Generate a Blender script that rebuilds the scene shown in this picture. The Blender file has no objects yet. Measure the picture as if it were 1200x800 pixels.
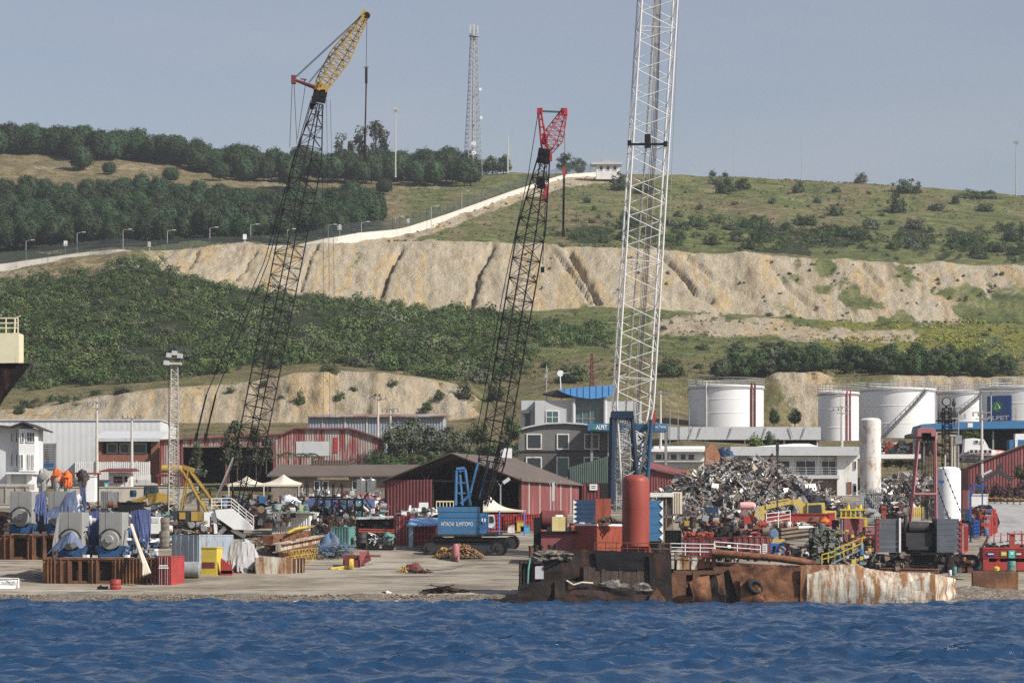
import bpy, math, random
import numpy as np
from mathutils import Vector as V, Matrix
R = random.Random(7)
RN = np.random.default_rng(11)
sc = bpy.context.scene
COL = sc.collection
F, CX, HY, CH = 3600.0, 600.0, 642.0, 5.0      # focal length in px, principal point, eye height
rad = math.radians

# ------------------------------------------------------------------ terrain profile
def cst(y): return [(-400, y), (1600, y)]
LINES = [
 (291, cst(697)), (304, cst(684)), (335, cst(640)), (375, cst(612)),
 (440, [(-400,580),(500,585),(800,576),(1100,574),(1600,570)]),
 (520, [(-400,562),(400,548),(700,532),(800,508),(960,520),(1600,520)]),
 (560, [(-400,535),(400,520),(700,498),(800,500),(900,500),(960,514),(1600,514)]),
 (600, [(-400,497),(100,494),(350,494),(520,492),(570,487),(620,474),(780,474),(830,492),(900,496),(950,506),(1600,506)]),
 (612, [(-400,486),(0,484),(30,480),(90,470),(130,464),(190,457),(270,452),(330,444),(345,438),(400,436),(450,438),(500,445),(540,454),(565,470),(600,464),(640,452),(780,447),(830,448),(895,446),(910,437),(960,437),(980,446),(1040,441),(1200,444),(1600,446)]),
 (640, [(-400,455),(0,458),(100,452),(190,440),(300,428),(400,424),(540,432),(600,440),(700,426),(800,424),(1200,424),(1600,424)]),
 (700, [(-400,410),(0,404),(300,396),(600,396),(800,404),(1200,412),(1600,412)]),
 (805, [(-400,345),(0,330),(100,324),(150,308),(215,320),(300,338),(400,352),(450,359),(560,364),(700,357),(830,366),(1000,379),(1100,377),(1200,378),(1600,384)]),
 (840, [(-400,338),(0,321),(100,305),(150,298),(230,292),(280,288),(400,286),(510,284),(600,291),(700,291),(760,293),(850,299),(1000,307),(1200,313),(1600,325)]),
 (970, [(-400,262),(0,248),(200,245),(400,240),(480,245),(560,240),(620,246),(700,250),(800,252),(1000,260),(1200,270),(1600,285)]),
 (1100,[(-400,176),(0,172),(100,177),(200,183),(300,197),(400,200),(500,203),(560,206),(620,202),(700,203),(800,206),(900,209),(1000,214),(1100,222),(1200,230),(1600,250)]),
 (1170,[(-400,200),(0,196),(560,226),(1000,235),(1600,270)]),
 (1420,[(-400,460),(1600,460)]),
]
LD = np.array([l[0] for l in LINES], float)
UG = np.linspace(-400, 1600, 501)
ZG = np.array([[CH + (HY - y) * d / F for y in np.interp(UG, [a for a, b in l], [b for a, b in l])] for d, l in LINES])
ZG = np.vstack([np.full(501, -4.0), np.full(501, 0.0), ZG]); LD = np.concatenate([[262, 286.5], LD])
def gz_ud(u, D):
    """terrain height, u = column (px), D = distance"""
    col = [np.interp(u, UG, ZG[k]) for k in range(len(LD))]
    return float(np.interp(D, LD, col))
def gz(x, D): return gz_ud(CX + x * F / D, D)
def gy(u, D): return HY - (gz_ud(u, D) - CH) * F / D
def Dat(u, y, lo=287, hi=1100):
    """distance at which the ground shows at picture height y in column u"""
    d = lo
    while d < hi:
        if gy(u, d) <= y: return d
        d += 1.0
    return hi
def P(px, py, D): return V(((px - CX) * D / F, D, CH + (HY - py) * D / F))
def X(px, D): return (px - CX) * D / F
def Z(py, D): return CH + (HY - py) * D / F

# ------------------------------------------------------------------ mesh builder
ORG = {}
class MB:
    def __init__(s): s.v = []; s.f = []; s.m = []; s.k = 0
    def add(s, vs, fs):
        n = len(s.v); s.v += [tuple(p) for p in vs]
        for f in fs: s.f.append(tuple(i + n for i in f)); s.m.append(s.k)
        return s
    def hexa(s, a):   # 8 pts: bottom 4 ccw, top 4
        return s.add(a, [(3,2,1,0),(4,5,6,7),(0,1,5,4),(1,2,6,5),(2,3,7,6),(3,0,4,7)])
    def box(s, x0, x1, y0, y1, z0, z1):
        return s.hexa([(x0,y0,z0),(x1,y0,z0),(x1,y1,z0),(x0,y1,z0),(x0,y0,z1),(x1,y0,z1),(x1,y1,z1),(x0,y1,z1)])
    def ob(s, c, size, yaw=0, pitch=0, roll=0):
        m = Matrix.Rotation(yaw, 3, 'Z') @ Matrix.Rotation(pitch, 3, 'Y') @ Matrix.Rotation(roll, 3, 'X')
        h = [q / 2 for q in size]; c = V(c)
        return s.hexa([c + m @ V((a*h[0], b*h[1], d*h[2])) for d in (-1,1) for a, b in ((-1,-1),(1,-1),(1,1),(-1,1))])
    def pbox(s, px0, px1, py0, py1, D, dep):   # a box seen at px0..px1, py0(top)..py1 with its front at D
        return s.box(X(px0,D), X(px1,D), D, D+dep, Z(py1,D), Z(py0,D))
    def cyl(s, p0, p1, r0, r1=None, n=8, cap=True):
        r1 = r0 if r1 is None else r1
        p0, p1 = V(p0), V(p1); d = p1 - p0
        if d.length < 1e-6: return s
        d.normalize(); a = d.orthogonal().normalized(); b = d.cross(a)
        vs = []
        for p, r in ((p0, r0), (p1, r1)):
            for i in range(n):
                t = 2*math.pi*(i+.5)/n; vs.append(p + a*(math.cos(t)*r) + b*(math.sin(t)*r))
        fs = [(i, (i+1) % n, n+(i+1) % n, n+i) for i in range(n)]
        if cap: fs += [tuple(range(n-1, -1, -1)), tuple(range(n, 2*n))]
        return s.add(vs, fs)
    def path(s, pts, r, n=6):
        pts = [V(p) for p in pts]
        for a, b in zip(pts, pts[1:]): s.cyl(a, b, r, r, n)
        return s
    def lathe(s, c, prof, n=24, axis='Z'):
        c = V(c); vs = []
        for r, h in prof:
            for i in range(n):
                t = 2*math.pi*i/n; q = (r*math.cos(t), r*math.sin(t), h)
                if axis == 'Y': q = (q[0], q[2], q[1])
                if axis == 'X': q = (q[2], q[0], q[1])
                vs.append(c + V(q))
        fs = []
        for k in range(len(prof)-1):
            for i in range(n): fs.append((k*n+i, k*n+(i+1) % n, (k+1)*n+(i+1) % n, (k+1)*n+i))
        fs += [tuple(range(n-1, -1, -1)), tuple(range((len(prof)-1)*n, len(prof)*n))]
        return s.add(vs, fs)
    def ext(s, poly, y0, y1):    # poly of (x,z), extruded along y
        n = len(poly)
        vs = [(x, y0, z) for x, z in poly] + [(x, y1, z) for x, z in poly]
        return s.add(vs, [tuple(range(n)), tuple(range(2*n-1, n-1, -1))] + [(i, n+i, n+(i+1) % n, (i+1) % n) for i in range(n)])
    def ppoly(s, pts, D, dep): return s.ext([(X(a, D), Z(b, D)) for a, b in pts], D, D+dep)
    def quad(s, a, b, c, d): return s.add([a, b, c, d], [(0,1,2,3)])
    def slab(s, pts, t):         # polygon of 3-D points thickened downward by t
        n = len(pts); pts = [V(p) for p in pts]
        return s.add(pts + [p - V((0,0,t)) for p in pts], [tuple(range(n)), tuple(range(2*n-1, n-1, -1))] + [(i, n+i, n+(i+1) % n, (i+1) % n) for i in range(n)])
    def corr(s, a, b, z0, z1, pitch=.3, amp=.05, z1b=None, th=.04):   # corrugated sheet from a to b (x,y)
        a, b = V((a[0], a[1], 0)), V((b[0], b[1], 0)); d = b - a; L = d.length
        if L < 1e-4: return s
        d /= L; nrm = V((d.y, -d.x, 0)); n = max(2, int(L / pitch)); vs = []
        z1b = z1 if z1b is None else z1b
        for i in range(n):
            for q, o in ((0, 0), (.35, 0), (.5, 1), (.85, 1)):
                t = (i + q) / n; p = a + d*(L*t) + nrm*(amp*o); vs.append((p, z1 + (z1b-z1)*t))
        vs.append((b, z1b)); m = len(vs)
        pts = [(p.x, p.y, z0) for p, h in vs] + [(p.x, p.y, h) for p, h in vs]
        pts += [(p.x-nrm.x*th, p.y-nrm.y*th, z0) for p, h in vs] + [(p.x-nrm.x*th, p.y-nrm.y*th, h) for p, h in vs]
        fs = []
        for i in range(m-1):
            fs += [(i, i+1, m+i+1, m+i), (2*m+i+1, 2*m+i, 3*m+i, 3*m+i+1), (m+i, m+i+1, 3*m+i+1, 3*m+i)]
        return s.add(pts, fs)
    def blob(s, c, r, seed=0, amp=.2, n=14, m=9, zmin=-1.0):
        rr = random.Random(seed); ph = [(rr.uniform(0,6), rr.uniform(1,4), rr.uniform(1,4), rr.uniform(0,6)) for _ in range(5)]
        c = V(c); vs = []
        for j in range(m+1):
            th = math.pi*j/m
            for i in range(n):
                a = 2*math.pi*i/n
                k = 1 + amp*sum(math.sin(round(p)*a + q*th*2 + o) for o, p, q, w in ph)/2.2
                z = max(zmin, math.cos(th)*k)
                vs.append(c + V((r[0]*math.sin(th)*math.cos(a)*k, r[1]*math.sin(th)*math.sin(a)*k, r[2]*z)))
        fs = [(j*n+i, (j+1)*n+i, (j+1)*n+(i+1) % n, j*n+(i+1) % n) for j in range(m) for i in range(n)]
        return s.add(vs, fs)
    def torus(s, c, R0, r0, ax='Y', n=28, m=12, tilt=None):
        c = V(c); vs = []
        for i in range(n):
            for j in range(m):
                a, q = 2*math.pi*i/n, 2*math.pi*j/m; p = V(((R0+r0*math.cos(q))*math.cos(a), r0*math.sin(q)*1.2, (R0+r0*math.cos(q))*math.sin(a)))
                vs.append(c + (tilt @ p if tilt else p))
        return s.add(vs, [(i*m+j, i*m+(j+1) % m, ((i+1) % n)*m+(j+1) % m, ((i+1) % n)*m+j) for i in range(n) for j in range(m)])
    def sheet(s, fn, nu, nv, th=.03):      # parametric cloth/plate fn(u,v)->point, thickened along its normals
        pts = [[V(fn(i/nu, j/nv)) for i in range(nu+1)] for j in range(nv+1)]
        vs = []; back = []
        for j in range(nv+1):
            for i in range(nu+1):
                du = pts[j][min(i+1,nu)] - pts[j][max(i-1,0)]; dv = pts[min(j+1,nv)][i] - pts[max(j-1,0)][i]
                nn = du.cross(dv); nn = nn.normalized() if nn.length > 1e-9 else V((0,1,0))
                vs.append(pts[j][i]); back.append(pts[j][i] - nn*th)
        w = nu+1; N = len(vs); fs = []
        for j in range(nv):
            for i in range(nu):
                q = (j*w+i, j*w+i+1, (j+1)*w+i+1, (j+1)*w+i)
                fs += [q, tuple(N+k for k in reversed(q))]
        for i in range(nu):
            fs += [(i+1, i, N+i, N+i+1), (nv*w+i, nv*w+i+1, N+nv*w+i+1, N+nv*w+i)]
        for j in range(nv):
            fs += [(j*w, (j+1)*w, N+(j+1)*w, N+j*w), ((j+1)*w+nu, j*w+nu, N+j*w+nu, N+(j+1)*w+nu)]
        return s.add(vs + back, fs)
    def build(s, name, mat, parent=None, smooth=False, label=None, cat=None, group=None, kind=None):
        if not s.v: return None
        me = bpy.data.meshes.new(name)
        if parent is not None: o0 = ORG[parent]
        else:
            xs = [p[0] for p in s.v]; ys = [p[1] for p in s.v]
            o0 = V(((min(xs)+max(xs))/2, (min(ys)+max(ys))/2, min(p[2] for p in s.v)))
        me.from_pydata([(p[0]-o0.x, p[1]-o0.y, p[2]-o0.z) for p in s.v], [], s.f)
        mats = mat if isinstance(mat, (list, tuple)) else [mat]
        for m in mats: me.materials.append(m)
        if len(mats) > 1: me.polygons.foreach_set('material_index', s.m)
        if smooth:
            me.polygons.foreach_set('use_smooth', [True]*len(s.f))
            if hasattr(me, 'set_sharp_from_angle'): me.set_sharp_from_angle(angle=rad(38))
        me.update()
        o = bpy.data.objects.new(name, me); COL.objects.link(o); ORG[o] = o0
        if parent is not None: o.parent = parent
        else: o.location = o0
        props(o, label, cat, group, kind)
        return o
def props(o, label=None, cat=None, group=None, kind=None):
    if label: o['label'] = label
    if cat: o['category'] = cat
    if group: o['group'] = group
    if kind: o['kind'] = kind
def thing(name, label, cat, loc, group=None):
    o = bpy.data.objects.new(name, None); COL.objects.link(o); o.location = loc; ORG[o] = V(loc)
    o.empty_display_size = .3; props(o, label, cat, group); return o
def copy_tree(o, parent=None):
    c = o.copy(); COL.objects.link(c)
    if parent is not None: c.parent = parent
    for ch in list(o.children): copy_tree(ch, c)
    return c
def dup(o, loc, label=None, rz=None, s=None):
    c = copy_tree(o); c.location = loc
    if label: c['label'] = label
    if rz is not None: c.rotation_euler = (0, 0, rz)
    if s is not None: c.scale = (s, s, s) if not hasattr(s, '__len__') else s
    return c
def lettering(txt, loc, size, mat, parent, width=None, rot=(rad(90),0,0), name='lettering', bold=0.0):
    cu = bpy.data.curves.new(name, 'FONT'); cu.body = txt; cu.size = size; cu.extrude = .01; cu.align_x = 'CENTER'; cu.align_y = 'CENTER'
    cu.offset = bold; cu.materials.append(mat)
    tmp = bpy.data.objects.new(name, cu); COL.objects.link(tmp); bpy.context.view_layer.update()
    me = bpy.data.meshes.new_from_object(tmp.evaluated_get(bpy.context.evaluated_depsgraph_get()))
    bpy.data.objects.remove(tmp); me.name = name
    if not me.materials: me.materials.append(mat)
    o = bpy.data.objects.new(name, me); COL.objects.link(o)
    o.parent = parent; o.location = V(loc) - ORG[parent]; o.rotation_euler = rot
    if width:
        xs = [v.co.x for v in me.vertices]; ww = max(xs)-min(xs)
        if ww > 0: o.scale = (width/ww, 1, 1)
    return o

# ------------------------------------------------------------------ materials
def nn(nt, t, **k):
    n = nt.nodes.new(t)
    for a, b in k.items(): setattr(n, a, b)
    return n
def M(name, col, rough=.6, var=.22, s=.7, stain=None, stain_amt=.35, stain_s=(1.2,1.2,.35), metal=0.0, bump=0.0, bs=6.0, spec=.3, per_object=0.0, geo=False):
    m = bpy.data.materials.new(name); m.use_nodes = True; nt = m.node_tree; L = nt.links
    b = nt.nodes['Principled BSDF']; b.inputs['Roughness'].default_value = rough; b.inputs['Metallic'].default_value = metal
    b.inputs['Specular IOR Level'].default_value = spec
    tc = nn(nt, 'ShaderNodeTexCoord')
    n1 = nn(nt, 'ShaderNodeTexNoise'); n1.inputs['Scale'].default_value = s; n1.inputs['Detail'].default_value = 5; n1.inputs['Roughness'].default_value = .62
    L.new(tc.outputs['Object'], n1.inputs['Vector'])
    mr = nn(nt, 'ShaderNodeMapRange'); mr.inputs[1].default_value = .3; mr.inputs[2].default_value = .7
    mr.inputs[3].default_value = 1-var; mr.inputs[4].default_value = 1+var
    L.new(n1.outputs['Fac'], mr.inputs[0])
    mx = nn(nt, 'ShaderNodeMix', data_type='RGBA', blend_type='MULTIPLY'); mx.inputs[0].default_value = 1
    mx.inputs[6].default_value = (*col, 1); L.new(mr.outputs[0], mx.inputs[7]); out = mx.outputs[2]
    if per_object:
        oi = nn(nt, 'ShaderNodeObjectInfo'); hs = nn(nt, 'ShaderNodeHueSaturation')
        m1 = nn(nt, 'ShaderNodeMapRange'); m1.inputs[3].default_value = 1-per_object; m1.inputs[4].default_value = 1+per_object
        L.new(oi.outputs['Random'], m1.inputs[0]); L.new(m1.outputs[0], hs.inputs['Value'])
        m2 = nn(nt, 'ShaderNodeMapRange'); m2.inputs[3].default_value = .5-per_object*.08; m2.inputs[4].default_value = .5+per_object*.06
        L.new(oi.outputs['Random'], m2.inputs[0]); L.new(m2.outputs[0], hs.inputs['Hue'])
        L.new(out, hs.inputs['Color']); out = hs.outputs[0]
    if stain:
        mp = nn(nt, 'ShaderNodeMapping'); mp.inputs['Scale'].default_value = stain_s; L.new(tc.outputs['Object'], mp.inputs[0])
        n2 = nn(nt, 'ShaderNodeTexNoise'); n2.inputs['Scale'].default_value = 1; n2.inputs['Detail'].default_value = 7; n2.inputs['Roughness'].default_value = .68
        L.new(mp.outputs[0], n2.inputs['Vector'])
        r2 = nn(nt, 'ShaderNodeMapRange'); t = .68 - stain_amt*.36
        r2.inputs[1].default_value = t - .05; r2.inputs[2].default_value = t + .09; L.new(n2.outputs['Fac'], r2.inputs[0])
        m2 = nn(nt, 'ShaderNodeMix', data_type='RGBA'); L.new(r2.outputs[0], m2.inputs[0]); L.new(out, m2.inputs[6]); m2.inputs[7].default_value = (*stain, 1)
        out = m2.outputs[2]
    L.new(out, b.inputs['Base Color'])
    if bump:
        n3 = nn(nt, 'ShaderNodeTexNoise'); n3.inputs['Scale'].default_value = bs; n3.inputs['Detail'].default_value = 4; L.new(tc.outputs['Object'], n3.inputs['Vector'])
        bp = nn(nt, 'ShaderNodeBump'); bp.inputs['Strength'].default_value = bump; bp.inputs['Distance'].default_value = .1
        L.new(n3.outputs['Fac'], bp.inputs['Height']); L.new(bp.outputs[0], b.inputs['Normal'])
    return m
RUST = (.10,.042,.02); DIRT = (.13,.105,.08)
m_white = M('white paint', (.72,.71,.68), .5, .08, stain=(.42,.36,.28), stain_amt=.2)
m_whiteclean = M('clean white paint', (.78,.78,.77), .5, .05)
m_tank = M('tank white', (.74,.74,.74), .45, .05, .15, stain=(.52,.45,.37), stain_amt=.2, stain_s=(.9,.9,.06))
m_boomwhite = M('boom white', (.66,.65,.62), .5, .1, stain=(.4,.33,.25), stain_amt=.15)
m_cream = M('cream paint', (.68,.62,.42), .55, .08, stain=(.4,.33,.2), stain_amt=.15)
m_rustwhite = M('white paint bleeding rust', (.58,.55,.46), .75, .2, .5, stain=(.26,.125,.05), stain_amt=.56, stain_s=(1.5,1.5,.17), bump=.3)
m_rustwhite2 = M('white silo with rust', (.62,.60,.57), .6, .08, .4, stain=(.30,.16,.06), stain_amt=.36, stain_s=(.7,.7,.5))
m_rust = M('rusty brown plate', (.135,.066,.038), .85, .35, .5, stain=(.25,.12,.05), stain_amt=.33, stain_s=(.5,.5,.4), bump=.4, bs=3)
m_rust2 = M('orange rust', (.20,.088,.042), .85, .45, .7, stain=(.07,.03,.02), stain_amt=.42, stain_s=(.5,.5,.7), bump=.4, bs=3)
m_rustdark = M('dark rust steel', (.024,.017,.015), .85, .4, .6, stain=(.075,.034,.02), stain_amt=.33, stain_s=(.8,.8,.3), bump=.4, bs=3)
m_plank = M('weathered hull planks', (.09,.066,.05), .9, .35, 1.2, stain=(.05,.034,.026), stain_amt=.45, stain_s=(2.2,2.2,.15), bump=.4)
m_black = M('black steel', (.015,.015,.017), .7, .3, spec=.1)
m_blackgrey = M('dark grey steel', (.036,.036,.04), .6, .3, stain=(.07,.05,.035), stain_amt=.3)
m_boom = M('dark boom paint', (.022,.02,.022), .6, .3, spec=.15)
m_red = M('red paint', (.36,.045,.042), .55, .18, .6, stain=(.2,.05,.035), stain_amt=.3)
m_redshed = M('faded red cladding', (.185,.055,.058), .7, .14, .3, stain=(.30,.13,.11), stain_amt=.28, stain_s=(1.6,1.6,.1))
m_redtank = M('red primer tank', (.28,.055,.038), .5, .10, .4, stain=(.17,.04,.03), stain_amt=.15)
m_maroon = M('maroon primer', (.16,.038,.038), .65, .2, .5, stain=(.09,.03,.025), stain_amt=.35)
m_orange = M('orange red primer', (.31,.07,.043), .6, .18, .6, stain=(.2,.06,.03), stain_amt=.3)
m_pink = M('faded pink paint', (.36,.14,.15), .6, .12, stain=(.25,.1,.09), stain_amt=.2)
m_palepink = M('pale pink fibreglass', (.66,.38,.37), .5, .08)
m_orangetarp = M('orange tarpaulin', (.62,.14,.03), .7, .2, 1.5)
m_blue = M('crane blue', (.05,.155,.30), .45, .1, .4, stain=(.03,.1,.22), stain_amt=.2)
m_navy = M('navy steel blue', (.02,.05,.105), .5, .18, stain=(.08,.08,.09), stain_amt=.2)
m_bluebase = M('engine base blue', (.03,.12,.30), .5, .15, stain=(.05,.08,.13), stain_amt=.3)
m_bluetarp = M('blue tarpaulin', (.06,.08,.19), .7, .22, 1.2, bump=.3, bs=4)
m_bluetarp2 = M('faded blue tarpaulin', (.115,.145,.235), .7, .22, 1.2, bump=.3, bs=4)
m_lightblue = M('light blue roof sheet', (.24,.44,.70), .5, .1)
m_skyblue = M('bright blue roof', (.09,.29,.62), .45, .08)
m_teal = M('teal green paint', (.10,.25,.23), .6, .25, stain=(.12,.08,.05), stain_amt=.25)
m_green = M('green cladding', (.10,.14,.12), .6, .15, stain=(.16,.2,.17), stain_amt=.25)
m_yellow = M('machine yellow', (.42,.275,.06), .5, .15, stain=(.28,.17,.04), stain_amt=.25)
m_brightyellow = M('bright yellow paint', (.60,.46,.07), .55, .1, stain=(.35,.22,.05), stain_amt=.15)
m_paleyellow = M('dusty yellow paint', (.55,.42,.12), .6, .15, stain=(.3,.2,.08), stain_amt=.25)
m_genset = M('machine grey', (.30,.30,.285), .5, .08, .5, stain=(.22,.21,.19), stain_amt=.25)
m_grey = M('mid grey paint', (.27,.28,.29), .6, .12, stain=(.16,.14,.12), stain_amt=.25)
m_slate = M('slate grey counterweight', (.10,.115,.135), .6, .12, stain=(.17,.15,.13), stain_amt=.2)
m_lightgrey = M('light grey cladding', (.5,.51,.52), .6, .06, stain=(.4,.4,.39), stain_amt=.2)
m_warehouse = M('white metal cladding', (.62,.63,.63), .6, .05, .2, stain=(.52,.52,.51), stain_amt=.2)
m_bluegrey = M('faded blue grey container', (.30,.35,.40), .6, .12, stain=(.2,.13,.08), stain_amt=.2)
m_brownroof = M('brown roof sheet', (.125,.098,.082), .8, .15, .3)
m_wallbrown = M('brown masonry', (.22,.185,.15), .9, .2, 1.5, stain=(.13,.11,.09), stain_amt=.3)
m_brick = M('red brick', (.23,.105,.07), .9, .2, 2.0)
m_darkbrick = M('dark grey brick', (.105,.10,.097), .9, .15, 3.0, bump=.3)
m_dgrey = M('grey render', (.165,.162,.158), .85, .1, 1.0)
m_concrete = M('concrete', (.36,.34,.31), .9, .15, .5, stain=(.24,.22,.19), stain_amt=.35, stain_s=(.5,.5,.2))
m_beige = M('beige render wall', (.46,.42,.35), .9, .1, .4, stain=(.34,.3,.24), stain_amt=.3)
m_wood = M('weathered timber', (.22,.17,.12), .9, .3, 2.0)
m_pole = M('pale concrete pole', (.5,.47,.42), .85, .1)
m_galv = M('galvanised steel', (.42,.43,.44), .45, .1, metal=.3)
m_silver = M('polished steel tank', (.6,.6,.58), .25, .05, metal=.9)
m_tent = M('cream canvas', (.62,.56,.45), .85, .06, .5)
m_greytarp = M('grey tarpaulin', (.40,.40,.40), .75, .15, 1.2, bump=.3, bs=3)
m_net = M('blue grey netting', (.09,.15,.25), .95, .4, 2.5, stain=(.16,.18,.2), stain_amt=.4, bump=.6, bs=8)
m_rope = M('tarred rope', (.10,.085,.07), .95, .4, 2.5, bump=.6, bs=8)
m_chain = M('rusty chain', (.28,.17,.085), .9, .4, 2.0)
m_rubber = M('black rubber', (.02,.02,.021), .85, .2)
m_glass = M('dark window glass', (.03,.038,.045), .12, .15, .4, spec=.6)
m_glassteal = M('teal curtain glass', (.06,.12,.13), .1, .1, .4, spec=.7)
m_dark = M('unlit interior', (.018,.017,.017), .9, .2)  # near-black colour stands in for shade inside openings and under roofs
m_asphalt = M('light asphalt', (.34,.33,.32), .9, .08, .2, stain=(.24,.235,.23), stain_amt=.35, stain_s=(.25,.06,.2))
m_roofrust = M('rust patched roof', (.36,.35,.34), .7, .12, .3, stain=(.22,.095,.06), stain_amt=.62, stain_s=(.16,.16,.16))
m_redwhite = M('peeling red cladding', (.25,.06,.055), .75, .2, .4, stain=(.36,.33,.30), stain_amt=.58, stain_s=(1.1,1.1,.1))
m_greywall = M('grey blue cladding', (.26,.29,.33), .65, .1, .4, stain=(.34,.33,.28), stain_amt=.3, stain_s=(.8,.8,.05))
m_signblue = M('sign blue', (.025,.085,.30), .4, .04)
m_signgreen = M('sign green', (.03,.30,.08), .4, .04)
m_tealsign = M('teal sign', (.05,.42,.36), .5, .05)
m_letter = M('white lettering', (.8,.8,.8), .5, .02)
m_ink = M('dark ink', (.05,.05,.06), .6, .02)
m_bark = M('tree bark', (.10,.075,.055), .95, .3, 2.0)
# ------------------------------------------------------------------ camera, light, air
cam = bpy.data.cameras.new('camera'); camo = bpy.data.objects.new('camera', cam); COL.objects.link(camo); sc.camera = camo
cam.sensor_width = 36; cam.lens = F/1200*36; cam.clip_start = .5; cam.clip_end = 6000
camo.location = (0, 0, CH); camo.rotation_euler = (rad(90), 0, 0); cam.shift_y = (HY-400)/1200
cam.dof.use_dof = False
sund = V((.83, -.50, .80)).normalized()
sun = bpy.data.lights.new('sun', 'SUN'); suno = bpy.data.objects.new('sun', sun); COL.objects.link(suno)
sun.energy = 4.4; sun.angle = rad(.6); sun.color = (1, .955, .88); suno.rotation_euler = sund.to_track_quat('Z', 'Y').to_euler()
w = bpy.data.worlds.new('World'); sc.world = w; w.use_nodes = True
nt = w.node_tree; sky = nn(nt, 'ShaderNodeTexSky', sky_type='NISHITA'); sky.sun_disc = False
sky.sun_elevation = math.asin(sund.z); sky.sun_rotation = math.atan2(sund.x, sund.y)
sky.air_density = 1.0; sky.dust_density = 1.5; sky.ozone_density = 1.6
hs = nn(nt, 'ShaderNodeHueSaturation'); hs.inputs['Saturation'].default_value = .8
nt.links.new(sky.outputs[0], hs.inputs['Color'])
tcw = nn(nt, 'ShaderNodeTexCoord'); mpw = nn(nt, 'ShaderNodeMapping'); mpw.inputs['Scale'].default_value = (5, 5, 26); nt.links.new(tcw.outputs['Generated'], mpw.inputs[0])
nzw = nn(nt, 'ShaderNodeTexNoise'); nzw.inputs['Scale'].default_value = 1; nzw.inputs['Detail'].default_value = 5; nt.links.new(mpw.outputs[0], nzw.inputs['Vector'])
crw = nn(nt, 'ShaderNodeMapRange'); crw.inputs[1].default_value = .45; crw.inputs[2].default_value = .8; crw.inputs[3].default_value = 0; crw.inputs[4].default_value = .28; nt.links.new(nzw.outputs['Fac'], crw.inputs[0])
tnt = nn(nt, 'ShaderNodeMix', data_type='RGBA', blend_type='MULTIPLY'); tnt.inputs[0].default_value = 1; tnt.inputs[7].default_value = (1.055, 1.0, 1.02, 1); nt.links.new(hs.outputs[0], tnt.inputs[6])
cld = nn(nt, 'ShaderNodeMix', data_type='RGBA'); nt.links.new(crw.outputs[0], cld.inputs[0]); nt.links.new(tnt.outputs[2], cld.inputs[6]); cld.inputs[7].default_value = (5.3, 5.0, 5.4, 1)
nt.links.new(cld.outputs[2], nt.nodes['Background'].inputs[0])
nt.nodes['Background'].inputs[1].default_value = .075
sc.view_settings.view_transform = 'Standard'; sc.view_settings.look = 'None'; sc.view_settings.gamma = 1; sc.view_settings.use_curve_mapping = False
sc.view_settings.exposure = 0.42
sc.render.engine = 'CYCLES'
sc.cycles.use_denoising = False; sc.cycles.sample_clamp_direct = 6; sc.cycles.sample_clamp_indirect = 3; sc.cycles.max_bounces = 5; sc.cycles.volume_bounces = 0; sc.cycles.diffuse_bounces = 2; sc.cycles.glossy_bounces = 2
HAZE = 0.00011
if HAZE:
    hb = MB(); hb.box(-520, 520, -30, 1500, -8, 190)
    mh = bpy.data.materials.new('haze air'); mh.use_nodes = True; t = mh.node_tree
    t.nodes.remove(t.nodes['Principled BSDF'])
    pv = nn(t, 'ShaderNodeVolumePrincipled'); pv.inputs['Color'].default_value = (.86, .90, .97, 1); pv.inputs['Density'].default_value = HAZE
    pv.inputs['Anisotropy'].default_value = .25
    t.links.new(pv.outputs[0], t.nodes['Material Output'].inputs['Volume'])
    hz = hb.build('haze', mh, kind='stuff', label='thin pale summer haze over the yard and hill', cat='haze')

# ------------------------------------------------------------------ numpy noise
def vnoise(x, y, seed):
    xi = np.floor(x).astype(int); yi = np.floor(y).astype(int); fx = x-xi; fy = y-yi
    fx = fx*fx*(3-2*fx); fy = fy*fy*(3-2*fy)
    def h(a, b):
        n = (a*374761393 + b*668265263 + seed*974634777) & 0x7fffffff
        n = ((n ^ (n >> 13))*1274126177) & 0x7fffffff
        return ((n ^ (n >> 16)) & 0xffff)/65535.0
    return (h(xi,yi)*(1-fx)+h(xi+1,yi)*fx)*(1-fy) + (h(xi,yi+1)*(1-fx)+h(xi+1,yi+1)*fx)*fy
def fbm(x, y, seed, o=4):
    r = 0; a = .5; t = 0
    for k in range(o): r = r + a*vnoise(x*2**k, y*2**k, seed+k*17); t += a; a *= .55
    return r/t
def npmesh(name, verts, faces, mat, smooth=True, attr=None, **kw):
    me = bpy.data.meshes.new(name); k = faces.shape[1]
    me.vertices.add(len(verts)); me.vertices.foreach_set('co', verts.astype(np.float32).ravel())
    me.loops.add(faces.size); me.loops.foreach_set('vertex_index', faces.astype(np.int32).ravel())
    me.polygons.add(len(faces)); me.polygons.foreach_set('loop_start', np.arange(0, faces.size, k, dtype=np.int32))
    me.polygons.foreach_set('loop_total', np.full(len(faces), k, dtype=np.int32))
    me.polygons.foreach_set('use_smooth', np.full(len(faces), smooth))
    me.materials.append(mat)
    if attr is not None:
        for an, av in attr.items():
            at = me.attributes.new(an, 'FLOAT_COLOR', 'POINT'); at.data.foreach_set('color', av.astype(np.float32).ravel())
    me.update(calc_edges=True); me.validate()
    if not kw.pop('link', True): return me
    o = bpy.data.objects.new(name, me); COL.objects.link(o); ORG[o] = V((0,0,0)); props(o, **kw); return o
def grid_faces(nr, nc):
    a = (np.arange(nr-1)[:,None]*nc + np.arange(nc-1)[None,:]).ravel()
    return np.stack([a, a+1, a+nc+1, a+nc], 1)

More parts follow.
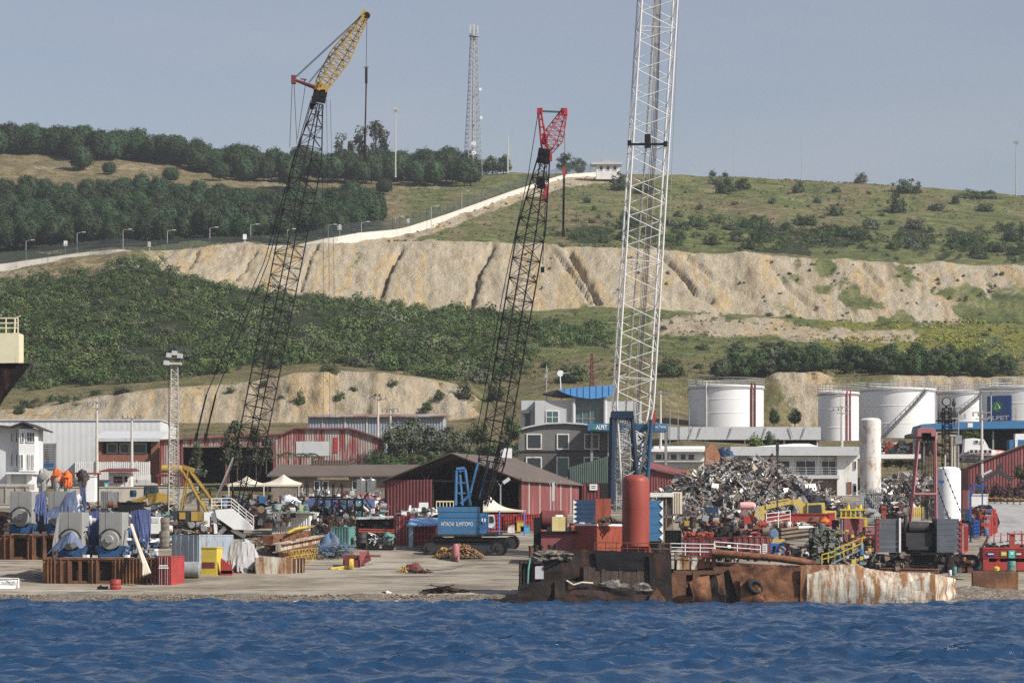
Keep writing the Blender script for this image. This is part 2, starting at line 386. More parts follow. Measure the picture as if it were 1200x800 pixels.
# ------------------------------------------------------------------ terrain
def seg_dist(u, y, poly):
    best = np.full(u.shape, 1e9)
    for (a, b), (c, d) in zip(poly, poly[1:]):
        t = np.clip(((u-a)*(c-a)+(y-b)*(d-b))/((c-a)**2+(d-b)**2+1e-9), 0, 1)
        best = np.minimum(best, np.hypot(u-(a+t*(c-a)), y-(b+t*(d-b))))
    return best
def sm(a, b, x): t = np.clip((x-a)/(b-a), 0, 1); return t*t*(3-2*t)
GULLIES = [([(372,288),(360,310),(352,338)],2.5,1.5), ([(470,288),(456,312),(450,335),(444,358)],3.2,2.6), ([(577,289),(562,312),(558,335),(551,364)],3.6,2.6),
           ([(648,291),(672,320),(692,350)],3,1.2), ([(667,293),(684,318),(702,352)],3.4,2.6), ([(772,296),(800,322),(815,345),(835,352)],3.2,2.0), ([(806,300),(835,325),(880,345)],3,.9), ([(902,312),(930,340),(955,362)],3,.7),
           ([(1010,312),(1030,335)],4,.7), ([(300,292),(285,315),(262,335)],3,1.0), ([(232,296),(222,312)],3,1.0)]
rows = [282, 286.5, 288, 289.5, 291, 293, 296, 300, 304]
rows += list(np.arange(308, 440, 4)) + list(np.arange(440, 600, 6)) + list(np.arange(600, 614, 1.0)) + list(np.arange(614, 640, 3)) + list(np.arange(640, 805, 4.0))
rows += list(np.arange(805, 841, 1.1)) + list(np.arange(841, 1100, 3.0)) + [1100, 1106, 1115, 1130, 1150, 1170, 1220, 1300, 1420]
rows = np.array(rows); us = np.concatenate([np.arange(-400, -60, 12), np.arange(-60, 1262, 2.6), np.arange(1265, 1600, 12)])
cols = np.array([np.interp(us, UG, ZG[k]) for k in range(len(LD))])
ZT = np.array([[0.0]*len(us)]*len(rows))
for j in range(len(us)): ZT[:, j] = np.interp(rows, LD, cols[:, j])
UU, DD = np.meshgrid(us, rows); XX = (UU-CX)*DD/F; YP = HY-(ZT-CH)*F/DD
# relief
n1 = fbm(XX*.06, DD*.06, 3); n2 = fbm(XX*.35, DD*.35, 9); n3 = fbm(XX*.12, DD*.012, 21, 5); n4 = fbm(XX*.9, DD*.9, 33, 3)
hill = sm(640, 700, DD)
ZT += hill*((n1-.5)*2.5 + (n2-.5)*.8)*(1-.6*sm(1090, 1110, DD))
cl = np.clip((DD-600)/12, 0, 1); cliffm = np.where((DD > 598) & (DD < 616), 1.0, 0) * (1-sm(540, 580, UU+(n2-.5)*30)*(1-sm(885, 925, UU+(n1-.5)*60)*(1-sm(950, 990, UU+(n1-.5)*60)))*(1-sm(1010, 1070, UU+(n1-.5)*80))) * sm(.12,.4,n1+.1*n2)
DDo = DD + cliffm*((n3-.5)*8 + (n2-.5)*4)
q = sm(800, 808, DD)*(1-sm(838, 843, DD))
ridg = np.abs(fbm(XX*.07+DD*.01, DD*.008, 41, 4)-.5)*2
ridge2 = np.abs(fbm(XX*.22-DD*.03, DD*.03, 55, 3)-.5)*2
ZT += q*(ridg*1.5 - .5 + ridge2*.7 + (n4-.5)*.9)
ZT += sm(835,841,DD)*(1-sm(841,856,DD))*(fbm(XX*.11, DD*0+3, 77, 4)-.45)*2.2
gul = np.zeros_like(ZT)
for poly, wd, dp in GULLIES:
    d = seg_dist(UU + (n2-.5)*7, YP, poly); g = np.exp(-(d/(wd*.72))**2); gul = np.maximum(gul, g*dp/3); ZT -= q*g*dp*1.7
yard = (DD > 289) & (DD < 440)
ZT += np.where((DD > 286) & (DD < 294), (n2-.5)*.5 + (n4-.5)*.25, 0) + np.where(yard & (DD >= 294), (n1-.5)*.25, 0)
# what the ground is made of (bare earth / tall scrub litter / yellow-green flowering weeds)
nb = (fbm(UU*.03, YP*.05, 61)-.5)*2
bare = np.where((DD >= 804) & (DD <= 844), 1.0, 0)*(.92 - .6*sm(.25, .55, nb)*sm(900, 1150, UU) - .5*sm(.35,.6,nb))
bare *= 1-.85*sm(1150, 1230, UU + (YP-335)*1.3 + nb*40)
bare *= sm(110,215,UU+nb*50)
bare *= 1-.7*sm(.50,.66, fbm((UU-YP*.9)*.022, (YP+UU*.4)*.02, 71, 4))*sm(820,980,UU)
bare = np.where((DD > 598) & (DD < 615), cliffm*(.95-.5*sm(.62,.8,n2)), bare)
def blobm(cu, cy, ru, ry, k=.55): return sm(1, .45, np.hypot((UU-cu)/ru, (YP-cy)/ry) + nb*k)
for cu, cy, ru, ry in ((800,381,52,17),(880,386,84,15),(960,391,74,13),(1035,395,54,11),(830,372,30,8),(795,455,26,11),(1090,412,60,7),(640,398,20,8),(250,200,60,9),(160,198,70,9),(60,196,40,6),(330,213,40,9),(470,205,30,8),(500,215,50,10),(60,295,40,8),(40,322,60,9),(470,432,60,7),(515,415,22,14),(120,310,50,6)):
    bare = np.maximum(bare, np.where(DD > 616, blobm(cu, cy, ru, ry)*.85, 0)*(.55 if cy < 325 or cy > 405 else 1))
wallx = [(-60,322),(0,319),(100,303),(150,298),(360,288),(400,285),(470,278),(530,256),(600,229),(660,209),(720,204)]
bare = np.maximum(bare, np.where((DD > 844), .7*sm(10, 4, seg_dist(UU, YP, [(a, b+3) for a, b in wallx])), 0))
flower = sm(-.12,.3, nb+.35)*sm(930,1040,UU+(nb*60))*np.where((DD > 640) & (DD < 806), 1, 0)*sm(432,415,YP)
flower = np.maximum(flower, sm(.2,.6,nb+.2)*.35*np.where((DD > 612) & (DD < 800) & (UU > 560), 1, 0))
dark = sm(-.05,.35, nb+.12)*np.where(DD > 850, 1, 0)*sm(262, 272, YP)*sm(640, 700, UU)
dark = np.maximum(dark, np.where((DD > 640) & (DD < 806), 1, 0)*sm(620, 540, UU+nb*60))
dark = np.maximum(dark, np.where(DD > 860, 1, 0)*sm(214, 224, YP)*sm(470, 430, UU))
dry = sm(540, 430, UU)*np.where(DD > 860, 1, 0)*.8
dry = np.maximum(dry, np.where((DD > 845), np.clip(.38+nb*.6, 0, .7), 0)*sm(430,560,UU)); dry = np.maximum(dry, np.where((DD >= 800) & (DD <= 860), .8, 0)*sm(210,120,UU)); dry = np.maximum(dry, np.where((DD > 600) & (DD < 660), .55, 0)); dry = np.maximum(dry, np.where((DD > 440) & (DD <= 600), .75, 0))
attr = np.stack([bare, flower, dark, dry], 2)
verts = np.stack([XX*DDo/DD, DDo, ZT], 2).reshape(-1, 3)
gf = grid_faces(len(rows), len(us))
def hillmat():
    m = bpy.data.materials.new('hill ground'); m.use_nodes = True; nt = m.node_tree; L = nt.links; b = nt.nodes['Principled BSDF']
    b.inputs['Roughness'].default_value = .95; b.inputs['Specular IOR Level'].default_value = .05
    g = nn(nt, 'ShaderNodeNewGeometry'); at = nn(nt, 'ShaderNodeAttribute', attribute_name='zone'); sp = nn(nt, 'ShaderNodeSeparateColor'); L.new(at.outputs['Color'], sp.inputs[0])
    def noise(s, d=6, sx=(1,1,1), r=.62):
        mp = nn(nt, 'ShaderNodeMapping'); mp.inputs['Scale'].default_value = sx; L.new(g.outputs['Position'], mp.inputs[0])
        n = nn(nt, 'ShaderNodeTexNoise'); n.inputs['Scale'].default_value = s; n.inputs['Detail'].default_value = d; n.inputs['Roughness'].default_value = r; L.new(mp.outputs[0], n.inputs['Vector']); return n.outputs['Fac']
    def ramp(f, st):
        r = nn(nt, 'ShaderNodeValToRGB'); e = r.color_ramp.elements
        while len(e) < len(st): e.new(.5)
        for k, (p, c) in enumerate(st): e[k].position = p; e[k].color = (*c, 1)
        L.new(f, r.inputs[0]); return r.outputs[0]
    def mix(f, a, c):
        x = nn(nt, 'ShaderNodeMix', data_type='RGBA'); L.new(f, x.inputs[0]); L.new(a, x.inputs[6]); L.new(c, x.inputs[7]); return x.outputs[2]
    grass = ramp(noise(.12, 8), [(.30,(.06,.078,.032)),(.45,(.115,.135,.05)),(.58,(.175,.185,.076)),(.72,(.25,.225,.115))])
    drygr = ramp(noise(.2, 8), [(.3,(.095,.09,.045)),(.5,(.20,.165,.09)),(.7,(.29,.23,.14))])
    yel = ramp(noise(.5, 7), [(.33,(.07,.085,.03)),(.5,(.18,.185,.05)),(.68,(.29,.265,.06))])
    scr = ramp(noise(.5, 7), [(.3,(.02,.028,.014)),(.55,(.045,.056,.026)),(.75,(.085,.09,.045))])
    earth = ramp(noise(.16, 8, (1,.14,.14)), [(.30,(.23,.175,.12)),(.40,(.40,.33,.225)),(.50,(.44,.385,.29)),(.58,(.46,.345,.19)),(.66,(.41,.355,.265)),(.78,(.28,.225,.16))])
    bl = noise(.9, 8, (1,.22,.3), .75)
    sp2 = nn(nt, 'ShaderNodeMapRange'); sp2.inputs[1].default_value = .3; sp2.inputs[2].default_value = .7; sp2.inputs[3].default_value = .68; sp2.inputs[4].default_value = 1.25; L.new(bl, sp2.inputs[0])
    mu = nn(nt, 'ShaderNodeMix', data_type='RGBA', blend_type='MULTIPLY'); mu.inputs[0].default_value = 1; L.new(earth, mu.inputs[6]); L.new(sp2.outputs[0], mu.inputs[7]); earth = mu.outputs[2]
    fine = nn(nt, 'ShaderNodeMapRange'); fine.inputs[1].default_value = .35; fine.inputs[2].default_value = .65; fine.inputs[3].default_value = .62; fine.inputs[4].default_value = 1.32; L.new(noise(.75, 9, (1,1,1), .78), fine.inputs[0])
    def tex(c0):
        y = nn(nt, 'ShaderNodeMix', data_type='RGBA', blend_type='MULTIPLY'); y.inputs[0].default_value = 1; L.new(c0, y.inputs[6]); L.new(fine.outputs[0], y.inputs[7]); return y.outputs[2]
    grass = tex(grass); drygr = tex(drygr)
    def edge(v, s=.8, amt=.5):
        a = nn(nt, 'ShaderNodeMath', operation='ADD'); L.new(v, a.inputs[0]); q = nn(nt, 'ShaderNodeMath', operation='MULTIPLY_ADD'); L.new(noise(s, 6), q.inputs[0]); q.inputs[1].default_value = amt*2; q.inputs[2].default_value = -amt
        L.new(q.outputs[0], a.inputs[1]); r = nn(nt, 'ShaderNodeMapRange'); r.inputs[1].default_value = .36; r.inputs[2].default_value = .62; L.new(a.outputs[0], r.inputs[0]); return r.outputs[0]
    c = mix(edge(at.outputs['Alpha'], .25, .55), grass, drygr); c = mix(edge(sp.outputs[2], .5, .6), c, scr); c = mix(edge(sp.outputs[1], .35, .7), c, yel); c = mix(edge(sp.outputs[0], .6, .42), c, earth)
    L.new(c, b.inputs['Base Color'])
    bp = nn(nt, 'ShaderNodeBump'); bp.inputs['Strength'].default_value = 1.0; bp.inputs['Distance'].default_value = .9; L.new(noise(1.4, 8, (1,1,1), .7), bp.inputs['Height']); L.new(bp.outputs[0], b.inputs['Normal'])
    return m
def yardmat():
    m = bpy.data.materials.new('yard hardstanding'); m.use_nodes = True; nt = m.node_tree; L = nt.links; b = nt.nodes['Principled BSDF']
    b.inputs['Roughness'].default_value = .9; b.inputs['Specular IOR Level'].default_value = .15
    g = nn(nt, 'ShaderNodeNewGeometry')
    def noise(s, d=6, sx=(1,1,1), r=.62):
        mp = nn(nt, 'ShaderNodeMapping'); mp.inputs['Scale'].default_value = sx; L.new(g.outputs['Position'], mp.inputs[0])
        n = nn(nt, 'ShaderNodeTexNoise'); n.inputs['Scale'].default_value = s; n.inputs['Detail'].default_value = d; n.inputs['Roughness'].default_value = r; L.new(mp.outputs[0], n.inputs['Vector']); return n.outputs['Fac']
    r = nn(nt, 'ShaderNodeValToRGB'); e = r.color_ramp.elements
    for k, (p, c) in enumerate([(.30,(.095,.08,.06)),(.42,(.205,.175,.135)),(.54,(.30,.265,.21)),(.70,(.40,.36,.295))]):
        if k > 1: e.new(.5)
    for k, (p, c) in enumerate([(.30,(.095,.08,.06)),(.42,(.205,.175,.135)),(.54,(.30,.265,.21)),(.70,(.40,.36,.295))]): e[k].position = p; e[k].color = (*c, 1)
    L.new(noise(.16, 9, (.55,.9,1), .66), r.inputs[0])
    st = nn(nt, 'ShaderNodeMapRange'); st.inputs[1].default_value = .53; st.inputs[2].default_value = .68; L.new(noise(.32, 7, (.35,1.1,1), .6), st.inputs[0])
    x = nn(nt, 'ShaderNodeMix', data_type='RGBA'); L.new(st.outputs[0], x.inputs[0]); L.new(r.outputs[0], x.inputs[6]); x.inputs[7].default_value = (.085,.075,.062,1)
    tk = nn(nt, 'ShaderNodeMapRange'); tk.inputs[1].default_value = .60; tk.inputs[2].default_value = .66; L.new(noise(.9, 5, (.045,.8,1), .6), tk.inputs[0])
    x3 = nn(nt, 'ShaderNodeMix', data_type='RGBA'); L.new(tk.outputs[0], x3.inputs[0]); L.new(x.outputs[2], x3.inputs[6]); x3.inputs[7].default_value = (.065,.056,.046,1); x = x3
    L.new(x.outputs[2], b.inputs['Base Color'])
    bp = nn(nt, 'ShaderNodeBump'); bp.inputs['Strength'].default_value = .5; bp.inputs['Distance'].default_value = .1; L.new(noise(2.5, 7), bp.inputs['Height']); L.new(bp.outputs[0], b.inputs['Normal'])
    return m
m_hill = hillmat(); m_yard = yardmat()
m_beach = M('shingle beach', (.13,.105,.08), .95, .45, 2.2, stain=(.30,.27,.22), stain_amt=.35, stain_s=(2.5,2.5,2.5), bump=.8, bs=5)
rl = np.repeat(rows[:-1], len(us)-1)
def part_of(name, sel, mat, label, cat):
    f = gf[sel]; used, inv = np.unique(f.ravel(), return_inverse=True)
    return npmesh(name, verts[used], inv.reshape(f.shape), mat, attr={'zone': attr.reshape(-1,4)[used]}, label=label, cat=cat, kind='structure')
beach_end = 289.5
beach = part_of('beach', rl < 291, m_beach, 'strip of brown shingle at the water edge', 'beach')
yardo = part_of('yard_ground', (rl >= 291) & (rl < 440), m_yard, 'stained concrete and dirt ground of the shipyard', 'ground')
hillo = part_of('hillside', (rl >= 440) & ((rl < 804) | (rl > 841)), m_hill, 'grassy hillside rising behind the shipyard', 'hill')
quarry = part_of('quarry_slope', (rl >= 804) & (rl <= 841), m_hill, 'bare pale earth slope cut into the hillside with gullies', 'slope')

# ------------------------------------------------------------------ sea
def axis(segs):
    out = []
    for a, b, s in segs: out += list(np.arange(a, b, s))
    return np.array(out + [segs[-1][1]])
wx = axis([(-500,-60,20),(-60,60,.22),(60,500,20)]); wy = axis([(-20,60,10),(60,104,1.2),(104,200,.24),(200,292,.32)])
WX, WY = np.meshgrid(wx, wy)
def ocean(size, wind, hs_, chop, seed, align, direc):
    """wave field of the ocean simulation, sampled on the sea grid: three displacement arrays"""
    me = bpy.data.meshes.new('sea'); flat = np.stack([WX, WY, 0*WX], 2).reshape(-1,3).astype(np.float32)
    me.vertices.add(len(flat)); me.vertices.foreach_set('co', flat.ravel()); o = bpy.data.objects.new('sea', me); COL.objects.link(o)
    m = o.modifiers.new('ocean', 'OCEAN'); m.geometry_mode = 'DISPLACE'; m.spatial_size = size; m.resolution = 22; m.viewport_resolution = 22; m.wind_velocity = wind; m.wave_scale = 1; m.choppiness = chop; m.random_seed = seed
    m.wave_alignment = align; m.wave_direction = direc; m.wave_scale_min = .02; m.depth = 60; m.time = 3.0; m.damping = .3
    bpy.context.view_layer.update(); ev = o.evaluated_get(bpy.context.evaluated_depsgraph_get()).data
    r = np.empty(len(flat)*3, np.float32); ev.vertices.foreach_get('co', r); d = (r.reshape(-1,3)-flat).reshape(*WX.shape, 3)
    bpy.data.objects.remove(o); bpy.data.meshes.remove(me)
    k = hs_/(4*d[:,:,2][(WY > 110) & (np.abs(WX) < 50)].std()+1e-9); return d*k
dsp = ocean(71, 2.7, .48, 1.15, 4, .1, rad(70)) + ocean(113, 5.2, .52, 1.05, 9, .4, rad(60))
grp = .6+.8*fbm(WX*.03, WY*.05, 91, 3)
calm = 1-.75*sm(279, 287, WY); near = sm(58, 75, WY)*sm(75, 60, np.abs(WX))
WZ = dsp[:,:,2]*grp; CXx = dsp[:,:,0]*grp; CYy = dsp[:,:,1]*grp
WZ *= calm*near
def watermat():
    m = bpy.data.materials.new('sea water'); m.use_nodes = True; nt = m.node_tree; L = nt.links; b = nt.nodes['Principled BSDF']
    b.inputs['Base Color'].default_value = (.010,.038,.090,1); b.inputs['Roughness'].default_value = .07; b.inputs['IOR'].default_value = 1.33
    g = nn(nt, 'ShaderNodeNewGeometry')
    n = nn(nt, 'ShaderNodeTexNoise'); n.inputs['Scale'].default_value = 3.0; n.inputs['Detail'].default_value = 10; n.inputs['Roughness'].default_value = .6; L.new(g.outputs['Position'], n.inputs['Vector'])
    bp = nn(nt, 'ShaderNodeBump'); bp.inputs['Strength'].default_value = .55; bp.inputs['Distance'].default_value = .10; L.new(n.outputs['Fac'], bp.inputs['Height']); L.new(bp.outputs[0], b.inputs['Normal'])
    return m
wv = np.stack([WX+CXx*near*calm, WY+CYy*near*calm, WZ], 2).reshape(-1,3)
npmesh('sea_water', wv, grid_faces(len(wy), len(wx)), watermat(), label='choppy dark blue sea in front of the yard', cat='water', kind='structure')

# ------------------------------------------------------------------ vegetation
def leaves(centers, rads, n, size, rng, up=.35, flat=1.0, core=None, jit=.45):
    C = np.repeat(centers, n, 0); r = np.repeat(rads, n)
    d = rng.normal(size=(len(C),3)); d /= np.linalg.norm(d, axis=1, keepdims=True)
    p = C + d*(r*rng.uniform(.55, 1.05, len(C)))[:,None]*np.array([1,1,flat])
    if core is not None:
        o = p-np.array(core); o /= np.linalg.norm(o, axis=1, keepdims=True); dd = d*.75+o*.6
    else: dd = d
    nrm = dd + rng.normal(size=d.shape)*jit + np.array([0,0,up]); nrm /= np.linalg.norm(nrm, axis=1, keepdims=True)
    a = np.cross(nrm, rng.normal(size=d.shape)); a /= np.linalg.norm(a, axis=1, keepdims=True); bb = np.cross(nrm, a)
    s = size*rng.uniform(.55, 1.35, len(C)); s2 = s*rng.uniform(.5, 1, len(C))
    q = np.stack([p+a*s[:,None], p+bb*s2[:,None], p-a*(s*.8)[:,None], p-bb*s2[:,None]], 1).reshape(-1,3)
    return q, np.arange(len(q)).reshape(-1,4)
def leafmat(name, col, per=.28, rough=.7):
    m = M(name, col, rough, .38, .55, per_object=per, spec=.12); return m
m_pine = leafmat('pine needles', (.035,.060,.026)); m_leaf = leafmat('dark green leaves', (.056,.090,.034)); m_olive = leafmat('grey green leaves', (.105,.120,.078))
m_lime = leafmat('fresh green leaves', (.095,.125,.03)); m_euc = leafmat('eucalyptus leaves', (.075,.088,.05)); m_palm = leafmat('palm fronds', (.075,.10,.045)); m_olead = leafmat('oleander leaves and flowers', (.13,.085,.08))
def crown_mesh(name, kind, seed, mat):
    g = np.random.default_rng(seed)
    if kind == 'pine':      # stone pine: broad dome on a short trunk, total height 1
        n = 84; k_ = np.arange(n)+.5; ph_ = np.arccos(1-1.72*k_/n); th = 2.39996*k_ + g.normal(0,.25,n); e_ = g.uniform(.86,1.08,n); asx = g.uniform(.9,1.1)
        c = np.stack([.40*asx*e_*np.sin(ph_)*np.cos(th), .40*e_*np.sin(ph_)*np.sin(th), .50+.43*e_*np.cos(ph_)], 1); r = g.uniform(.07,.125,n); q, f = leaves(c, r, 34, .027, g, .12, 1, (0,0,.42), .24)
        nu_, nv_ = 14, 9; a_ = np.arange(nu_)*2*math.pi/nu_; h_ = np.linspace(.12,math.pi*.80,nv_); cv = np.stack([.36*asx*np.sin(h_)[:,None]*np.cos(a_)[None], .36*np.sin(h_)[:,None]*np.sin(a_)[None], .50+.40*np.cos(h_)[:,None]+0*a_[None]],2).reshape(-1,3)
        i_ = (np.arange(nv_-1)[:,None]*nu_+np.arange(nu_)[None]).ravel(); j_ = (np.arange(nv_-1)[:,None]*nu_+((np.arange(nu_)+1)%nu_)[None]).ravel()
        f = np.concatenate([f, np.stack([i_, i_+nu_, j_+nu_, j_],1)+len(q)]); q = np.concatenate([q, cv])
    elif kind == 'euc':
        n = 24; z = g.uniform(.25,.97,n); th = g.uniform(0,6.28,n); rr = g.uniform(0,.2,n)*(1.15-z*.6); c = np.stack([rr*np.cos(th), rr*np.sin(th), z],1); r = g.uniform(.05,.11,n); q, f = leaves(c, r, 42, .026, g, .1, 1.3)
    elif kind == 'bush':
        n = 46; th = g.uniform(0,6.28,n); ph_ = np.arccos(g.uniform(-.1,1,n)); e_ = g.uniform(.6,1.1,n)*(.8+.35*np.sin(th*2+g.uniform(0,6)))
        c = np.stack([.40*e_*np.sin(ph_)*np.cos(th), .40*e_*np.sin(ph_)*np.sin(th), .12+.70*e_*np.cos(ph_)*g.uniform(.75,1,n)],1); r = g.uniform(.08,.17,n); q, f = leaves(c, r, 38, .032, g, .15, 1, (0,0,.1), .28)
    elif kind == 'palm':
        vs = []; 
        for k in range(26):
            a = g.uniform(0,6.28); dr = g.uniform(.3,1.0); L = g.uniform(.42,.55)
            for t in np.linspace(0,1,9):
                x = L*t; z = .55 + L*(.75*dr*t - (1.25*t*t)*(.5+.5*dr)) ; wdt = .05*math.sin(math.pi*min(1,t*.9+.12))
                for sg in (-1,1):
                    p = np.array([math.cos(a)*x, math.sin(a)*x, z]); o = np.array([-math.sin(a), math.cos(a), -.5*sg*sg])*wdt*np.array([sg,sg,1])
                    e = np.array([math.cos(a)*.03, math.sin(a)*.03, -.01]); vs += [p-e, p+e*.3, p+o+e*1.4, p+o+e*.4]
        q = np.array(vs); f = np.arange(len(q)).reshape(-1,4)
    else:                   # rounded broadleaf
        n = 36; d = g.normal(size=(n,3)); d /= np.linalg.norm(d,axis=1,keepdims=True); c = d*np.array([.36,.36,.40])*g.uniform(.6,1,n)[:,None]+np.array([0,0,.50]); r = g.uniform(.09,.17,n); q, f = leaves(c, r*1.1, 70, .03, g, .15, 1, (0,0,.42), .28)
    return npmesh(name, q, f, mat, smooth=False, link=False)
def trunk_mesh(name, h, r, seed, limbs=5, spread=.25):
    g = random.Random(seed); b = MB(); b.cyl((0,0,-.08),(.01,0,h*.55), r, r*.75, 7); b.cyl((.01,0,h*.55),(g.uniform(-.03,.03),0,h), r*.75, r*.4, 6)
    for k in range(limbs):
        a = g.uniform(0,6.28); z0 = h*g.uniform(.5,.9); b.cyl((0,0,z0),(math.cos(a)*spread, math.sin(a)*spread, z0+g.uniform(.12,.3)), r*.5, r*.15, 5)
    me = bpy.data.meshes.new(name); me.from_pydata(b.v, [], b.f); me.materials.append(m_bark); return me
KIND = {}
for kd, mats, nv in (('pine',[m_pine],5), ('broad',[m_leaf,m_olive,m_lime],3), ('bush',[m_leaf,m_olive,m_lime,m_olead],3), ('euc',[m_euc],3), ('palm',[m_palm],2)):
    for mi, mt in enumerate(mats): KIND[kd, mi] = [crown_mesh('crown', kd, 100*mi+7*v+len(kd), mt) for v in range(nv)]
TRK = {'pine': [trunk_mesh('trunk', .55, .025, k, 6, .3) for k in range(3)], 'broad': [trunk_mesh('trunk', .5, .03, k) for k in range(3)], 'euc': [trunk_mesh('trunk', .85, .016, k, 7, .14) for k in range(2)],
       'bush': [trunk_mesh('trunk', .3, .025, 1, 6, .25)], 'palm': [trunk_mesh('trunk', .56, .045, 1, 0)]}
def tree(kd, mi, name, loc, h, wd, label, cat='tree', group=None, trunk=True):
    e = bpy.data.objects.new(name, None); COL.objects.link(e); e.location = loc; e.rotation_euler = (0,0,R.uniform(0,6.28)); e.scale = (wd, wd, h); props(e, label, cat, group)
    c = bpy.data.objects.new('crown', R.choice(KIND[kd, mi])); COL.objects.link(c); c.parent = e
    if trunk:
        t = bpy.data.objects.new('trunk', R.choice(TRK[kd])); COL.objects.link(t); t.parent = e
    return e
def hill_loc(u, y, lo=616, hi=1098):
    D = Dat(u, y, lo, hi); k = int(np.argmin(np.abs(rows-D))); j = int(np.argmin(np.abs(us-u)))
    return V((X(u,D), D, float(np.interp(D, rows, ZT[:, j]))-.15))
def hill_tree(kd, mi, name, u, y, hp, wp, label, cat='tree', group=None, lo=616, hi=1098, trunk=True):
    p = hill_loc(u, y, lo, hi); k = p.y/F
    return tree(kd, mi, name, p, hp*k, wp*k, label, cat, group, trunk)
# pines along the ridge
ridge = [(-40,172),(0,178),(60,180),(110,185),(160,187),(230,196),(300,210),(380,206),(450,206),(560,206)]
rx = [a for a, b in ridge]; ry = [b for a, b in ridge]
u = -38
while u < 556:
    for k in range(2 if u < 400 else 3):
        y = np.interp(u, rx, ry) + (R.uniform(-1,2) if k == 0 else R.uniform(2,10) if u > 330 else R.uniform(-5,1))
        hp = R.uniform(29,38); hill_tree('pine', 0, 'pine_tree', u+R.uniform(-6,6), max(y, 173.5 if u < 200 else y)+(3.5 if u < 140 else 1.5), hp, hp*R.uniform(.85,1.05), 'dark round pine in the row along the hill crest', group='pines along the hill crest', lo=900)
    u += R.uniform(11,16)
for (u, y, hp, wp, lb) in ((95,199,31,32,'lone round pine on the dry clearing below the ridge row'),(233,202,30,34,'broad pine standing before the ridge row in the clearing'),(258,212,24,26,'squat pine at the edge of the clearing beside the broad pine'),(128,206,16,18,'small low pine at the upper edge of the dense pine wood'),(200,214,20,22,'small pine topping the dense wood beside the clearing'),(450,227,20,24,'small round pine alone on dry grass near the road')):
    hill_tree('pine', 0, 'pine_tree', u, y, hp, wp, lb, lo=860)
# dense wood on the lower slope
cnt = 0
for row in np.linspace(0, 1, 8):
    u = -45 + R.uniform(0,10)
    while u < 445:
        yt = np.interp(u, [-50,0,130,220,320,400,450], [236,236,236,243,250,243,250]); yb = np.interp(u, [-50,0,100,200,300,400,450], [298,293,288,285,283,276,262])
        y = yt + (yb-yt)*row + R.uniform(-3,3)
        hp = 28 + 8*row + R.uniform(-6,7)
        if cnt < 215: hill_tree('pine', 0, 'pine_tree', u, y, hp, hp*R.uniform(.85,1.1), 'dark green pine in the dense wood below the ridge', group='pines of the dense wood', lo=843); cnt += 1
        u += R.uniform(18, 27)
for u, y, hp in ((400,205,48),(424,205,56),(440,207,64),(452,207,52),(412,206,40)):
    hill_tree('euc', 0, 'eucalyptus_tree', u, y, hp, hp*.95, 'tall loose eucalyptus rising above the pines', group='eucalyptus above the pines', lo=1000)
for u, y, hp, lb in ((566,203,22,'small dark tree at the foot of the telecom tower'),(577,202,25,'round dark tree between telecom tower and white pole'),(590,202,24,'dark tree touching the white pole on the crest'),(664,203,27,'round dark tree on the crest behind the red crane jib'),(679,203,20,'lower dark tree on the crest next to the white guardhouse')):
    hill_tree('broad', 0, 'crest_tree', u, y, hp, hp*1.15, lb, lo=1000)
# bushes on the right-hand grass slope
BU = [(727,222,30,20),(756,226,34,14),(850,226,34,18),(838,218,16,10),(870,222,26,13),(936,224,22,14),(1009,214,25,11),(1062,226,36,17),(1050,250,28,22),(1098,246,26,11),(1120,240,14,10),(1150,233,40,11),(1153,248,24,10),(978,252,24,14),(958,238,14,8),(980,226,14,7),(820,245,12,7),(905,240,12,7),(688,238,14,8),(696,247,8,6),(835,207,12,7),(850,208,10,6)]
for i, (u, y, wp, hp) in enumerate(BU):
    hill_tree('bush', 0 if R.random() < .75 else 1, 'bush', u, y, hp*1.5, wp*1.1, 'dark rounded bush scattered on the upper grass slope', 'bush', 'bushes on the upper grass slope', lo=900, hi=1100)
for i in range(70):
    u = R.uniform(660,1215); y = np.interp(u, [640,800,1000,1200], [278,280,290,296]) + R.uniform(-28,10)
    wp = R.uniform(14,32); hill_tree('bush', R.choice([0,0,0,1]), 'bush', u, y, wp*.68, wp, 'dark low bush in the scrub belt above the bare slope', 'bush', 'bushes of the belt above the bare slope', lo=843, hi=1090)
for i in range(26):
    u = R.uniform(700,1200); y = R.uniform(222,262); wp = R.uniform(5,11)
    hill_tree('bush', R.choice([0,1]), 'bush', u, y, wp*.7, wp, 'tiny green tuft dotted over the upper grass slope', 'bush', 'small tufts on the upper grass slope', lo=860, trunk=False)
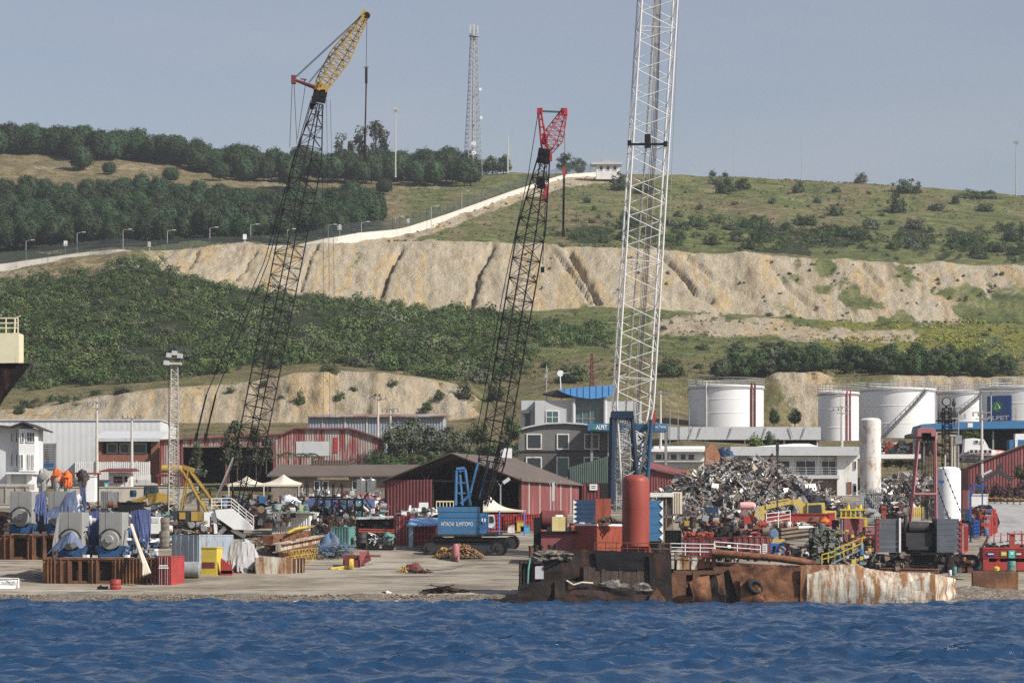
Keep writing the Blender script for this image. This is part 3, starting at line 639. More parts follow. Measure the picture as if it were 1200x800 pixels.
# shrub belt above the tanks and loose bushes on the middle slope
for u in np.arange(848, 1182, 9.5):
    for k in range(2):
        y = np.interp(u, [840,900,1000,1100,1190], [446,440,436,438,442]) + R.uniform(-8,5); hp = R.uniform(20,32)*(1 if u < 1150 else .75)
        hill_tree('broad', R.choice([0,0,0,1]), 'thicket_tree', u+R.uniform(-4,4), y, hp, hp*R.uniform(1.1,1.4), 'dark green rounded tree in the thicket above the white tanks', 'tree', 'thicket trees above the tanks', lo=616, hi=700)
for (u, y, wp, hp, lb) in ((785,442,38,28,'broad dark bush on grass left of the big tank'),(818,432,16,8,'low bush on the grass above the big tank'),(866,410,30,14,'dark bush on the grass above the shrub belt'),(825,408,20,9,'flat bush in the grass below the small bare bank'),(905,408,40,12,'wide dark bush under the small bare bank'),(950,410,30,9,'low shrub strip under the bare bank'),(1085,418,24,9,'small dark shrub among the yellow weeds'),(1168,424,34,14,'dark bush among the yellow weeds'),(672,452,44,28,'round bush behind the blue roofed office'),(640,430,20,10,'small bush on the slope above the satellite dish'),(1180,440,24,12,'low bush at the end of the shrub belt')):
    hill_tree('bush', 0, 'bush', u, y, hp*1.15, wp*1.1, lb, 'bush', lo=616, hi=800)
for i in range(45):
    u = R.uniform(590,1190); y = R.uniform(368,442)
    wp = R.uniform(6,16); hill_tree('bush', R.choice([0,1,2,2]) if u > 950 else R.choice([0,1]), 'bush', u, y, wp*.55, wp, 'small shrub dotted over the middle grass slope', 'bush', 'small shrubs on the middle slope', lo=616, hi=803, trunk=False)
for i in range(75):
    u = R.uniform(610,1185) if i % 2 else R.uniform(860,1185); D = R.uniform(808,838); p = V((X(u,D), D, gz_ud(u,D)-.2)); wp = R.uniform(3,8)*D/F
    tree('bush', R.choice([0,1,2]), 'bush', p, wp*.8, wp, 'tiny tuft clinging to the bare earth slope', 'bush', 'tufts on the bare earth slope', trunk=False)
for i in range(60):
    u = R.uniform(-20,600); y = np.interp(u,[0,100,300,400,520,600],[455,446,424,420,440,446])-abs(R.gauss(0,26)); wp = R.uniform(16,32)
    hill_tree('bush', R.choice([1,1,0]), 'shrub', u, y, wp*.72, wp, 'rounded grey green shrub standing out of the lower maquis', 'shrub', 'larger shrubs in the lower maquis', lo=618, hi=760)
# dense maquis on the left hill: nobody could count it
def stuff_scrub(name, spots, label, seed, nc=7, nl=30, ls=.105):
    g = np.random.default_rng(seed); Q = []; Cc = []
    pal = np.array([(.050,.082,.028),(.070,.108,.034),(.092,.122,.038),(.14,.158,.092),(.108,.134,.05),(.038,.066,.024)])
    for (x, y, z, r, h) in spots:
        n = nc; c = np.stack([g.normal(0,.45,n)*r, g.normal(0,.45,n)*r, h*g.uniform(.25,.85,n)],1)+np.array([x,y,z]); q, f = leaves(c, np.full(n, .46*r), nl, ls*r, g, .3, h/r if h < r else 1, (x,y,z), .3)
        Q.append(q); col = pal[g.choice(6, p=[.24,.26,.18,.1,.12,.1])]*g.uniform(.8,1.25); Cc.append(np.repeat(np.array([[*col,1]]), len(q), 0))
    q = np.concatenate(Q)
    m = bpy.data.materials.new('maquis leaves'); m.use_nodes = True; nt = m.node_tree; at = nn(nt, 'ShaderNodeAttribute', attribute_name='species'); b = nt.nodes['Principled BSDF']
    b.inputs['Roughness'].default_value = .75; b.inputs['Specular IOR Level'].default_value = .1; nt.links.new(at.outputs['Color'], b.inputs['Base Color'])
    return npmesh(name, q, np.arange(len(q)).reshape(-1,4), m, smooth=False, attr={'species': np.concatenate(Cc)}, label=label, cat='scrub', kind='stuff')
spots = []
tries = 0
while len(spots) < 3000 and tries < 40000:
    tries += 1; D = math.sqrt(R.uniform(614**2, 815**2)); u = R.uniform(-60, 735)
    y = gy(u, D); top = np.interp(u, [-60,0,60,110,140,180,215,260,300,360,450,560,620,700,730], [328,327,320,311,302,310,322,336,343,349,359,366,380,384,410]); bot = np.interp(u, [-60,0,100,200,300,400,520,600,640,690,740], [462,462,452,446,432,426,446,452,410,408,404])
    if y < top or y > bot: continue
    if 600 < u < 640 and R.random() < .3: continue
    if u < 130 and y < 330 and R.random() < .6: continue
    if vnoise(np.array(u*.02), np.array(y*.06), 5) > .8 and R.random() < .8: continue
    r = R.uniform(.9, 2.0)*(1.7 if R.random() < .12 else 1); h = r*R.uniform(.8,1.35)
    spots.append((X(u,D), D, gz_ud(u,D)-.2, r, h))
stuff_scrub('maquis_scrub', spots, 'dense green maquis scrub covering the lower left hillside', 3)
spots = []
for i in range(420):
    u = R.uniform(640,1230); y = np.interp(u, [640,800,1000,1200], [279,281,291,297]) + R.gauss(-8,8); D = Dat(u, y, 843, 1000); r = R.uniform(.8,2.0); spots.append((X(u,D), D, gz_ud(u,D)-.1, r, r*.8))
stuff_scrub('heath_scrub', spots, 'low dark heath scrub in a belt above the bare slope', 4)
spots = []
for i in range(520):
    u = R.uniform(985,1240); y = R.uniform(376,424); D = Dat(u, y, 640, 838)
    if vnoise(np.array(u*.03), np.array(y*.08), 8) < .42: continue
    r = R.uniform(.5,1.2); spots.append((X(u,D), D, gz_ud(u,D)-.1, r, r*.7))
g0 = stuff_scrub('flowering_weeds', spots, 'yellow green flowering weeds on the right of the middle slope', 6, 4, 7, .22)
def recolour(o, cols):
    at = o.data.attributes['species'].data; n = len(at); a = np.zeros((n,4)); idx = np.repeat(np.random.default_rng(2).choice(len(cols), n//28+1), 28)[:n]; a[:, :3] = np.array(cols)[idx]; a[:,3] = 1; at.foreach_set('color', a.astype(np.float32).ravel())
recolour(g0, [(.20,.22,.045),(.32,.30,.05),(.12,.15,.04),(.24,.25,.05)])
for i, (u, y, wp, hp) in enumerate(((35,478,26,14),(60,470,14,9),(75,472,16,12),(92,470,14,10),(22,485,16,12),(112,463,16,8),(145,461,30,9),(320,432,20,12),(385,437,28,12),(425,430,40,20),(468,434,38,18),(352,478,14,20),(330,470,12,9),(345,458,10,8),(500,482,20,12),(545,470,24,26),(398,470,16,12),(415,462,12,9),(440,470,18,10),(462,455,16,10),(380,455,12,8),(310,452,14,8),(270,462,12,7),(515,468,18,12),(560,450,30,24),(580,470,24,22))):
    hill_tree('bush', 0 if i % 3 else 1, 'bush', u, y, hp*1.3, wp*1.15, 'dark bush on the pale low cliff behind the sheds', 'bush', 'bushes on the low cliff', lo=560, hi=640)

spots = []
for i in range(5200):
    if R.random() < .62: u = R.uniform(455,1230); y = R.uniform(205,292); D = Dat(u, y, 846, 1098)
    else: u = R.uniform(560,1230); y = R.uniform(366,445); D = Dat(u, y, 616, 803)
    r = R.uniform(.25,.7); spots.append((X(u,D), D, gz_ud(u,D)-.1, r, r*.8))
gt = stuff_scrub('grass_tufts', spots, 'tussocks of rough grass over the open hillside', 9, 4, 7, .28)
recolour(gt, [(.08,.10,.04),(.105,.12,.045),(.145,.145,.065),(.065,.085,.033),(.19,.17,.09)])
# ------------------------------------------------------------------ shared builders
def mb_rot(b, i0, c, yaw):
    cs, sn = math.cos(yaw), math.sin(yaw)
    for i in range(i0, len(b.v)):
        x, y, z = b.v[i]; x -= c[0]; y -= c[1]; b.v[i] = (c[0]+x*cs-y*sn, c[1]+x*sn+y*cs, z)
def foot(px0, px1, D, dep, th):
    W = (px1-px0)*D/F; w = (W-dep*abs(math.sin(th)))/math.cos(th); cx = X((px0+px1)/2, D)
    return cx, D+(w*abs(math.sin(th))+dep*math.cos(th))/2, w
def lattice(b, A, B, prof, side, bays, rc, rb, nc=5, cross=False, hor=1):
    A, B = V(A), V(B); ax = (B-A).normalized(); s = V(side); s = (s-ax*s.dot(ax)).normalized(); n = ax.cross(s)
    st = []
    for k in range(bays+1):
        t = k/bays; w, d = prof(t); p = A.lerp(B, t); st.append([p+s*a*w+n*c*d for a, c in ((-1,-1),(1,-1),(1,1),(-1,1))])
    for k in range(bays):
        for c in range(4):
            b.cyl(st[k][c], st[k+1][c], rc, rc, nc, False)
            e = (c+1) % 4
            if (k+c) % 2: b.cyl(st[k][c], st[k+1][e], rb, rb, 4, False)
            else: b.cyl(st[k][e], st[k+1][c], rb, rb, 4, False)
            if cross: b.cyl(st[k][e] if (k+c) % 2 else st[k][c], st[k+1][c] if (k+c) % 2 else st[k+1][e], rb, rb, 4, False)
            if (k+1) % hor == 0: b.cyl(st[k+1][c], st[k+1][e], rb, rb, 4, False)
    return st
def pw(pts):
    xs = [p[0] for p in pts]
    return lambda t: (float(np.interp(t, xs, [p[1] for p in pts])), float(np.interp(t, xs, [p[2] for p in pts])))
def window(par, px0, px1, py0, py1, D, mf, mg, nx=2, ny=1, t=.1):
    b = MB(); x0, x1, z0, z1 = X(px0,D), X(px1,D), Z(py1,D), Z(py0,D); y0, y1 = D-.08, D+.06
    b.box(x0,x1,y0,y1,z0,z0+t); b.box(x0,x1,y0,y1,z1-t,z1); b.box(x0,x0+t,y0,y1,z0+t,z1-t); b.box(x1-t,x1,y0,y1,z0+t,z1-t)
    for k in range(1,nx): xx = x0+(x1-x0)*k/nx; b.box(xx-t*.3,xx+t*.3,y0+.02,y1,z0+t,z1-t)
    for k in range(1,ny): zz = z0+(z1-z0)*k/ny; b.box(x0+t,x1-t,y0+.025,y1,zz-t*.3,zz+t*.3)
    f = b.build('window', mf, par); g = MB(); g.box(x0+t,x1-t,D-.02,D+.05,z0+t,z1-t); g.build('pane', mg, f); return f
def railing(b, pts, h, r=.03, rails=2, step=1.5):
    for p, q in zip(pts, pts[1:]):
        p, q = V(p), V(q); n = max(1, int((q-p).length/step))
        for k in range(n+1):
            a = p.lerp(q, k/n); b.cyl(a, a+V((0,0,h)), r, r, 5)
        for j in range(rails): z = V((0,0,h*(j+1)/rails)); b.cyl(p+z, q+z, r, r, 5)
def container(name, label, px0, px1, py0, py1, D, mat, th=-.25, dep=6.0, group=None, cat='container', doors=None, group_cat=None, frame=None, pitch=.28):
    """corrugated steel box: th<0 turns its right flank to the sea, th>0 its left"""
    cx, cy, w = foot(px0, px1, D, dep, th); z0, z1 = Z(py1,D), Z(py0,D)
    t = thing(name, label, cat, (cx, cy, z0), group)
    x0, x1, y0, y1 = cx-w/2, cx+w/2, cy-dep/2, cy+dep/2
    b = MB(); 
    b.corr((x0+.06,y0+.06),(x1-.06,y0+.06), z0+.1, z1-.1, pitch); b.corr((x1-.06,y0+.06),(x1-.06,y1-.06), z0+.1, z1-.1, pitch)
    b.corr((x1-.06,y1-.06),(x0+.06,y1-.06), z0+.1, z1-.1, pitch); b.corr((x0+.06,y1-.06),(x0+.06,y0+.06), z0+.1, z1-.1, pitch)
    b.box(x0+.05,x1-.05,y0+.05,y1-.05,z1-.12,z1-.03); mb_rot(b, 0, (cx,cy), th); b.build('shell', mat, t)
    b = MB()
    for xx in (x0, x1-.12):
        for yy in (y0, y1-.12): b.box(xx,xx+.12,yy,yy+.12,z0-.3,z1)
    for zz in (z0, z1-.12):
        b.box(x0+.12,x1-.12,y0,y0+.1,zz,zz+.12); b.box(x0+.12,x1-.12,y1-.1,y1,zz,zz+.12); b.box(x0,x0+.1,y0+.12,y1-.12,zz,zz+.12); b.box(x1-.1,x1,y0+.12,y1-.12,zz,zz+.12)
    mb_rot(b, 0, (cx,cy), th); b.build('corner_frame', frame or mat, t)
    if doors:
        for s in (0, 1):
            b = MB(); a, c = x0+.14+s*(w-.28)/2, x0+.14+(s+1)*(w-.28)/2-.03
            b.box(a, c, y0-.05, y0+.0, z0+.14, z1-.14); mb_rot(b, 0, (cx,cy), th); d = b.build('door', doors, t)
            b = MB()
            for q in (.3,.7): xx = a+(c-a)*q; b.cyl((xx,y0-.09,z0+.1),(xx,y0-.09,z1-.1),.03,.03,5)
            mb_rot(b, 0, (cx,cy), th); b.build('lock_bar', m_galv, d)
    return t
def drum(name, label, px, py0, py1, wpx, D, mat, cat='drum', group=None, n=18):
    r = wpx*D/F/2; z0, z1 = Z(py1,D), Z(py0,D); h = z1-z0; b = MB()
    b.lathe((X(px,D), D+r, z0), [(r*.97,0),(r,.03*h),(r,.30*h),(r*1.04,.33*h),(r,.36*h),(r,.63*h),(r*1.04,.66*h),(r,.69*h),(r,.97*h),(r*.97,h),(r*.9,h),(r*.9,h*.97)], n)
    return b.build(name, mat, None, True, label, cat, group)
def tarp(name, label, top, bot, mat, folds=7, amp=.12, seed=0, cat='tarp', nu=26, nv=14, parent=None, sag=0.0, th=.03, rg=1.0):
    """cloth hung from the 3-D polyline top to the polyline bot, with folds"""
    g = random.Random(seed); ph = [g.uniform(0,6) for _ in range(4)]
    def pl(pts, u):
        L = [0]; 
        for a, b2 in zip(pts, pts[1:]): L.append(L[-1]+(V(b2)-V(a)).length)
        s = u*L[-1]
        for k in range(len(pts)-1):
            if s <= L[k+1]+1e-9: return V(pts[k]).lerp(V(pts[k+1]), (s-L[k])/max(1e-9, L[k+1]-L[k]))
        return V(pts[-1])
    def fn(u, v):
        p = pl(top, u).lerp(pl(bot, u), v*(1+rg*(.16*math.sin(u*11+ph[1])+.12*math.sin(u*27+ph[2]))))
        o = amp*(math.sin(u*folds*6.28+ph[0]+v*1.5)*.6+math.sin(u*folds*2.3*6.28+ph[1])*.25+math.sin(u*9+v*7+ph[2])*.35)*(.25+.75*v)
        return p + V((o*.35, -abs(o)*.9-sag*math.sin(v*3.14), o*.25*v + (math.sin(u*23+ph[3])*.05*v)))
    b = MB(); b.sheet(fn, nu, nv, th); return b.build(name, mat, parent, True, label, cat)
def plate(b, top, bot, D, th, nx=30, nz=10, dent=.15, seed=0, bulge=0.0, jag=0.0):
    """dented steel plate between two px polylines, standing at distance D"""
    g = random.Random(seed); s7 = seed*13.7
    def ns(x, y, q): return float(fbm(np.array(x+s7), np.array(y+s7*.3), q, 3))-.5
    tx=[p[0] for p in top]; ty=[p[1] for p in top]; bx=[p[0] for p in bot]; by=[p[1] for p in bot]
    jj = [g.uniform(-1,1) for _ in range(nx+1)]
    def fn(u, v):
        a = tx[0]+(tx[-1]-tx[0])*u; c = bx[0]+(bx[-1]-bx[0])*u
        p = (a+(c-a)*v, np.interp(a, tx, ty)*(1-v)+np.interp(c, bx, by)*v + jag*jj[int(round(u*nx))]*(1-v))
        o = dent*(ns(u*nx*.06, v*1.2, 5)*2.2 + ns(u*nx*.22, v*4, 9)*.5)
        d = D + o - bulge*math.sin(v*3.14*.9)
        return V((X(p[0],D), d, Z(p[1],D)))
    return b.sheet(fn, nx, nz, th)
def lump_heap(b, c, r, h, n, size, seed, flat=.4, long=1.0):
    """pile of bent scraps over a mound"""
    g = random.Random(seed)
    for k in range(n):
        a = g.uniform(0,6.28); q = math.sqrt(g.random()); hh = h*(1-q**1.6)*g.uniform(.75,1.05)
        s = size*g.uniform(.4,1.5)
        b.ob((c[0]+math.cos(a)*q*r[0], c[1]+math.sin(a)*q*r[1], c[2]+hh), (s*long, s*g.uniform(.3,1), s*flat*g.uniform(.2,1)), g.uniform(0,6.3), g.uniform(-.9,.9), g.uniform(-.9,.9))
# ------------------------------------------------------------------ on the crest of the hill
D = 1090
bz = Z(207, D)
t = thing('telecom_tower', 'tall grey lattice telecom tower with dishes standing on the hill crest', 'telecom tower', (X(554,D), D, bz))
b = MB(); lattice(b, (X(554,D),D,bz), (X(555.5,D),D,Z(36,D)), pw([(0,2.7,2.7),(.55,1.6,1.6),(1,.95,.95)]), (1,.35,0), 34, .13, .065); b.cyl((X(554,D),D,bz),(X(555.5,D),D,Z(33,D)),.45,.4,6)
b.build('lattice', m_galv, t)
for dx, z0, z1 in ((-4.2,40,30),(0,42,29),(4.4,41,31)):
    b = MB(); b.ob((X(555.5+dx,D),D-1.2,Z((z0+z1)/2,D)),(.6,.4,(z0-z1)*D/F)); b.build('antenna_panel', m_lightgrey, t)
b = MB(); b.lathe((X(555.5,D),D,Z(43,D)),[(1.9,0),(1.9,.25)],14); b.build('platform', m_galv, t)
for px, py, r in ((555,169,.85),(555.5,180,.85),(563,106,.55),(564,139,.55)):
    b = MB(); b.lathe((X(px,D),D-2.2,Z(py,D)),[(r*.5,.5),(r,.1),(r,0)],16,'Y'); b.cyl((X(px,D),D-1.8,Z(py,D)),(X(555,D),D,Z(py,D)),.08); b.build('dish', m_whiteclean, t, True)
def pole(name, label, px, py0, py1, D, r0, mat, cat, head=None, group=None):
    b = MB(); b.cyl((X(px,D),D,Z(py1,D)),(X(px,D),D,Z(py0,D)),r0,r0*.6,8)
    if head: head(b, X(px,D), D, Z(py0,D))
    return b.build(name, mat, label=label, cat=cat, group=group)
def flood(b, x, y, z): b.box(x-.9,x+.9,y-.5,y+.5,z-.6,z-.2); b.box(x-.7,x+.7,y-.6,y+.4,z-.15,z+.5)
pole('floodlight_mast','white floodlight mast rising out of the pines beside the tall eucalyptus',463.5,128,208,1050,.28,m_pole,'mast',flood)
pole('concrete_pole','thick pale pole with a thin aerial on the crest right of the telecom tower',595,160,203,1085,.30,m_pole,'pole',lambda b,x,y,z: (b.cyl((x,y,z),(x,y,z+1.6),.05,.05,5), b.box(x+.6,x+.9,y,y+.2,z-8,z-3)))
pole('radio_mast','tallest of the thin whip masts on the right crest',860.5,137,207,1085,.14,m_galv,'mast')
pole('radio_mast','thin whip mast nearer the middle of the right crest, shorter than the tallest',939.5,157,211,1085,.12,m_galv,'mast')
pole('radio_mast','short thin post between the two whip masts on the crest',901.5,194,210,1085,.12,m_galv,'mast')
pole('floodlight_mast','grey mast with a round lamp head at the far right of the crest',1191,166,230,1085,.28,m_galv,'mast',flood)
D = 1070; zb = Z(207,D)
t = thing('guardhouse','small white guardhouse with overhanging flat roof at the top of the road','guardhouse',(X(712,D),D,zb))
b = MB(); b.pbox(699,726,192,210,D,6); b.build('wall', m_white, t)
b = MB(); b.pbox(693,729,190,192.5,D-1,8); b.build('roof', m_lightgrey, t); b = MB(); b.pbox(705,721,186,190,D+1,3); b.cyl((X(707,D),D+2,Z(187,D)),(X(707,D),D+2,Z(168,D)),.1); b.build('roof_aerial', m_galv, t)
for a in (702,710,718): window(t,a,a+5,194,200,D-.02,m_white,m_glass,1,1,.2)
# road wall, fence, lamps
path = []
for uu in np.arange(-60, 716, 4): 
    y = float(np.interp(uu, [a for a,_ in wallx], [c for _,c in wallx])); Dw = Dat(uu, y, 842, 1098); path.append((uu, V((X(uu,Dw), Dw, Z(y,Dw)))))
for _ in range(6): path = [path[0]]+[(b_[0], V((b_[1].x, (a_[1].y+2*b_[1].y+c_[1].y)/4, (a_[1].z+2*b_[1].z+c_[1].z)/4))) for a_,b_,c_ in zip(path, path[1:], path[2:])]+[path[-1]]
b = MB()
hts = lambda u: float(np.interp(u,[-60,0,140,165,350,380,420,470,520,600,715],[2.2,2.2,1.6,.5,.5,1.6,2.4,2.3,1.9,1.5,1.2]))
for (u0,p),(u1,q) in zip(path, path[1:]):
    b.hexa([p+V((0,0,-2.0)), q+V((0,0,-2.0)), q+V((0,.7,-2.0)), p+V((0,.7,-2.0)), p+V((0,0,hts(u0))), q+V((0,0,hts(u1))), q+V((0,.7,hts(u1))), p+V((0,.7,hts(u0)))])
m_wall = M('whitewashed wall', (.60,.57,.51), .85, .08, .3, stain=(.45,.4,.33), stain_amt=.3)
b.build('roadside_wall', m_wall, label='low white wall curving along the hill road up to the guardhouse', cat='wall')
ft = thing('hill_fence','dark wire mesh fence on posts behind the curving white road wall','fence',path[0][1])
m_mesh = M('fence wire', (.045,.06,.055), .7, .1)
b = MB()
for (u0,p),(u1,q) in zip(path, path[1:]):
    o = V((0,1.6,hts(u0)-.3)); o2 = V((0,1.6,hts(u1)-.3))
    for k in range(7): b.cyl(p+o+V((0,0,.3+k*.5)), q+o2+V((0,0,.3+k*.5)), .055,.055,3,False)
    for k in range(3): a = (p+o).lerp(q+o2,k/3); b.cyl(a,a+V((0,0,3.4)),.06,.06,3,False)
b.build('wire_mesh', m_mesh, ft)
pb = MB(); p = path[0][1]; pb.cyl(p+V((0,1.6,0)), p+V((0,1.6,hts(path[0][0])+3.6)), .09,.09,5); p0 = pb.build('post', m_mesh, ft)
for (u0,p) in path[2::2]:
    c = p0.copy(); COL.objects.link(c); c.parent = ft; c.location = p-path[0][1]+V((0,0,hts(u0)-hts(path[0][0])))
def lamp_post(px, py0, py1, label, group, lo=842):
    p = hill_loc(px, py1, lo, 1098)+V((0,2.2,-.5)); h = (py1-py0)*p.y/F+.5
    e = thing('street_lamp', label, 'street lamp', p, group)
    b = MB(); b.cyl(p,p+V((0,0,h)),.11,.07,7); b.cyl(p+V((0,0,h)),p+V((1.4,0,h+.3)),.07,.06,5); b.build('mast', m_galv, e)
    b = MB(); b.ob(p+V((1.9,0,h+.3)),(1.0,.35,.2)); b.build('lamp_head', m_lightgrey, e)
for px,a,c in ((29,282,308),(89,273,298),(143,271,297),(195,269,294),(245,269,291),(293,266,289),(336,268,289),(384,264,285),(423,259,283),(463,255,278),(505,240,268),(541,226,252)): lamp_post(px,a,c,'pale street lamp behind the fence along the hill road','street lamps along the hill road')
for px,y in ((77,299),(175,293),(287,289),(398,281),(478,271)):
    p = hill_loc(px, y, 842, 1098); b = MB(); b.box(p.x-.5,p.x+.5,p.y-.4,p.y-.2,p.z+hts(px)+.5,p.z+hts(px)+1.9); b.box(p.x-.08,p.x+.08,p.y-.2,p.y-.05,p.z-.2,p.z+hts(px)+2.0); b.build('notice_board', m_whiteclean, label='small white notice board fixed before the road fence', cat='notice board', group='notice boards on the road fence')
# ------------------------------------------------------------------ oil tanks
def oil_tank(label, px0, px1, py0, py1, D, rail=True, ladder=None, pipes=(), roof=.5):
    r = (px1-px0)*D/F/2; c = V((X((px0+px1)/2,D), D+r, Z(py1,D))); z1 = Z(py0,D); h = z1-c.z
    t = thing('oil_tank', label, 'oil tank', c)
    b = MB(); b.lathe(c, [(r,-1.5),(r,h*.33),(r+.04,h*.335),(r+.04,h*.345),(r,h*.35),(r,h*.66),(r+.04,h*.665),(r+.04,h*.675),(r,h*.68),(r,h)], 56); b.build('shell', m_tank, t, True)
    b = MB(); b.lathe(c+V((0,0,h)), [(r+.15,-.25),(r+.15,.05),(r*.6,roof*.6),(.3,roof)], 48); b.build('roof', m_tank, t, True)
    if rail:
        b = MB(); n = 30
        ring = [c+V((math.cos(6.283*k/n)*(r+.1), math.sin(6.283*k/n)*(r+.1), h+.05)) for k in range(n+1)]
        railing(b, ring, 1.35, .045, 3, 3); b.build('railing', m_galv, t)
    b = MB()
    n = 48; pts = [c+V((math.cos(6.283*k/n)*(r+.18), math.sin(6.283*k/n)*(r+.18), h-.45)) for k in range(n+1)]; b.path(pts,.07,5); b.build('cooling_ring', m_pink if pipes and pipes[0][2] is m_pink else m_galv, t)
    for px, w, mt in pipes:
        dx = X(px,D)-c.x; dx = max(-r*.98,min(r*.98,dx)); yy = c.y-math.sqrt(max(0,r*r-dx*dx))-.22
        b = MB(); b.cyl((c.x+dx,yy,c.z-1),(c.x+dx,yy,z1+.5),w,w,8); b.build('riser_pipe', mt, t)
    if ladder:
        (a0,y0),(a1,y1) = ladder; b = MB(); n = 26; pr = None; hand = []
        def ang(px): return math.asin(max(-.99,min(.99,(X(px,D)-c.x)/r)))
        for k in range(n+1):
            f = k/n; an = ang(a0)+(ang(a1)-ang(a0))*f; z = Z(y0,D)+(Z(y1,D)-Z(y0,D))*f
            p = V((c.x+math.sin(an)*(r+.5), c.y-math.cos(an)*(r+.5), z)); b.ob(p,(.7,.9,.08),an); hand.append(p-V((math.sin(an)*-.4, math.cos(an)*.4, 0)))
        b.path([p+V((0,0,-.1)) for p in hand],.09,4); b.path([p+V((0,0,1.05)) for p in hand],.045,4)
        for p in hand[::2]: b.cyl(p,p+V((0,0,1.05)),.035,.035,4)
        b.build('stair', m_grey, t)
    return t
oil_tank('broad white oil tank standing alone with twin maroon pipes up its side',809.5,898.5,451,500,560,pipes=((828,.16,m_pole),(881.5,.22,m_maroon),(885.5,.22,m_maroon)))
oil_tank('narrow white oil tank with pink twin pipes beside the silo',961,1009,459,522,545,pipes=((993,.13,m_pink),(997,.13,m_pink)))
oil_tank('widest white oil tank with a long stair slanting up to its right rim',1012.5,1102,454,517,565,ladder=((1037,512),(1085,456)),pipes=((1100,.16,m_galv),))
oil_tank('white oil tank half behind the blue canopy with a slanting stair',1103,1162,458,515,600,ladder=((1120,487),(1152,459)))
D = 575; tk = oil_tank('white oil tank with a large blue sign at the right edge',1156,1262,452,512,D)
r = (1262-1156)*D/F/2; c = ORG[tk]
px_m = 1174.5; dx = X(px_m,D)-c.x; an = math.asin(dx/r)
b = MB()
def sfn(u, v):
    a0 = math.asin((X(1162,D)-c.x)/r); a1 = math.asin((X(1186.5,D)-c.x)/r); a = a0+(a1-a0)*u
    return V((c.x+math.sin(a)*(r+.12), c.y-math.cos(a)*(r+.12), Z(463,D)+(Z(492.5,D)-Z(463,D))*v))
b.sheet(sfn,10,4,.05); sg = b.build('sign', m_signblue, tk)
pc = sfn(.48,.42); nrm = V((math.sin(an),-math.cos(an),0)); tan = V((math.cos(an),math.sin(an),0)); kx = 1/math.cos(an)
b = MB(); vs = [pc+nrm*.14+tan*(math.cos(6.283*k/28)*.82*kx)+V((0,0,math.sin(6.283*k/28)*.98)) for k in range(28)]; b.add(vs+[p-nrm*.06 for p in vs],[tuple(range(28)),tuple(range(55,27,-1))]+[(k,28+k,28+(k+1)%28,(k+1)%28) for k in range(28)]); b.build('emblem', m_signgreen, sg)
b = MB(); tri = [(-.42,-.45),(.5,-.38),(.05,.62)]
for k in range(3):
    p, q = tri[k], tri[(k+1)%3]; b.cyl(pc+nrm*.2+tan*(p[0]*kx)+V((0,0,p[1])), pc+nrm*.2+tan*(q[0]*kx)+V((0,0,q[1])),.085,.05,6)
b.build('emblem_triangle', m_letter, sg)
pl_ = sfn(.5,.885); lettering('ALPET', pl_+nrm*.12, 1.0, m_letter, sg, width=(24)*D/F*kx*.98, rot=(rad(90),0,an), bold=.03).scale.y = 1.05
# catwalk along the tank tops
b = MB(); D = 558
b.pbox(1098,1230,457.5,458.5,D,.9); railing(b,[P(1098,458,D),P(1150,458,D),P(1230,458,D)],1.7,.045,3,2.6)
for px in (1098,1150,1162): b.cyl(P(px,458,D)+V((0,.5,0)),P(px,515,D)+V((0,.5,0)),.12)
b.build('catwalk', m_galv, label='grey steel catwalk with handrails joining the tops of the white tanks', cat='catwalk')
# ------------------------------------------------------------------ left: white warehouse, villa
D = 475; t = thing('warehouse','large white metal warehouse with a grey roller door at far left','warehouse',P(90,566,D))
b = MB(); b.corr((X(-60,D),D),(X(188,D),D),Z(572,D),Z(492.5,D),.9,.012,None,.1); b.box(X(-60,D),X(188,D),D+.15,D+22,Z(572,D),Z(492.5,D)); b.build('wall', m_warehouse, t)
b = MB(); b.pbox(-60,189,491,492.6,D-.2,23); b.build('parapet', m_lightgrey, t)
b = MB(); b.pbox(42,66,519,549,D-.2,.15)
for k in range(14): b.pbox(43,65.5,520.2+k*2,521.2+k*2,D-.27,.08)
b.build('roller_door', m_grey, t); b = MB(); b.pbox(46,63,542.5,546.5,D-.3,.06); b.build('door_stripe', m_signblue, t)
D = 462; t = thing('annex','brick fronted annex with pale canopy roof against the white warehouse','annex',P(150,560,D))
b = MB(); b.pbox(113,119,517,560,D,9); b.pbox(177,186,517,565,D,9); b.pbox(119,177,531,541,D+.3,.6); b.build('brick_wall', m_brick, t)
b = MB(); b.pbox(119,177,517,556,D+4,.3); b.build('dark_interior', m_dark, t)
b = MB(); x0,x1 = X(111,D),X(188,D); b.hexa([(x0,D-1,Z(516.5,D)),(x1,D-1,Z(516.5,D)),(x1,D+10,Z(505,D)),(x0,D+10,Z(505,D)),(x0,D-1,Z(513.5,D)),(x1,D-1,Z(513.5,D)),(x1,D+10,Z(502,D)),(x0,D+10,Z(502,D))]); b.build('roof', m_lightgrey, t)
for a,c in ((125,138),(140,152),(155,172)): window(t,a,c,519,531,D+1.5,m_white,m_glass,1,1,.15)
D = 425; t = thing('villa','narrow white three storey house with a sloping roof and corner bay','house',P(20,572,D))
b = MB(); b.ppoly([(-40,498),(14,500.5),(26,498),(39,501.5),(39,552),(33.5,552),(33.5,576),(-40,576)],D,9); b.build('wall', M('villa render',(.60,.62,.64),.8,.04,.3,stain=(.5,.5,.5),stain_amt=.2), t)
b = MB(); b.ppoly([(22,502),(41,503),(41,552),(22,552)],D-1.2,3); b.build('corner_bay', m_whiteclean, t)
b = MB(); b.ppoly([(-40,496),(12,501),(27,495.5),(47,503.5),(47,501.8),(27,493.6),(12,499),(-40,494)],D-2.2,12); b.build('roof', m_blackgrey, t)
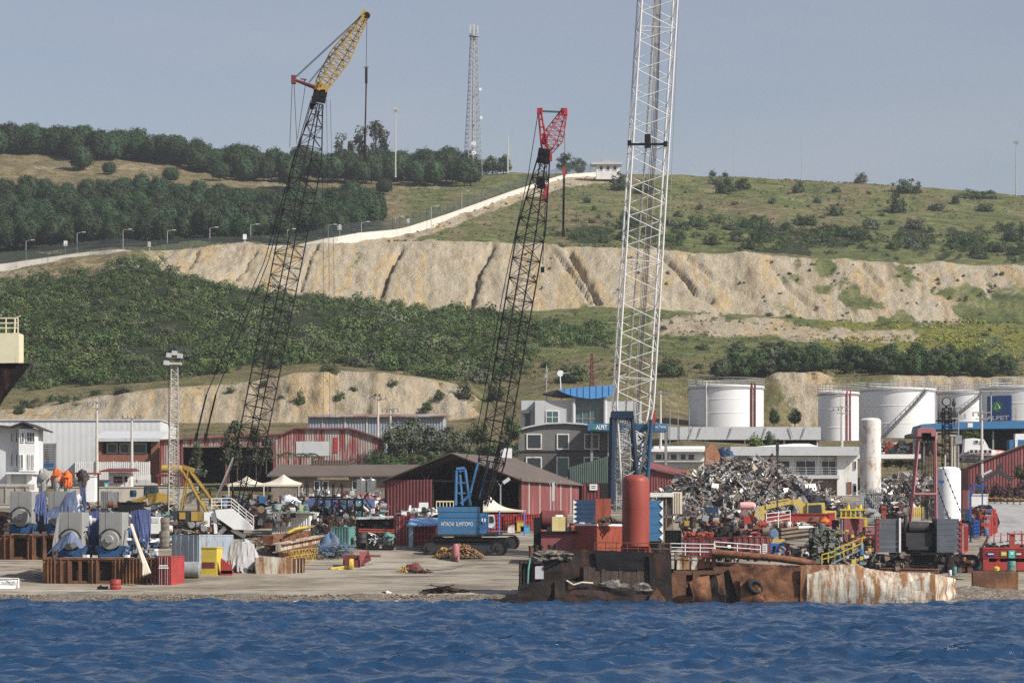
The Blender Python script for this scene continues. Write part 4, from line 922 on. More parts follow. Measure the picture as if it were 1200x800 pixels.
window(t,25,28.5,506,518,D-1.25,m_white,m_glass,1); window(t,31,41,506,518,D-1.25,m_white,m_glass,3,2)
for a,y0,y1 in ((12.5,506,519),(18,506,519),(12.5,531,547),(18,531,547)): window(t,a,a+3,y0,y1,D-.03,m_white,m_glass,1)
window(t,24,27.5,532,549,D-1.25,m_white,m_glass,1); window(t,33,35.5,532,549,D-1.25,m_white,m_glass,1); window(t,37.5,40,532,549,D-1.25,m_white,m_glass,1)
b = MB(); b.ppoly([(7,553),(42,553),(42,555),(7,555)],D-1.6,4); b.ppoly([(8,555),(13,555),(13,575),(8,575)],D-.6,1); b.ppoly([(31,555),(36,555),(36,575),(31,575)],D-.6,1); b.build('porch', m_whiteclean, t)
for px,y,h,w,lb in ((45,562,26,12,'dark conifer right beside the white villa'),(69,556,32,14,'pointed dark conifer before the roller door'),(98,553,22,12,'small conifer on the pale fence by the utility pole')):
    D_ = Dat(px, y, 380, 520); tree('euc',0,'conifer_tree',V((X(px,D_),D_,gz_ud(px,D_)-.2)),h*D_/F,w*D_/F*2.2,lb)
def utility_pole(px, py0, py1, D, label, kind=0):
    t = thing('utility_pole', label, 'utility pole', P(px,py1,D)); h=(py1-py0)*D/F; p = P(px,py1,D); k = D/F
    b = MB(); b.cyl(p+V((0,0,-.5)),p+V((0,0,h)),.24,.15,8); b.build('shaft', m_pole, t)
    b = MB(); b.ob(p+V((0,-.15,h-.25)),(2.6,.14,.14)); 
    if kind: b.ob(p+V((0,-.15,h-1.1)),(1.8,.12,.12))
    b.build('crossarm', m_grey, t)
    for dx in (-1.2,-.5,.5,1.2):
        b = MB(); b.lathe(p+V((dx,-.15,h-.22-(.55 if kind else 0))),[(.05,0),(.13,.08),(.07,.16),(.13,.24),(.07,.34),(.04,.45)],8); b.build('insulator', m_wallbrown, t)
    return t
utility_pole(113.5,469,566,410,'pale utility pole before the white warehouse wall',1)
utility_pole(154.5,488,578,405,'utility pole standing by the red roofed guard cabin',0)
utility_pole(443,466,530,468,'pale utility pole before the roof of the grey blue shed',0)
utility_pole(457.5,477,525,470,'thin utility pole with transformer brackets before the grey blue shed',1)
utility_pole(986.5,475,528,440,'utility pole behind the grey flat roofed office and beside the narrow tank',1)
utility_pole(1150.5,481,560,418,'tall concrete utility pole before the white lifeboat',1)
utility_pole(774,458,525,470,'slim grey pole right of the white crane boom',0)
D = 410
t = thing('panel_fence','white slatted panel fence below the brick annex','fence',P(130,560,D))
b = MB()
for k in range(40): b.pbox(88+k*2.2,89.6+k*2.2,541,562,D,.08)
b.pbox(88,176,543,544,D+.1,.1); b.pbox(88,176,556,557,D+.1,.1); b.build('slats', m_white, t)
for px in (90,112,133,160,175):
    b=MB(); b.pbox(px-.8,px+.8,540,566,D+.25,.2); b.build('post', m_pole, t)
D = 398; t = thing('guard_cabin','small white guard cabin with a dark red overhanging roof','cabin',P(140,573,D))
b = MB(); b.pbox(127,153,553,574,D,3); b.build('wall', m_white, t)
b = MB(); x0,x1=X(116.5,D),X(158,D); b.hexa([(x0,D-1.4,Z(553,D)),(x1,D-1.4,Z(553,D)),(x1+.2,D+4,Z(551,D)),(x0+.4,D+4,Z(551,D)),(x0+.3,D-1.4,Z(551.5,D)),(x1-.1,D-1.4,Z(551.5,D)),(x1-.3,D+4,Z(547.5,D)),(x0+.7,D+4,Z(547.5,D))]); b.build('roof', m_maroon, t)
window(t,133.5,143.5,558,565.5,D-.03,m_dark,m_glass,2); window(t,146,149.5,558,564,D-.03,m_dark,m_glass,1)
b = MB(); railing(b,[P(112,571,D-1.5),P(127,571,D-1.5),P(146,571,D-1.5)],.95,.05,2,1); b.build('railing', m_maroon, t)
b = MB(); b.pbox(122,127.2,565,572,D-1.75,.06); sgn=b.build('exit_sign', m_tealsign, t); b = MB(); b.ob(P(124.6,568.5,D-1.85),(.35,.04,.08),0,.7); b.ob(P(124.6,568.5,D-1.85),(.35,.045,.085),0,-.7); b.build('emblem', m_letter, sgn)
D = 392; b = MB(); b.pbox(68,232,571,590,D,.5); b.pbox(68,232,569.8,571,D-.1,.7); b.pbox(-40,40,567,574,D+6,.4); b.build('retaining_wall', m_beige, label='long beige rendered retaining wall behind the wheel loader', cat='wall')
D = 380; b = MB(); b.pbox(-40,34,570.5,590,D,.5)
for k in range(6): b.pbox(-30+k*12,-29+k*12,570,590,D-.12,.2)
b.pbox(-40,34,569,570.5,D-.1,.7); b.build('yard_wall', m_concrete, label='pale concrete wall in front of the white villa', cat='wall')
b = MB(); D=378; b.pbox(101,111,558,588,D,2.5); b.pbox(100,112,557,558,D-.1,2.8); b.build('transformer_kiosk', m_whiteclean, label='plain white kiosk left of the guard cabin', cat='kiosk')
# ------------------------------------------------------------------ sheds behind the yard
D = 455; t = thing('red_shed','long shed with peeling red and white cladding and a wide open front','shed',P(300,545,D))
def zz(p): return [(X(a,D),Z(c,D)) for a,c in p]
b = MB(); 
def top(u): return float(np.interp(u,[187,260,330,345,412,425,450],[516,511.5,509,502,502.5,505,516]))
for a,c in ((187,212),(322,450)): 
    for k in np.arange(a,c,6): e=min(c,k+6); b.corr((X(k,D),D),(X(e,D),D),Z(566,D),Z(top(k),D),.35,.06,Z(top(e),D))
for k in np.arange(212,322,10): e=min(322,k+10); b.corr((X(k,D),D),(X(e,D),D),Z(522.5,D),Z(top(k),D),.35,.06,Z(top(e),D))
b.build('cladding', m_redwhite, t)
b = MB(); b.ppoly([(187,514.5),(330,507.5),(345,500.8),(412,501),(451,514.5),(451,516.2),(412,502.8),(345,502.5),(330,509.3),(187,516.3)],D-.5,16); b.build('roof', m_redshed, t)
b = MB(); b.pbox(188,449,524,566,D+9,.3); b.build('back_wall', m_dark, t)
b = MB(); b.pbox(347,386,517,534,D-.12,.06); b.build('pale_panel', m_lightgrey, t); b=MB(); b.pbox(391,396,512,530,D-.14,.08); b.build('red_panel', m_red, t)
for px in (212,264,320):
    b=MB(); b.pbox(px,px+2.5,516,566,D-.1,.25); b.build('column', m_redshed, t)
D = 490; t = thing('grey_shed','grey blue metal shed with a half rusted roof under the low cliff','shed',P(440,520,D))
b = MB(); b.corr((X(361,D),D),(X(520,D),D),Z(530,D),Z(488,D),.45,.07); b.corr((X(520,D),D),(X(520,D),D+14),Z(530,D),Z(488,D),.45,.07); b.box(X(361,D),X(520,D)-.2,D+.2,D+14,Z(530,D),Z(488,D)); b.build('wall', m_greywall, t)
b = MB(); b.slab([(X(360,D),D-.7,Z(487.4,D)),(X(523,D),D-.7,Z(487,D)),(X(521,D),D+15,Z(480,D)),(X(363,D),D+15,Z(480.5,D))],.2); b.build('roof', m_roofrust, t)
b = MB()
for px in (378,404.5,430): b.pbox(px-1,px+1,488.5,530,D-.15,.12)
b.build('column', m_pole, t)
D = 402; t = thing('brown_roof_hall','long low masonry hall with a brown sheet roof left of the open shed','hall',P(400,600,D))
b = MB(); b.pbox(318,500,556,602,D,10); b.build('wall', m_wallbrown, t)
b = MB(); b.slab([(X(313,D),D-.9,Z(557,D)),(X(500,D),D-.9,Z(557,D)),(X(500,D),D+6,Z(542.5,D)),(X(322,D),D+6,Z(542.5,D))],.18); b.build('roof', m_brownroof, t)
b = MB(); b.corr((X(362.5,D),D+5.4),(X(407,D),D+5.4),Z(546,D),Z(537.5,D),.35,.06); b.build('roof_vent', m_brownroof, t)
for a in (368,378,412.5): window(t,a,a+7,563,574,D-.03,m_white,m_glass,1)
D = 395
for i,(px,w) in enumerate(((424,12),(435.5,12))):
    b=MB(); r=w*D/F/2; b.lathe((X(px,D),D-1,Z(577,D)),[(r,0),(r,(577-562.5)*D/F),(r*.96,(577-561.8)*D/F),(r*.2,(577-561)*D/F),(r*.2,(577-559)*D/F)],24); b.build('steel_tank', m_silver, None, False, ('left one of the two shiny steel tanks' if i==0 else 'shiny steel tank nearest the red open shed,')+' before the brown hall','tank')
# open shed with trusses
Dn = 372; th = .30; A = P(452,559,Dn+5); ax = V((math.cos(th),-math.sin(th),0)); ay = V((math.sin(th),math.cos(th),0)); Wd = (611-452)*Dn/F/math.cos(th); Ln = 26.0
A = V((X(452,Dn+5),Dn+5,0)); zb = 7.0; ze = Z(560,Dn); za = Z(530,Dn+2)
def sp_(a, l, z): p = A+ax*a+ay*l; return V((p.x,p.y,z))
t = thing('open_shed','big dark open fronted shed with red cladding and brown gable roof','shed',sp_(Wd/2,0,zb))
b = MB(); p,q = sp_(0,0,0),sp_(Wd*.345,0,0); b.corr((p.x,p.y),(q.x,q.y),zb-1,ze-.1,.42,.07); b.build('front_cladding', m_redshed, t)
b = MB(); p,q = sp_(Wd,0.1,0),sp_(Wd,Ln,0); b.corr((p.x,p.y),(q.x,q.y),zb-1,ze-.1,.5,.05); b.build('side_cladding', m_redshed, t)
b = MB(); p,q = sp_(Wd,Ln,0),sp_(0,Ln,0); b.corr((p.x,p.y),(q.x,q.y),zb-1,ze,.5,.05); p,q = sp_(0,Ln,0),sp_(0,0,0); b.corr((p.x,p.y),(q.x,q.y),zb-1,ze,.5,.05); b.add([sp_(0,Ln,ze),sp_(Wd,Ln,ze),sp_(Wd/2,Ln,za)],[(0,1,2)]); b.build('rear_cladding', m_maroon, t)
b = MB()
for s in (0,1):
    e = -.5 if s==0 else Wd+.5; b.slab([sp_(e,-.6,ze-.25),sp_(Wd/2,-.6,za),sp_(Wd/2,Ln+.4,za),sp_(e,Ln+.4,ze-.25)],.14)
b.build('roof', m_brownroof, t)
b = MB()
for l in (0.15,6,12,18):
    b.cyl(sp_(0,l,ze-.3),sp_(Wd,l,ze-.3),.11,.11,6); b.cyl(sp_(0,l,ze-.35),sp_(Wd/2,l,za-.3),.11,.11,6); b.cyl(sp_(Wd,l,ze-.35),sp_(Wd/2,l,za-.3),.11,.11,6); b.cyl(sp_(Wd/2,l,ze-.3),sp_(Wd/2,l,za-.3),.07,.07,6)
    for k in (1,2,3):
        for sgn in (-1,1):
            a0 = Wd/2+sgn*Wd/2*(1-k/4); a1 = Wd/2+sgn*Wd/2*(1-(k-.6)/4 if k%2 else 1-(k+.4)/4); zt = ze-.3+(za-ze)*(k/4)
            b.cyl(sp_(a0,l,zt),sp_(a1,l,ze-.3),.07,.07,5)
b.build('truss', m_rustdark, t)
b = MB()
for l in np.arange(3.5,Ln,4.6): p=sp_(Wd+.09,l,0); b.ob((p.x,p.y,(zb-1+ze)/2),(.12,.28,ze-zb+.9),-th)
b.build('side_strip', m_beige, t)
for a in (0,Wd*.345,Wd):
    b=MB(); p=sp_(a,.2,0); b.ob((p.x,p.y,(zb-1+ze)/2),(.3,.3,ze-zb+1),-th); b.build('column', m_rustdark, t)
# ------------------------------------------------------------------ offices in the middle
D = 462; t = thing('brick_office','dark grey brick office with a shallow curved roof and pale window surrounds','office',P(660,570,D))
arc = [(605,505),(620,500.5),(640,497),(662,496),(684,497.5),(704,501),(716,505)]
b = MB(); b.ppoly([(607,590),(607,506)]+arc[1:-1]+[(714,506),(714,590)],D,12); b.build('wall', m_darkbrick, t)
b = MB(); b.ppoly([(607.5,527.5),(607.5,507)]+[(a,c+.8) for a,c in arc[1:-1]]+[(713.5,507),(713.5,527.5)],D-.06,.1); b.build('upper_render', m_dgrey, t)
b = MB(); b.ppoly([(604,507)]+arc+[(717,507),(716,503)]+[(a,c-1.8) for a,c in reversed(arc[1:-1])]+[(605,503.5)],D-.6,13); b.build('roof', m_lightgrey, t)
for a,c in ((617,635),(652.5,667),(684.5,702.5)):
    window(t,a,c,508,526.5,D-.14,m_white,m_glass,1,1,.17); window(t,a-(.5),c,535,556 if a<640 else 560,D-.08,m_white,m_glass if a!=652.5 else m_glassteal,1,1,.17)
b=MB(); b.pbox(606,715,527.5,529,D-.16,.14); b.build('string_course', m_blackgrey, t)
D = 520; t = thing('blue_roof_office','modern pale office with a sagging bright blue roof and teal glass front','office',P(660,540,D))
b = MB(); b.pbox(611,627,469,545,D+1.5,13); b.pbox(627,669,469,545,D,14); b.pbox(710,752,470,545,D,14); b.build('wall', m_lightgrey, t)
b = MB(); 
def bw(u,v):
    a=652+(720-652)*u; sag=math.sin(math.pi*min(1,max(0,(a-652)/78)))
    return V((X(a,D), D-1.2+9*v, Z(456+ (10.5*sag if a>655 else 3*u) - 3.2*v - 4*u*0, D)))
def bw2(u,v):
    a=654+(721-654)*u; y=np.interp(a,[654,665,675,690,700,712,721],[456.5,461.5,464.5,467,466.8,464,460]); yt=np.interp(a,[654,665,690,721],[455.5,455.5,454.5,451])
    return V((X(a,D), D-1.4+2.8*v, Z(y+(yt-y)*v, D)))
b.ppoly([(653,456.5),(659,459.5),(665,461.8),(675,464.8),(690,467),(700,466.8),(712,464.2),(721,460),(721,451.3),(690,453),(665,455)],D-1.2,10); b.build('roof', m_skyblue, t)
b = MB()
for k in range(1,9):
    a=654+67*k/9; p,q=P(a,np.interp(a,[654,665,675,690,700,712,721],[456.8,461.6,464.6,466.8,466.6,464,460]),D-1.22),P(a,np.interp(a,[654,690,721],[456,453.2,451.5]),D-1.22); b.cyl(p,q,.05,.05,4)
b.build('roof_seam', m_navy, t)
b = MB(); b.ppoly([(636,461),(652,456.5),(665,455.5),(672,464),(660,464.5),(648,463)],D-.6,6); b.build('roof_wing', m_blackgrey, t)
b = MB(); b.pbox(673,710,466,545,D+.4,.3); g=b.build('glass_front', m_glassteal, t)
b = MB()
for k in range(5): b.pbox(673+k*9,674+k*9,466,545,D+.25,.15)
for y in (478,490): b.pbox(673,710,y,y+.8,D+.28,.1)
b.build('mullion', m_grey, g)
for px in (672,709):
    b=MB(); b.cyl(P(px,466,D-.3),P(px,545,D-.3),.35,.35,12); b.build('column', m_lightgrey, t, True)
window(t,639.5,655,481,496,D-.05,m_white,m_glassteal,2,2,.16); window(t,615,622,484,500,D+1.45,m_grey,m_glass,1,1)
b=MB(); b.pbox(612,621.5,480,484,D+.6,1.2); b.build('door_canopy', m_green, t)
D=522; b=MB(); p=P(656.5,437.5,D); b.lathe(p,[(.15,.4),(.42,.15),(.55,0),(.52,-.03)],20,'Y'); b.cyl(p+V((0,.6,-.5)),P(658,470,D)+V((0,.6,0)),.09); b.cyl(p+V((0,.2,0)),p+V((1.6,-.6,.1)),.05); b.build('satellite_dish', m_whiteclean, None, True, 'white satellite dish on a mast above the office roof','satellite dish')
b=MB(); b.cyl(P(640.5,428,D),P(640.5,470,D),.08,.08,6); b.ob(P(640,441,D),(.5,.4,.5)); b.ob(P(641,434,D),(.25,.2,.6)); b.build('aerial_mast', m_galv, label='thin aerial pole with a small box left of the satellite dish', cat='mast')
b=MB(); lattice(b,P(693.5,466,D),P(693.5,414,D),pw([(0,.35,.35),(1,.12,.12)]),(1,.3,0),22,.05,.03); b.build('lattice_aerial', m_maroon, label='slim dark red lattice aerial above the blue roof', cat='mast')
D=455; t=thing('canopy_sign','long blue fuel terminal canopy with white lettering behind the crane','canopy',P(735,510,D))
b=MB(); b.pbox(689,782,496,504.5,D,8); b.build('fascia', m_blue, t)
lettering('ALPET', P(705,500.5,D-.08), .9, m_letter, t, width=13*D/F, bold=.02); lettering('Dolum Tesisi', P(771,500,D-.08), .6, m_letter, t, width=18*D/F)
b=MB(); b.add([P(693,503,D-.1),P(699,503,D-.1),P(697,498,D-.1),P(693,503,D-.04),P(699,503,D-.04),P(697,498,D-.04)],[(0,1,2),(5,4,3),(0,3,4,1),(1,4,5,2),(2,5,3,0)]); b.build('emblem', m_signgreen, t)
for px in (692,712,758,779):
    b=MB(); b.pbox(px,px+3,504.5,545,D+2,1); b.build('column', m_grey, t)
D = 415; t = thing('green_shed','green corrugated shed with a sloping top and a maroon lower wall','shed',P(695,600,D))
b=MB(); 
for k in np.arange(667,722,5): b.corr((X(k,D),D),(X(min(722,k+5),D),D),Z(566,D),Z(np.interp(k,[667,705,722],[547.5,536.5,532]),D),.55,.09,Z(np.interp(k+5,[667,705,722],[547.5,536.5,532]),D))
b.build('upper_cladding', m_green, t); b=MB(); b.corr((X(682,D),D+.05),(X(722,D),D+.05),Z(605,D),Z(566,D),.45,.07); b.build('lower_cladding', m_maroon, t)
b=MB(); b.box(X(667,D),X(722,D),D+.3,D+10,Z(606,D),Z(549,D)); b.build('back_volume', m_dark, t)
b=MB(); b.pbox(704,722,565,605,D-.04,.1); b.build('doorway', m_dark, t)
b=MB(); b.pbox(691,700,567,574,D-.22,.1); sg=b.build('notice_board', m_whiteclean, t)
b=MB(); b.pbox(692.5,698.5,569,569.7,D-.25,.03); b.pbox(693,698,571,571.7,D-.25,.03); b.build('printed_line', m_ink, sg)
b=MB(); D=408; b.pbox(586.5,600,525,540,D,3); b.build('rooftop_tank', m_whiteclean, label='white square box rising behind the open shed roof', cat='tank')
D = 400; t = thing('small_red_shed','small red corrugated shed with a low pitched red roof beside the scrap heap','shed',P(785,580,D))
b=MB(); b.corr((X(761,D),D),(X(790,D),D),Z(590,D),Z(549,D),.35,.06,Z(556,D)); b.box(X(761,D),X(805,D),D+.1,D+9,Z(590,D),Z(556,D)); b.build('wall', m_redshed, t)
b=MB(); b.corr((X(790,D),D),(X(806,D),D),Z(590,D),Z(554,D),.35,.06,Z(556,D)); b.build('pale_wall', m_bluegrey, t)
b=MB(); b.slab([P(758,547.5,D-.5),P(814,557.5,D-.5),P(808,552.5,D+9),P(758,540,D+9)],.15); b.build('roof', m_redshed, t)
D = 470; t = thing('white_office','low white building with a strip of dark windows left of the scrap heap','office',P(795,560,D))
b=MB(); b.pbox(765,828,527,575,D,9); b.build('wall', m_white, t); b=MB(); b.pbox(760,832,525.5,529,D-1.2,11); b.pbox(766,826,522.5,525.5,D+1,6); b.build('roof', m_whiteclean, t)
for a in (768,776,785.5,797,806): window(t,a,a+8 if a!=797 else a+7,531.5,539,D-.03,m_white,m_glass,1,1,.08)
b=MB(); b.pbox(766,826,539.5,541,D-.8,.9); b.build('ledge', m_lightgrey, t)
D = 510; t = thing('depot_hall','long grey depot with a flat pale parapet below the lone tank','depot',P(870,530,D))
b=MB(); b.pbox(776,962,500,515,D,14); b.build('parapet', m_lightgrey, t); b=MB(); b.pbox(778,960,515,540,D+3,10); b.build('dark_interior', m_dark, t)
for px in (780,827,873,919,958):
    b=MB(); b.pbox(px-1,px+1,515,545,D+.5,.8); b.build('column', m_lightgrey, t)
b=MB(); b.corr((X(782,D),D+2),(X(827,D),D+2),Z(540,D),Z(520.5,D),.6,.08); b.build('striped_panel', m_greywall, t)
b=MB(); b.corr((X(828,D),D+2),(X(872,D),D+2),Z(540,D),Z(520.5,D),.6,.08); b.build('red_panel', m_pink, t)
for px in (812,822,858,898,925,944): b=MB(); b.cyl(P(px,500,D-.2),P(px+ (4 if px%2 else -4),512,D-.2),.07); b.build('bracket', m_grey, t)
for px in (785,794.5,807.5): b=MB(); b.cyl(P(px,476+px%7,D-1),P(px,520,D-1),.08); b.build('vent_pipe', m_grey, t)
D = 430; t = thing('balcony_office','white flat roofed office with dark glazing and a railed balcony','office',P(935,590,D))
b=MB(); b.pbox(857,981,535,605,D+.4,9); b.pbox(981,1005,530,605,D-.4,9); b.build('wall', m_white, t)
b=MB(); b.pbox(856,1007,523,533.5,D-1.6,12); b.build('roof_slab', m_lightgrey, t); b=MB(); b.ppoly([(885,523),(930,519.5),(948,519.5),(960,523)],D+3,5); b.build('hip_roof', m_whiteclean, t)
for a,c in ((872,888),(889.5,926),(932,956),(962,980)): window(t,a,c,539,556.5,D+.3,m_white,m_glass,2,1,.12)
b=MB(); b.pbox(857,984,556.5,560.5,D-1,1.6); b.build('balcony_floor', m_lightgrey, t); b=MB(); railing(b,[P(905,556.5,D-.9),P(955,556.5,D-.9),P(982,556.5,D-.9)],1.05,.04,3,1.0); b.build('balcony_railing', m_galv, t)
for y0,y1 in ((540,550),(566,577),(568,580)): 
    window(t,1000.5,1003.5,y0,y1,D-.45,m_lightgrey,m_glass,1,1,.06)
window(t,993,998,564.5,578,D-.45,m_brick,m_brick,1,1,.06); b=MB(); b.pbox(925,984,561,600,D+.32,.1); b.build('ground_floor_front', m_wallbrown, t)
D = 438; b=MB(); b.pbox(1005,1080,532,537,D,8); b.build('flat_canopy', m_white, label='plain white flat canopy roof between silo and pink gantry', cat='canopy')
# greenery between the buildings
def yard_tree(kd, mi, name, px, y1, h, w, label, D, cat='tree', group=None): tree(kd, mi, name, P(px,y1,D), h*D/F, w*D/F, label, cat, group)
for px,y,h,w in ((462,540,48,44),(482,538,52,46),(502,540,46,48),(523,541,44,44),(543,541,40,40),(470,548,36,40),(512,548,36,46)): yard_tree('broad',1,'olive_tree',px,y,h,w,'silvery green olive tree behind the brown roofed hall',452,'tree','silvery olives behind the halls')
for px,y,h,w in ((440,546,24,34),(465,548,22,36),(490,548,22,36),(515,548,22,36),(538,547,24,30),(555,545,30,30),(575,540,30,30),(592,534,34,36),(600,515,40,30),(560,520,36,34)): yard_tree('bush',0,'bush',px,y,h,w,'dark green bush in the hedge behind the brown roofed hall',440,'bush','hedge bushes behind the halls')
for px,y,h in ((326,546,24),(338,545,26),(352,546,26),(366,545,24),(374,546,20)): yard_tree('palm',0,'palm_tree',px,y,h,h*1.0,'bushy palm before the red and white shed',440,'palm tree','palms before the red and white shed')
for px,y,h in ((233,598,50),(246,590,40)): yard_tree('palm',0,'palm_tree',px,y,h*.8,h*.8,'taller palm half hidden behind the yellow crane gantry',392,'palm tree','palms behind the yellow crane')
for px,y,h,w in ((232,572,52,30),(268,560,60,36),(278,560,66,34),(300,560,60,30),(312,552,40,30)): yard_tree('euc',0,'conifer_tree',px,y,h,w*1.6,'dark conifer before the open red shed','450' and 430,'tree','dark conifers before the red and white shed')
yard_tree('broad',2,'yard_tree',885,548,42,32,'bright green tree in front of the grey depot',462); yard_tree('broad',0,'yard_tree',904,546,46,26,'dark tree right of the bright green one at the depot',462)
yard_tree('broad',0,'park_tree',907,499,22,17,'left small round tree between the white tanks',552); yard_tree('broad',0,'park_tree',931.5,499,22,22,'right larger round tree between the white tanks',552)
yard_tree('bush',2,'bush',1137,515,18,30,'green bush under the blue canopy',440,'bush'); 
for px,y,h,w in ((1055,548,22,26),(1075,550,22,26),(1040,548,18,20)): yard_tree('bush',1,'bush',px,y,h,w,'grey green bush behind the second scrap heap',446,'bush','bushes behind the second scrap heap')
for px,y,h,w in ((1158,590,28,24),(1168,588,32,28),(1180,588,30,28),(1192,586,30,28),(1204,586,32,30),(1216,586,32,30),(1150,592,18,18)): yard_tree('bush',3,'oleander',px,y,h,w,'pinkish brown oleander in the hedge along the pale road',411,'bush','oleanders along the pale road')
yard_tree('bush',0,'bush',1196,562,24,26,'dark round bush before the red gable shed',413,'bush')
# ------------------------------------------------------------------ cranes
def yD(py): return Dat(600, py, 288, 440)
def cable(b, pts, r=.03, n=4): b.path(pts, r, n)
def crawler(par, c, L, H, W, yaw, mat, name='crawler_track'):
    b = MB(); n = 40; r = H/2; prof = []
    for k in range(n):
        t = k/n*2; 
        if t < .5: f = t/.5; prof.append((-L/2+r+(L-2*r)*f, 0))
        elif t < 1: a = -math.pi/2+math.pi*(t-.5)/.5; prof.append((L/2-r+math.cos(a)*r, r+math.sin(a)*r))
        elif t < 1.5: f = (t-1)/.5; prof.append((L/2-r-(L-2*r)*f, H))
        else: a = math.pi/2+math.pi*(t-1.5)/.5; prof.append((-L/2+r+math.cos(a)*r, r+math.sin(a)*r))
    c = V(c)
    for k in range(n):
        x0,z0 = prof[k]; x1,z1 = prof[(k+1)%n]; a = math.atan2(z1-z0,x1-x0); l = math.hypot(x1-x0,z1-z0)
        b.ob((c.x+(x0+x1)/2, c.y, c.z+(z0+z1)/2), (l*.86, W, .14), 0, -a)
    mb_rot(b, 0, (c.x,c.y), yaw); tr = b.build(name, mat, par)
    b = MB(); b.box(c.x-L/2+r,c.x+L/2-r,c.y-W*.3,c.y+W*.3,c.z+.25,c.z+H-.25)
    mb_rot(b, 0, (c.x,c.y), yaw); b.build('side_frame', m_blackgrey, tr)
    for k in range(9):
        b = MB(); xx = c.x-L/2+r+(L-2*r)*k/8; rr = r*.86 if k in (0,8) else r*.32; b.lathe((xx,c.y,c.z+(r if k in (0,8) else rr+.16)),[(rr,-W*.42),(rr,W*.42)],16,'Y'); b.lathe((xx,c.y,c.z+(r if k in (0,8) else rr+.16)),[(rr*.45,-W*.52),(rr*.45,W*.52)],10,'Y')
        mb_rot(b, 0, (c.x,c.y), yaw); b.build('roller', m_blackgrey, tr, True)
    return tr
# --- left crane: dark boom, yellow fly jib
D = 352; zg = gz(X(265,D),D)
t = thing('lattice_crane','tall crane with dark lattice boom and yellow lattice jib with dark red strut','crane',V((X(255,D),D,zg)))
A = P(278,604,D); B = P(373.5,122,D)
b = MB(); st = lattice(b, A, B, pw([(0,.35,.35),(.10,1.15,1.15),(.86,1.2,1.2),(.985,.42,.42),(1,.36,.36)]), (.80,.6,0), 38, .08, .038, cross=False)
b.build('boom', m_boom, t)
b = MB(); b.ob(P(374.5,113,D),(1.5,1.0,1.3),0,.2); b.ob(P(368,118,D),(.5,1.1,.9)); b.ob(P(378.5,110,D),(.6,1.1,.8)); b.cyl(P(365,121,D),P(366,128,D),.25); b.build('boom_head', m_black, t)
b = MB(); lattice(b, P(374,105,D), P(428,19,D), pw([(0,.5,.5),(.12,.72,.6),(.45,.95,.8),(1,.3,.3)]), (.85,.5,0), 16, .075, .045); b.ob(P(376,103,D),(1.6,1.1,.8),0,.3); jb = b.build('jib', m_yellow, t)
b = MB(); b.ob(P(428,18,D),(.9,.7,.9),0,-.9); b.build('jib_head', m_yellow, jb); b = MB(); b.lathe(P(430,18.5,D)+V((0,-.4,0)),[(.35,0),(.35,.8)],14,'Y'); b.build('sheave', m_black, jb)
b = MB(); b.cyl(P(370,103,D)+V((0,-.5,0)),P(344,93,D),.2,.13,6); b.cyl(P(370,103,D)+V((0,.5,0)),P(344,93,D)+V((0,.5,0)),.2,.13,6); b.ob(P(344,93.5,D),(.5,1,.9)); b.cyl(P(355,97,D),P(359,93,D),.07); b.cyl(P(352,92.5,D),P(358,93.5,D),.08); b.build('strut', m_maroon, t)
b = MB(); 
for o in (-.35,.35):
    cable(b,[P(346,91,D)+V((0,o,0)),P(424,19,D)+V((0,o,0))],.035); cable(b,[P(362,97,D)+V((0,o,0)),P(418,29,D)+V((0,o,0))],.03)
cable(b,[P(342.5,96,D),P(339.5,172,D)],.03); cable(b,[P(344.5,96,D),P(348,170,D)],.03); cable(b,[P(358,99,D),P(348.5,163,D)],.03)
for o,e in ((-.6,230),(.6,241)): cable(b,[P(365,118,D)+V((0,o,0)),P(310+(e-230)*.4,306,D),P(e+12,462,D)],.05); cable(b,[P(e+12,462,D),P(e,512,D)],.10); b.ob(P(e,512,D),(.35,.3,.9),0,.2)
for o in (-.3,.25,.7): cable(b,[P(380,117,D)+V((o,0,0)),P(382.5,300,D)+V((o*1.2,0,0)),P(383,500,D)+V((o*1.4,0,0))],.02)
b.build('pendant_cable', m_black, t)
b = MB(); cable(b,[P(430,22,D),P(429,82,D)],.03); b.build('hoist_cable', m_black, t)
b = MB(); b.cyl(P(429.3,80,D),P(429.2,98,D),.16); b.cyl(P(429.2,98,D),P(428,150,D),.09); b.cyl(P(428,150,D),P(427.3,186,D),.16,.1); b.cyl(P(426,79,D),P(432,79,D),.05); b.build('hook_block', m_rustdark, t)
b = MB(); b.pbox(196,238,600,621,D-2.5,4); b.pbox(200,232,598,600,D-2.2,3.4); b.build('machine_house', m_blackgrey, t)
for q in ((224,238,599,610),(210,217,600,608)): b = MB(); b.pbox(*q,D-2.62,.1); b.build('yellow_panel', m_yellow, t)
b = MB()
for o in (-1.1,1.1):
    b.cyl(P(215,552,D)+V((0,o,0)),P(245,604,D)+V((0,o,0)),.14,.14,6); b.cyl(P(222,548,D)+V((0,o,0)),P(213,598,D)+V((0,o,0)),.1,.1,6); b.cyl(P(224,553,D)+V((0,o,0)),P(258,598,D)+V((0,o,0)),.13,.13,6)
b.ob(P(221,549,D),(1.3,2.3,.5),0,.3); b.cyl(P(232,577,D)-V((0,1.1,0)),P(232,577,D)+V((0,1.1,0)),.14); b.build('gantry', m_yellow, t)
b = MB()
for o in (-.9,.9): b.cyl(P(251,590,D)+V((0,o,0)),P(274,536,D)+V((0,o,0)),.09,.09,6)
b.build('gantry_stay', m_pole, t)
crawler(t,(X(240,D),D-1.5,zg+.05),8.0,1.1,1.0,.15,m_rustdark); crawler(t,(X(242,D),D+2.2,zg+.15),8.0,1.1,1.0,.15,m_rustdark)
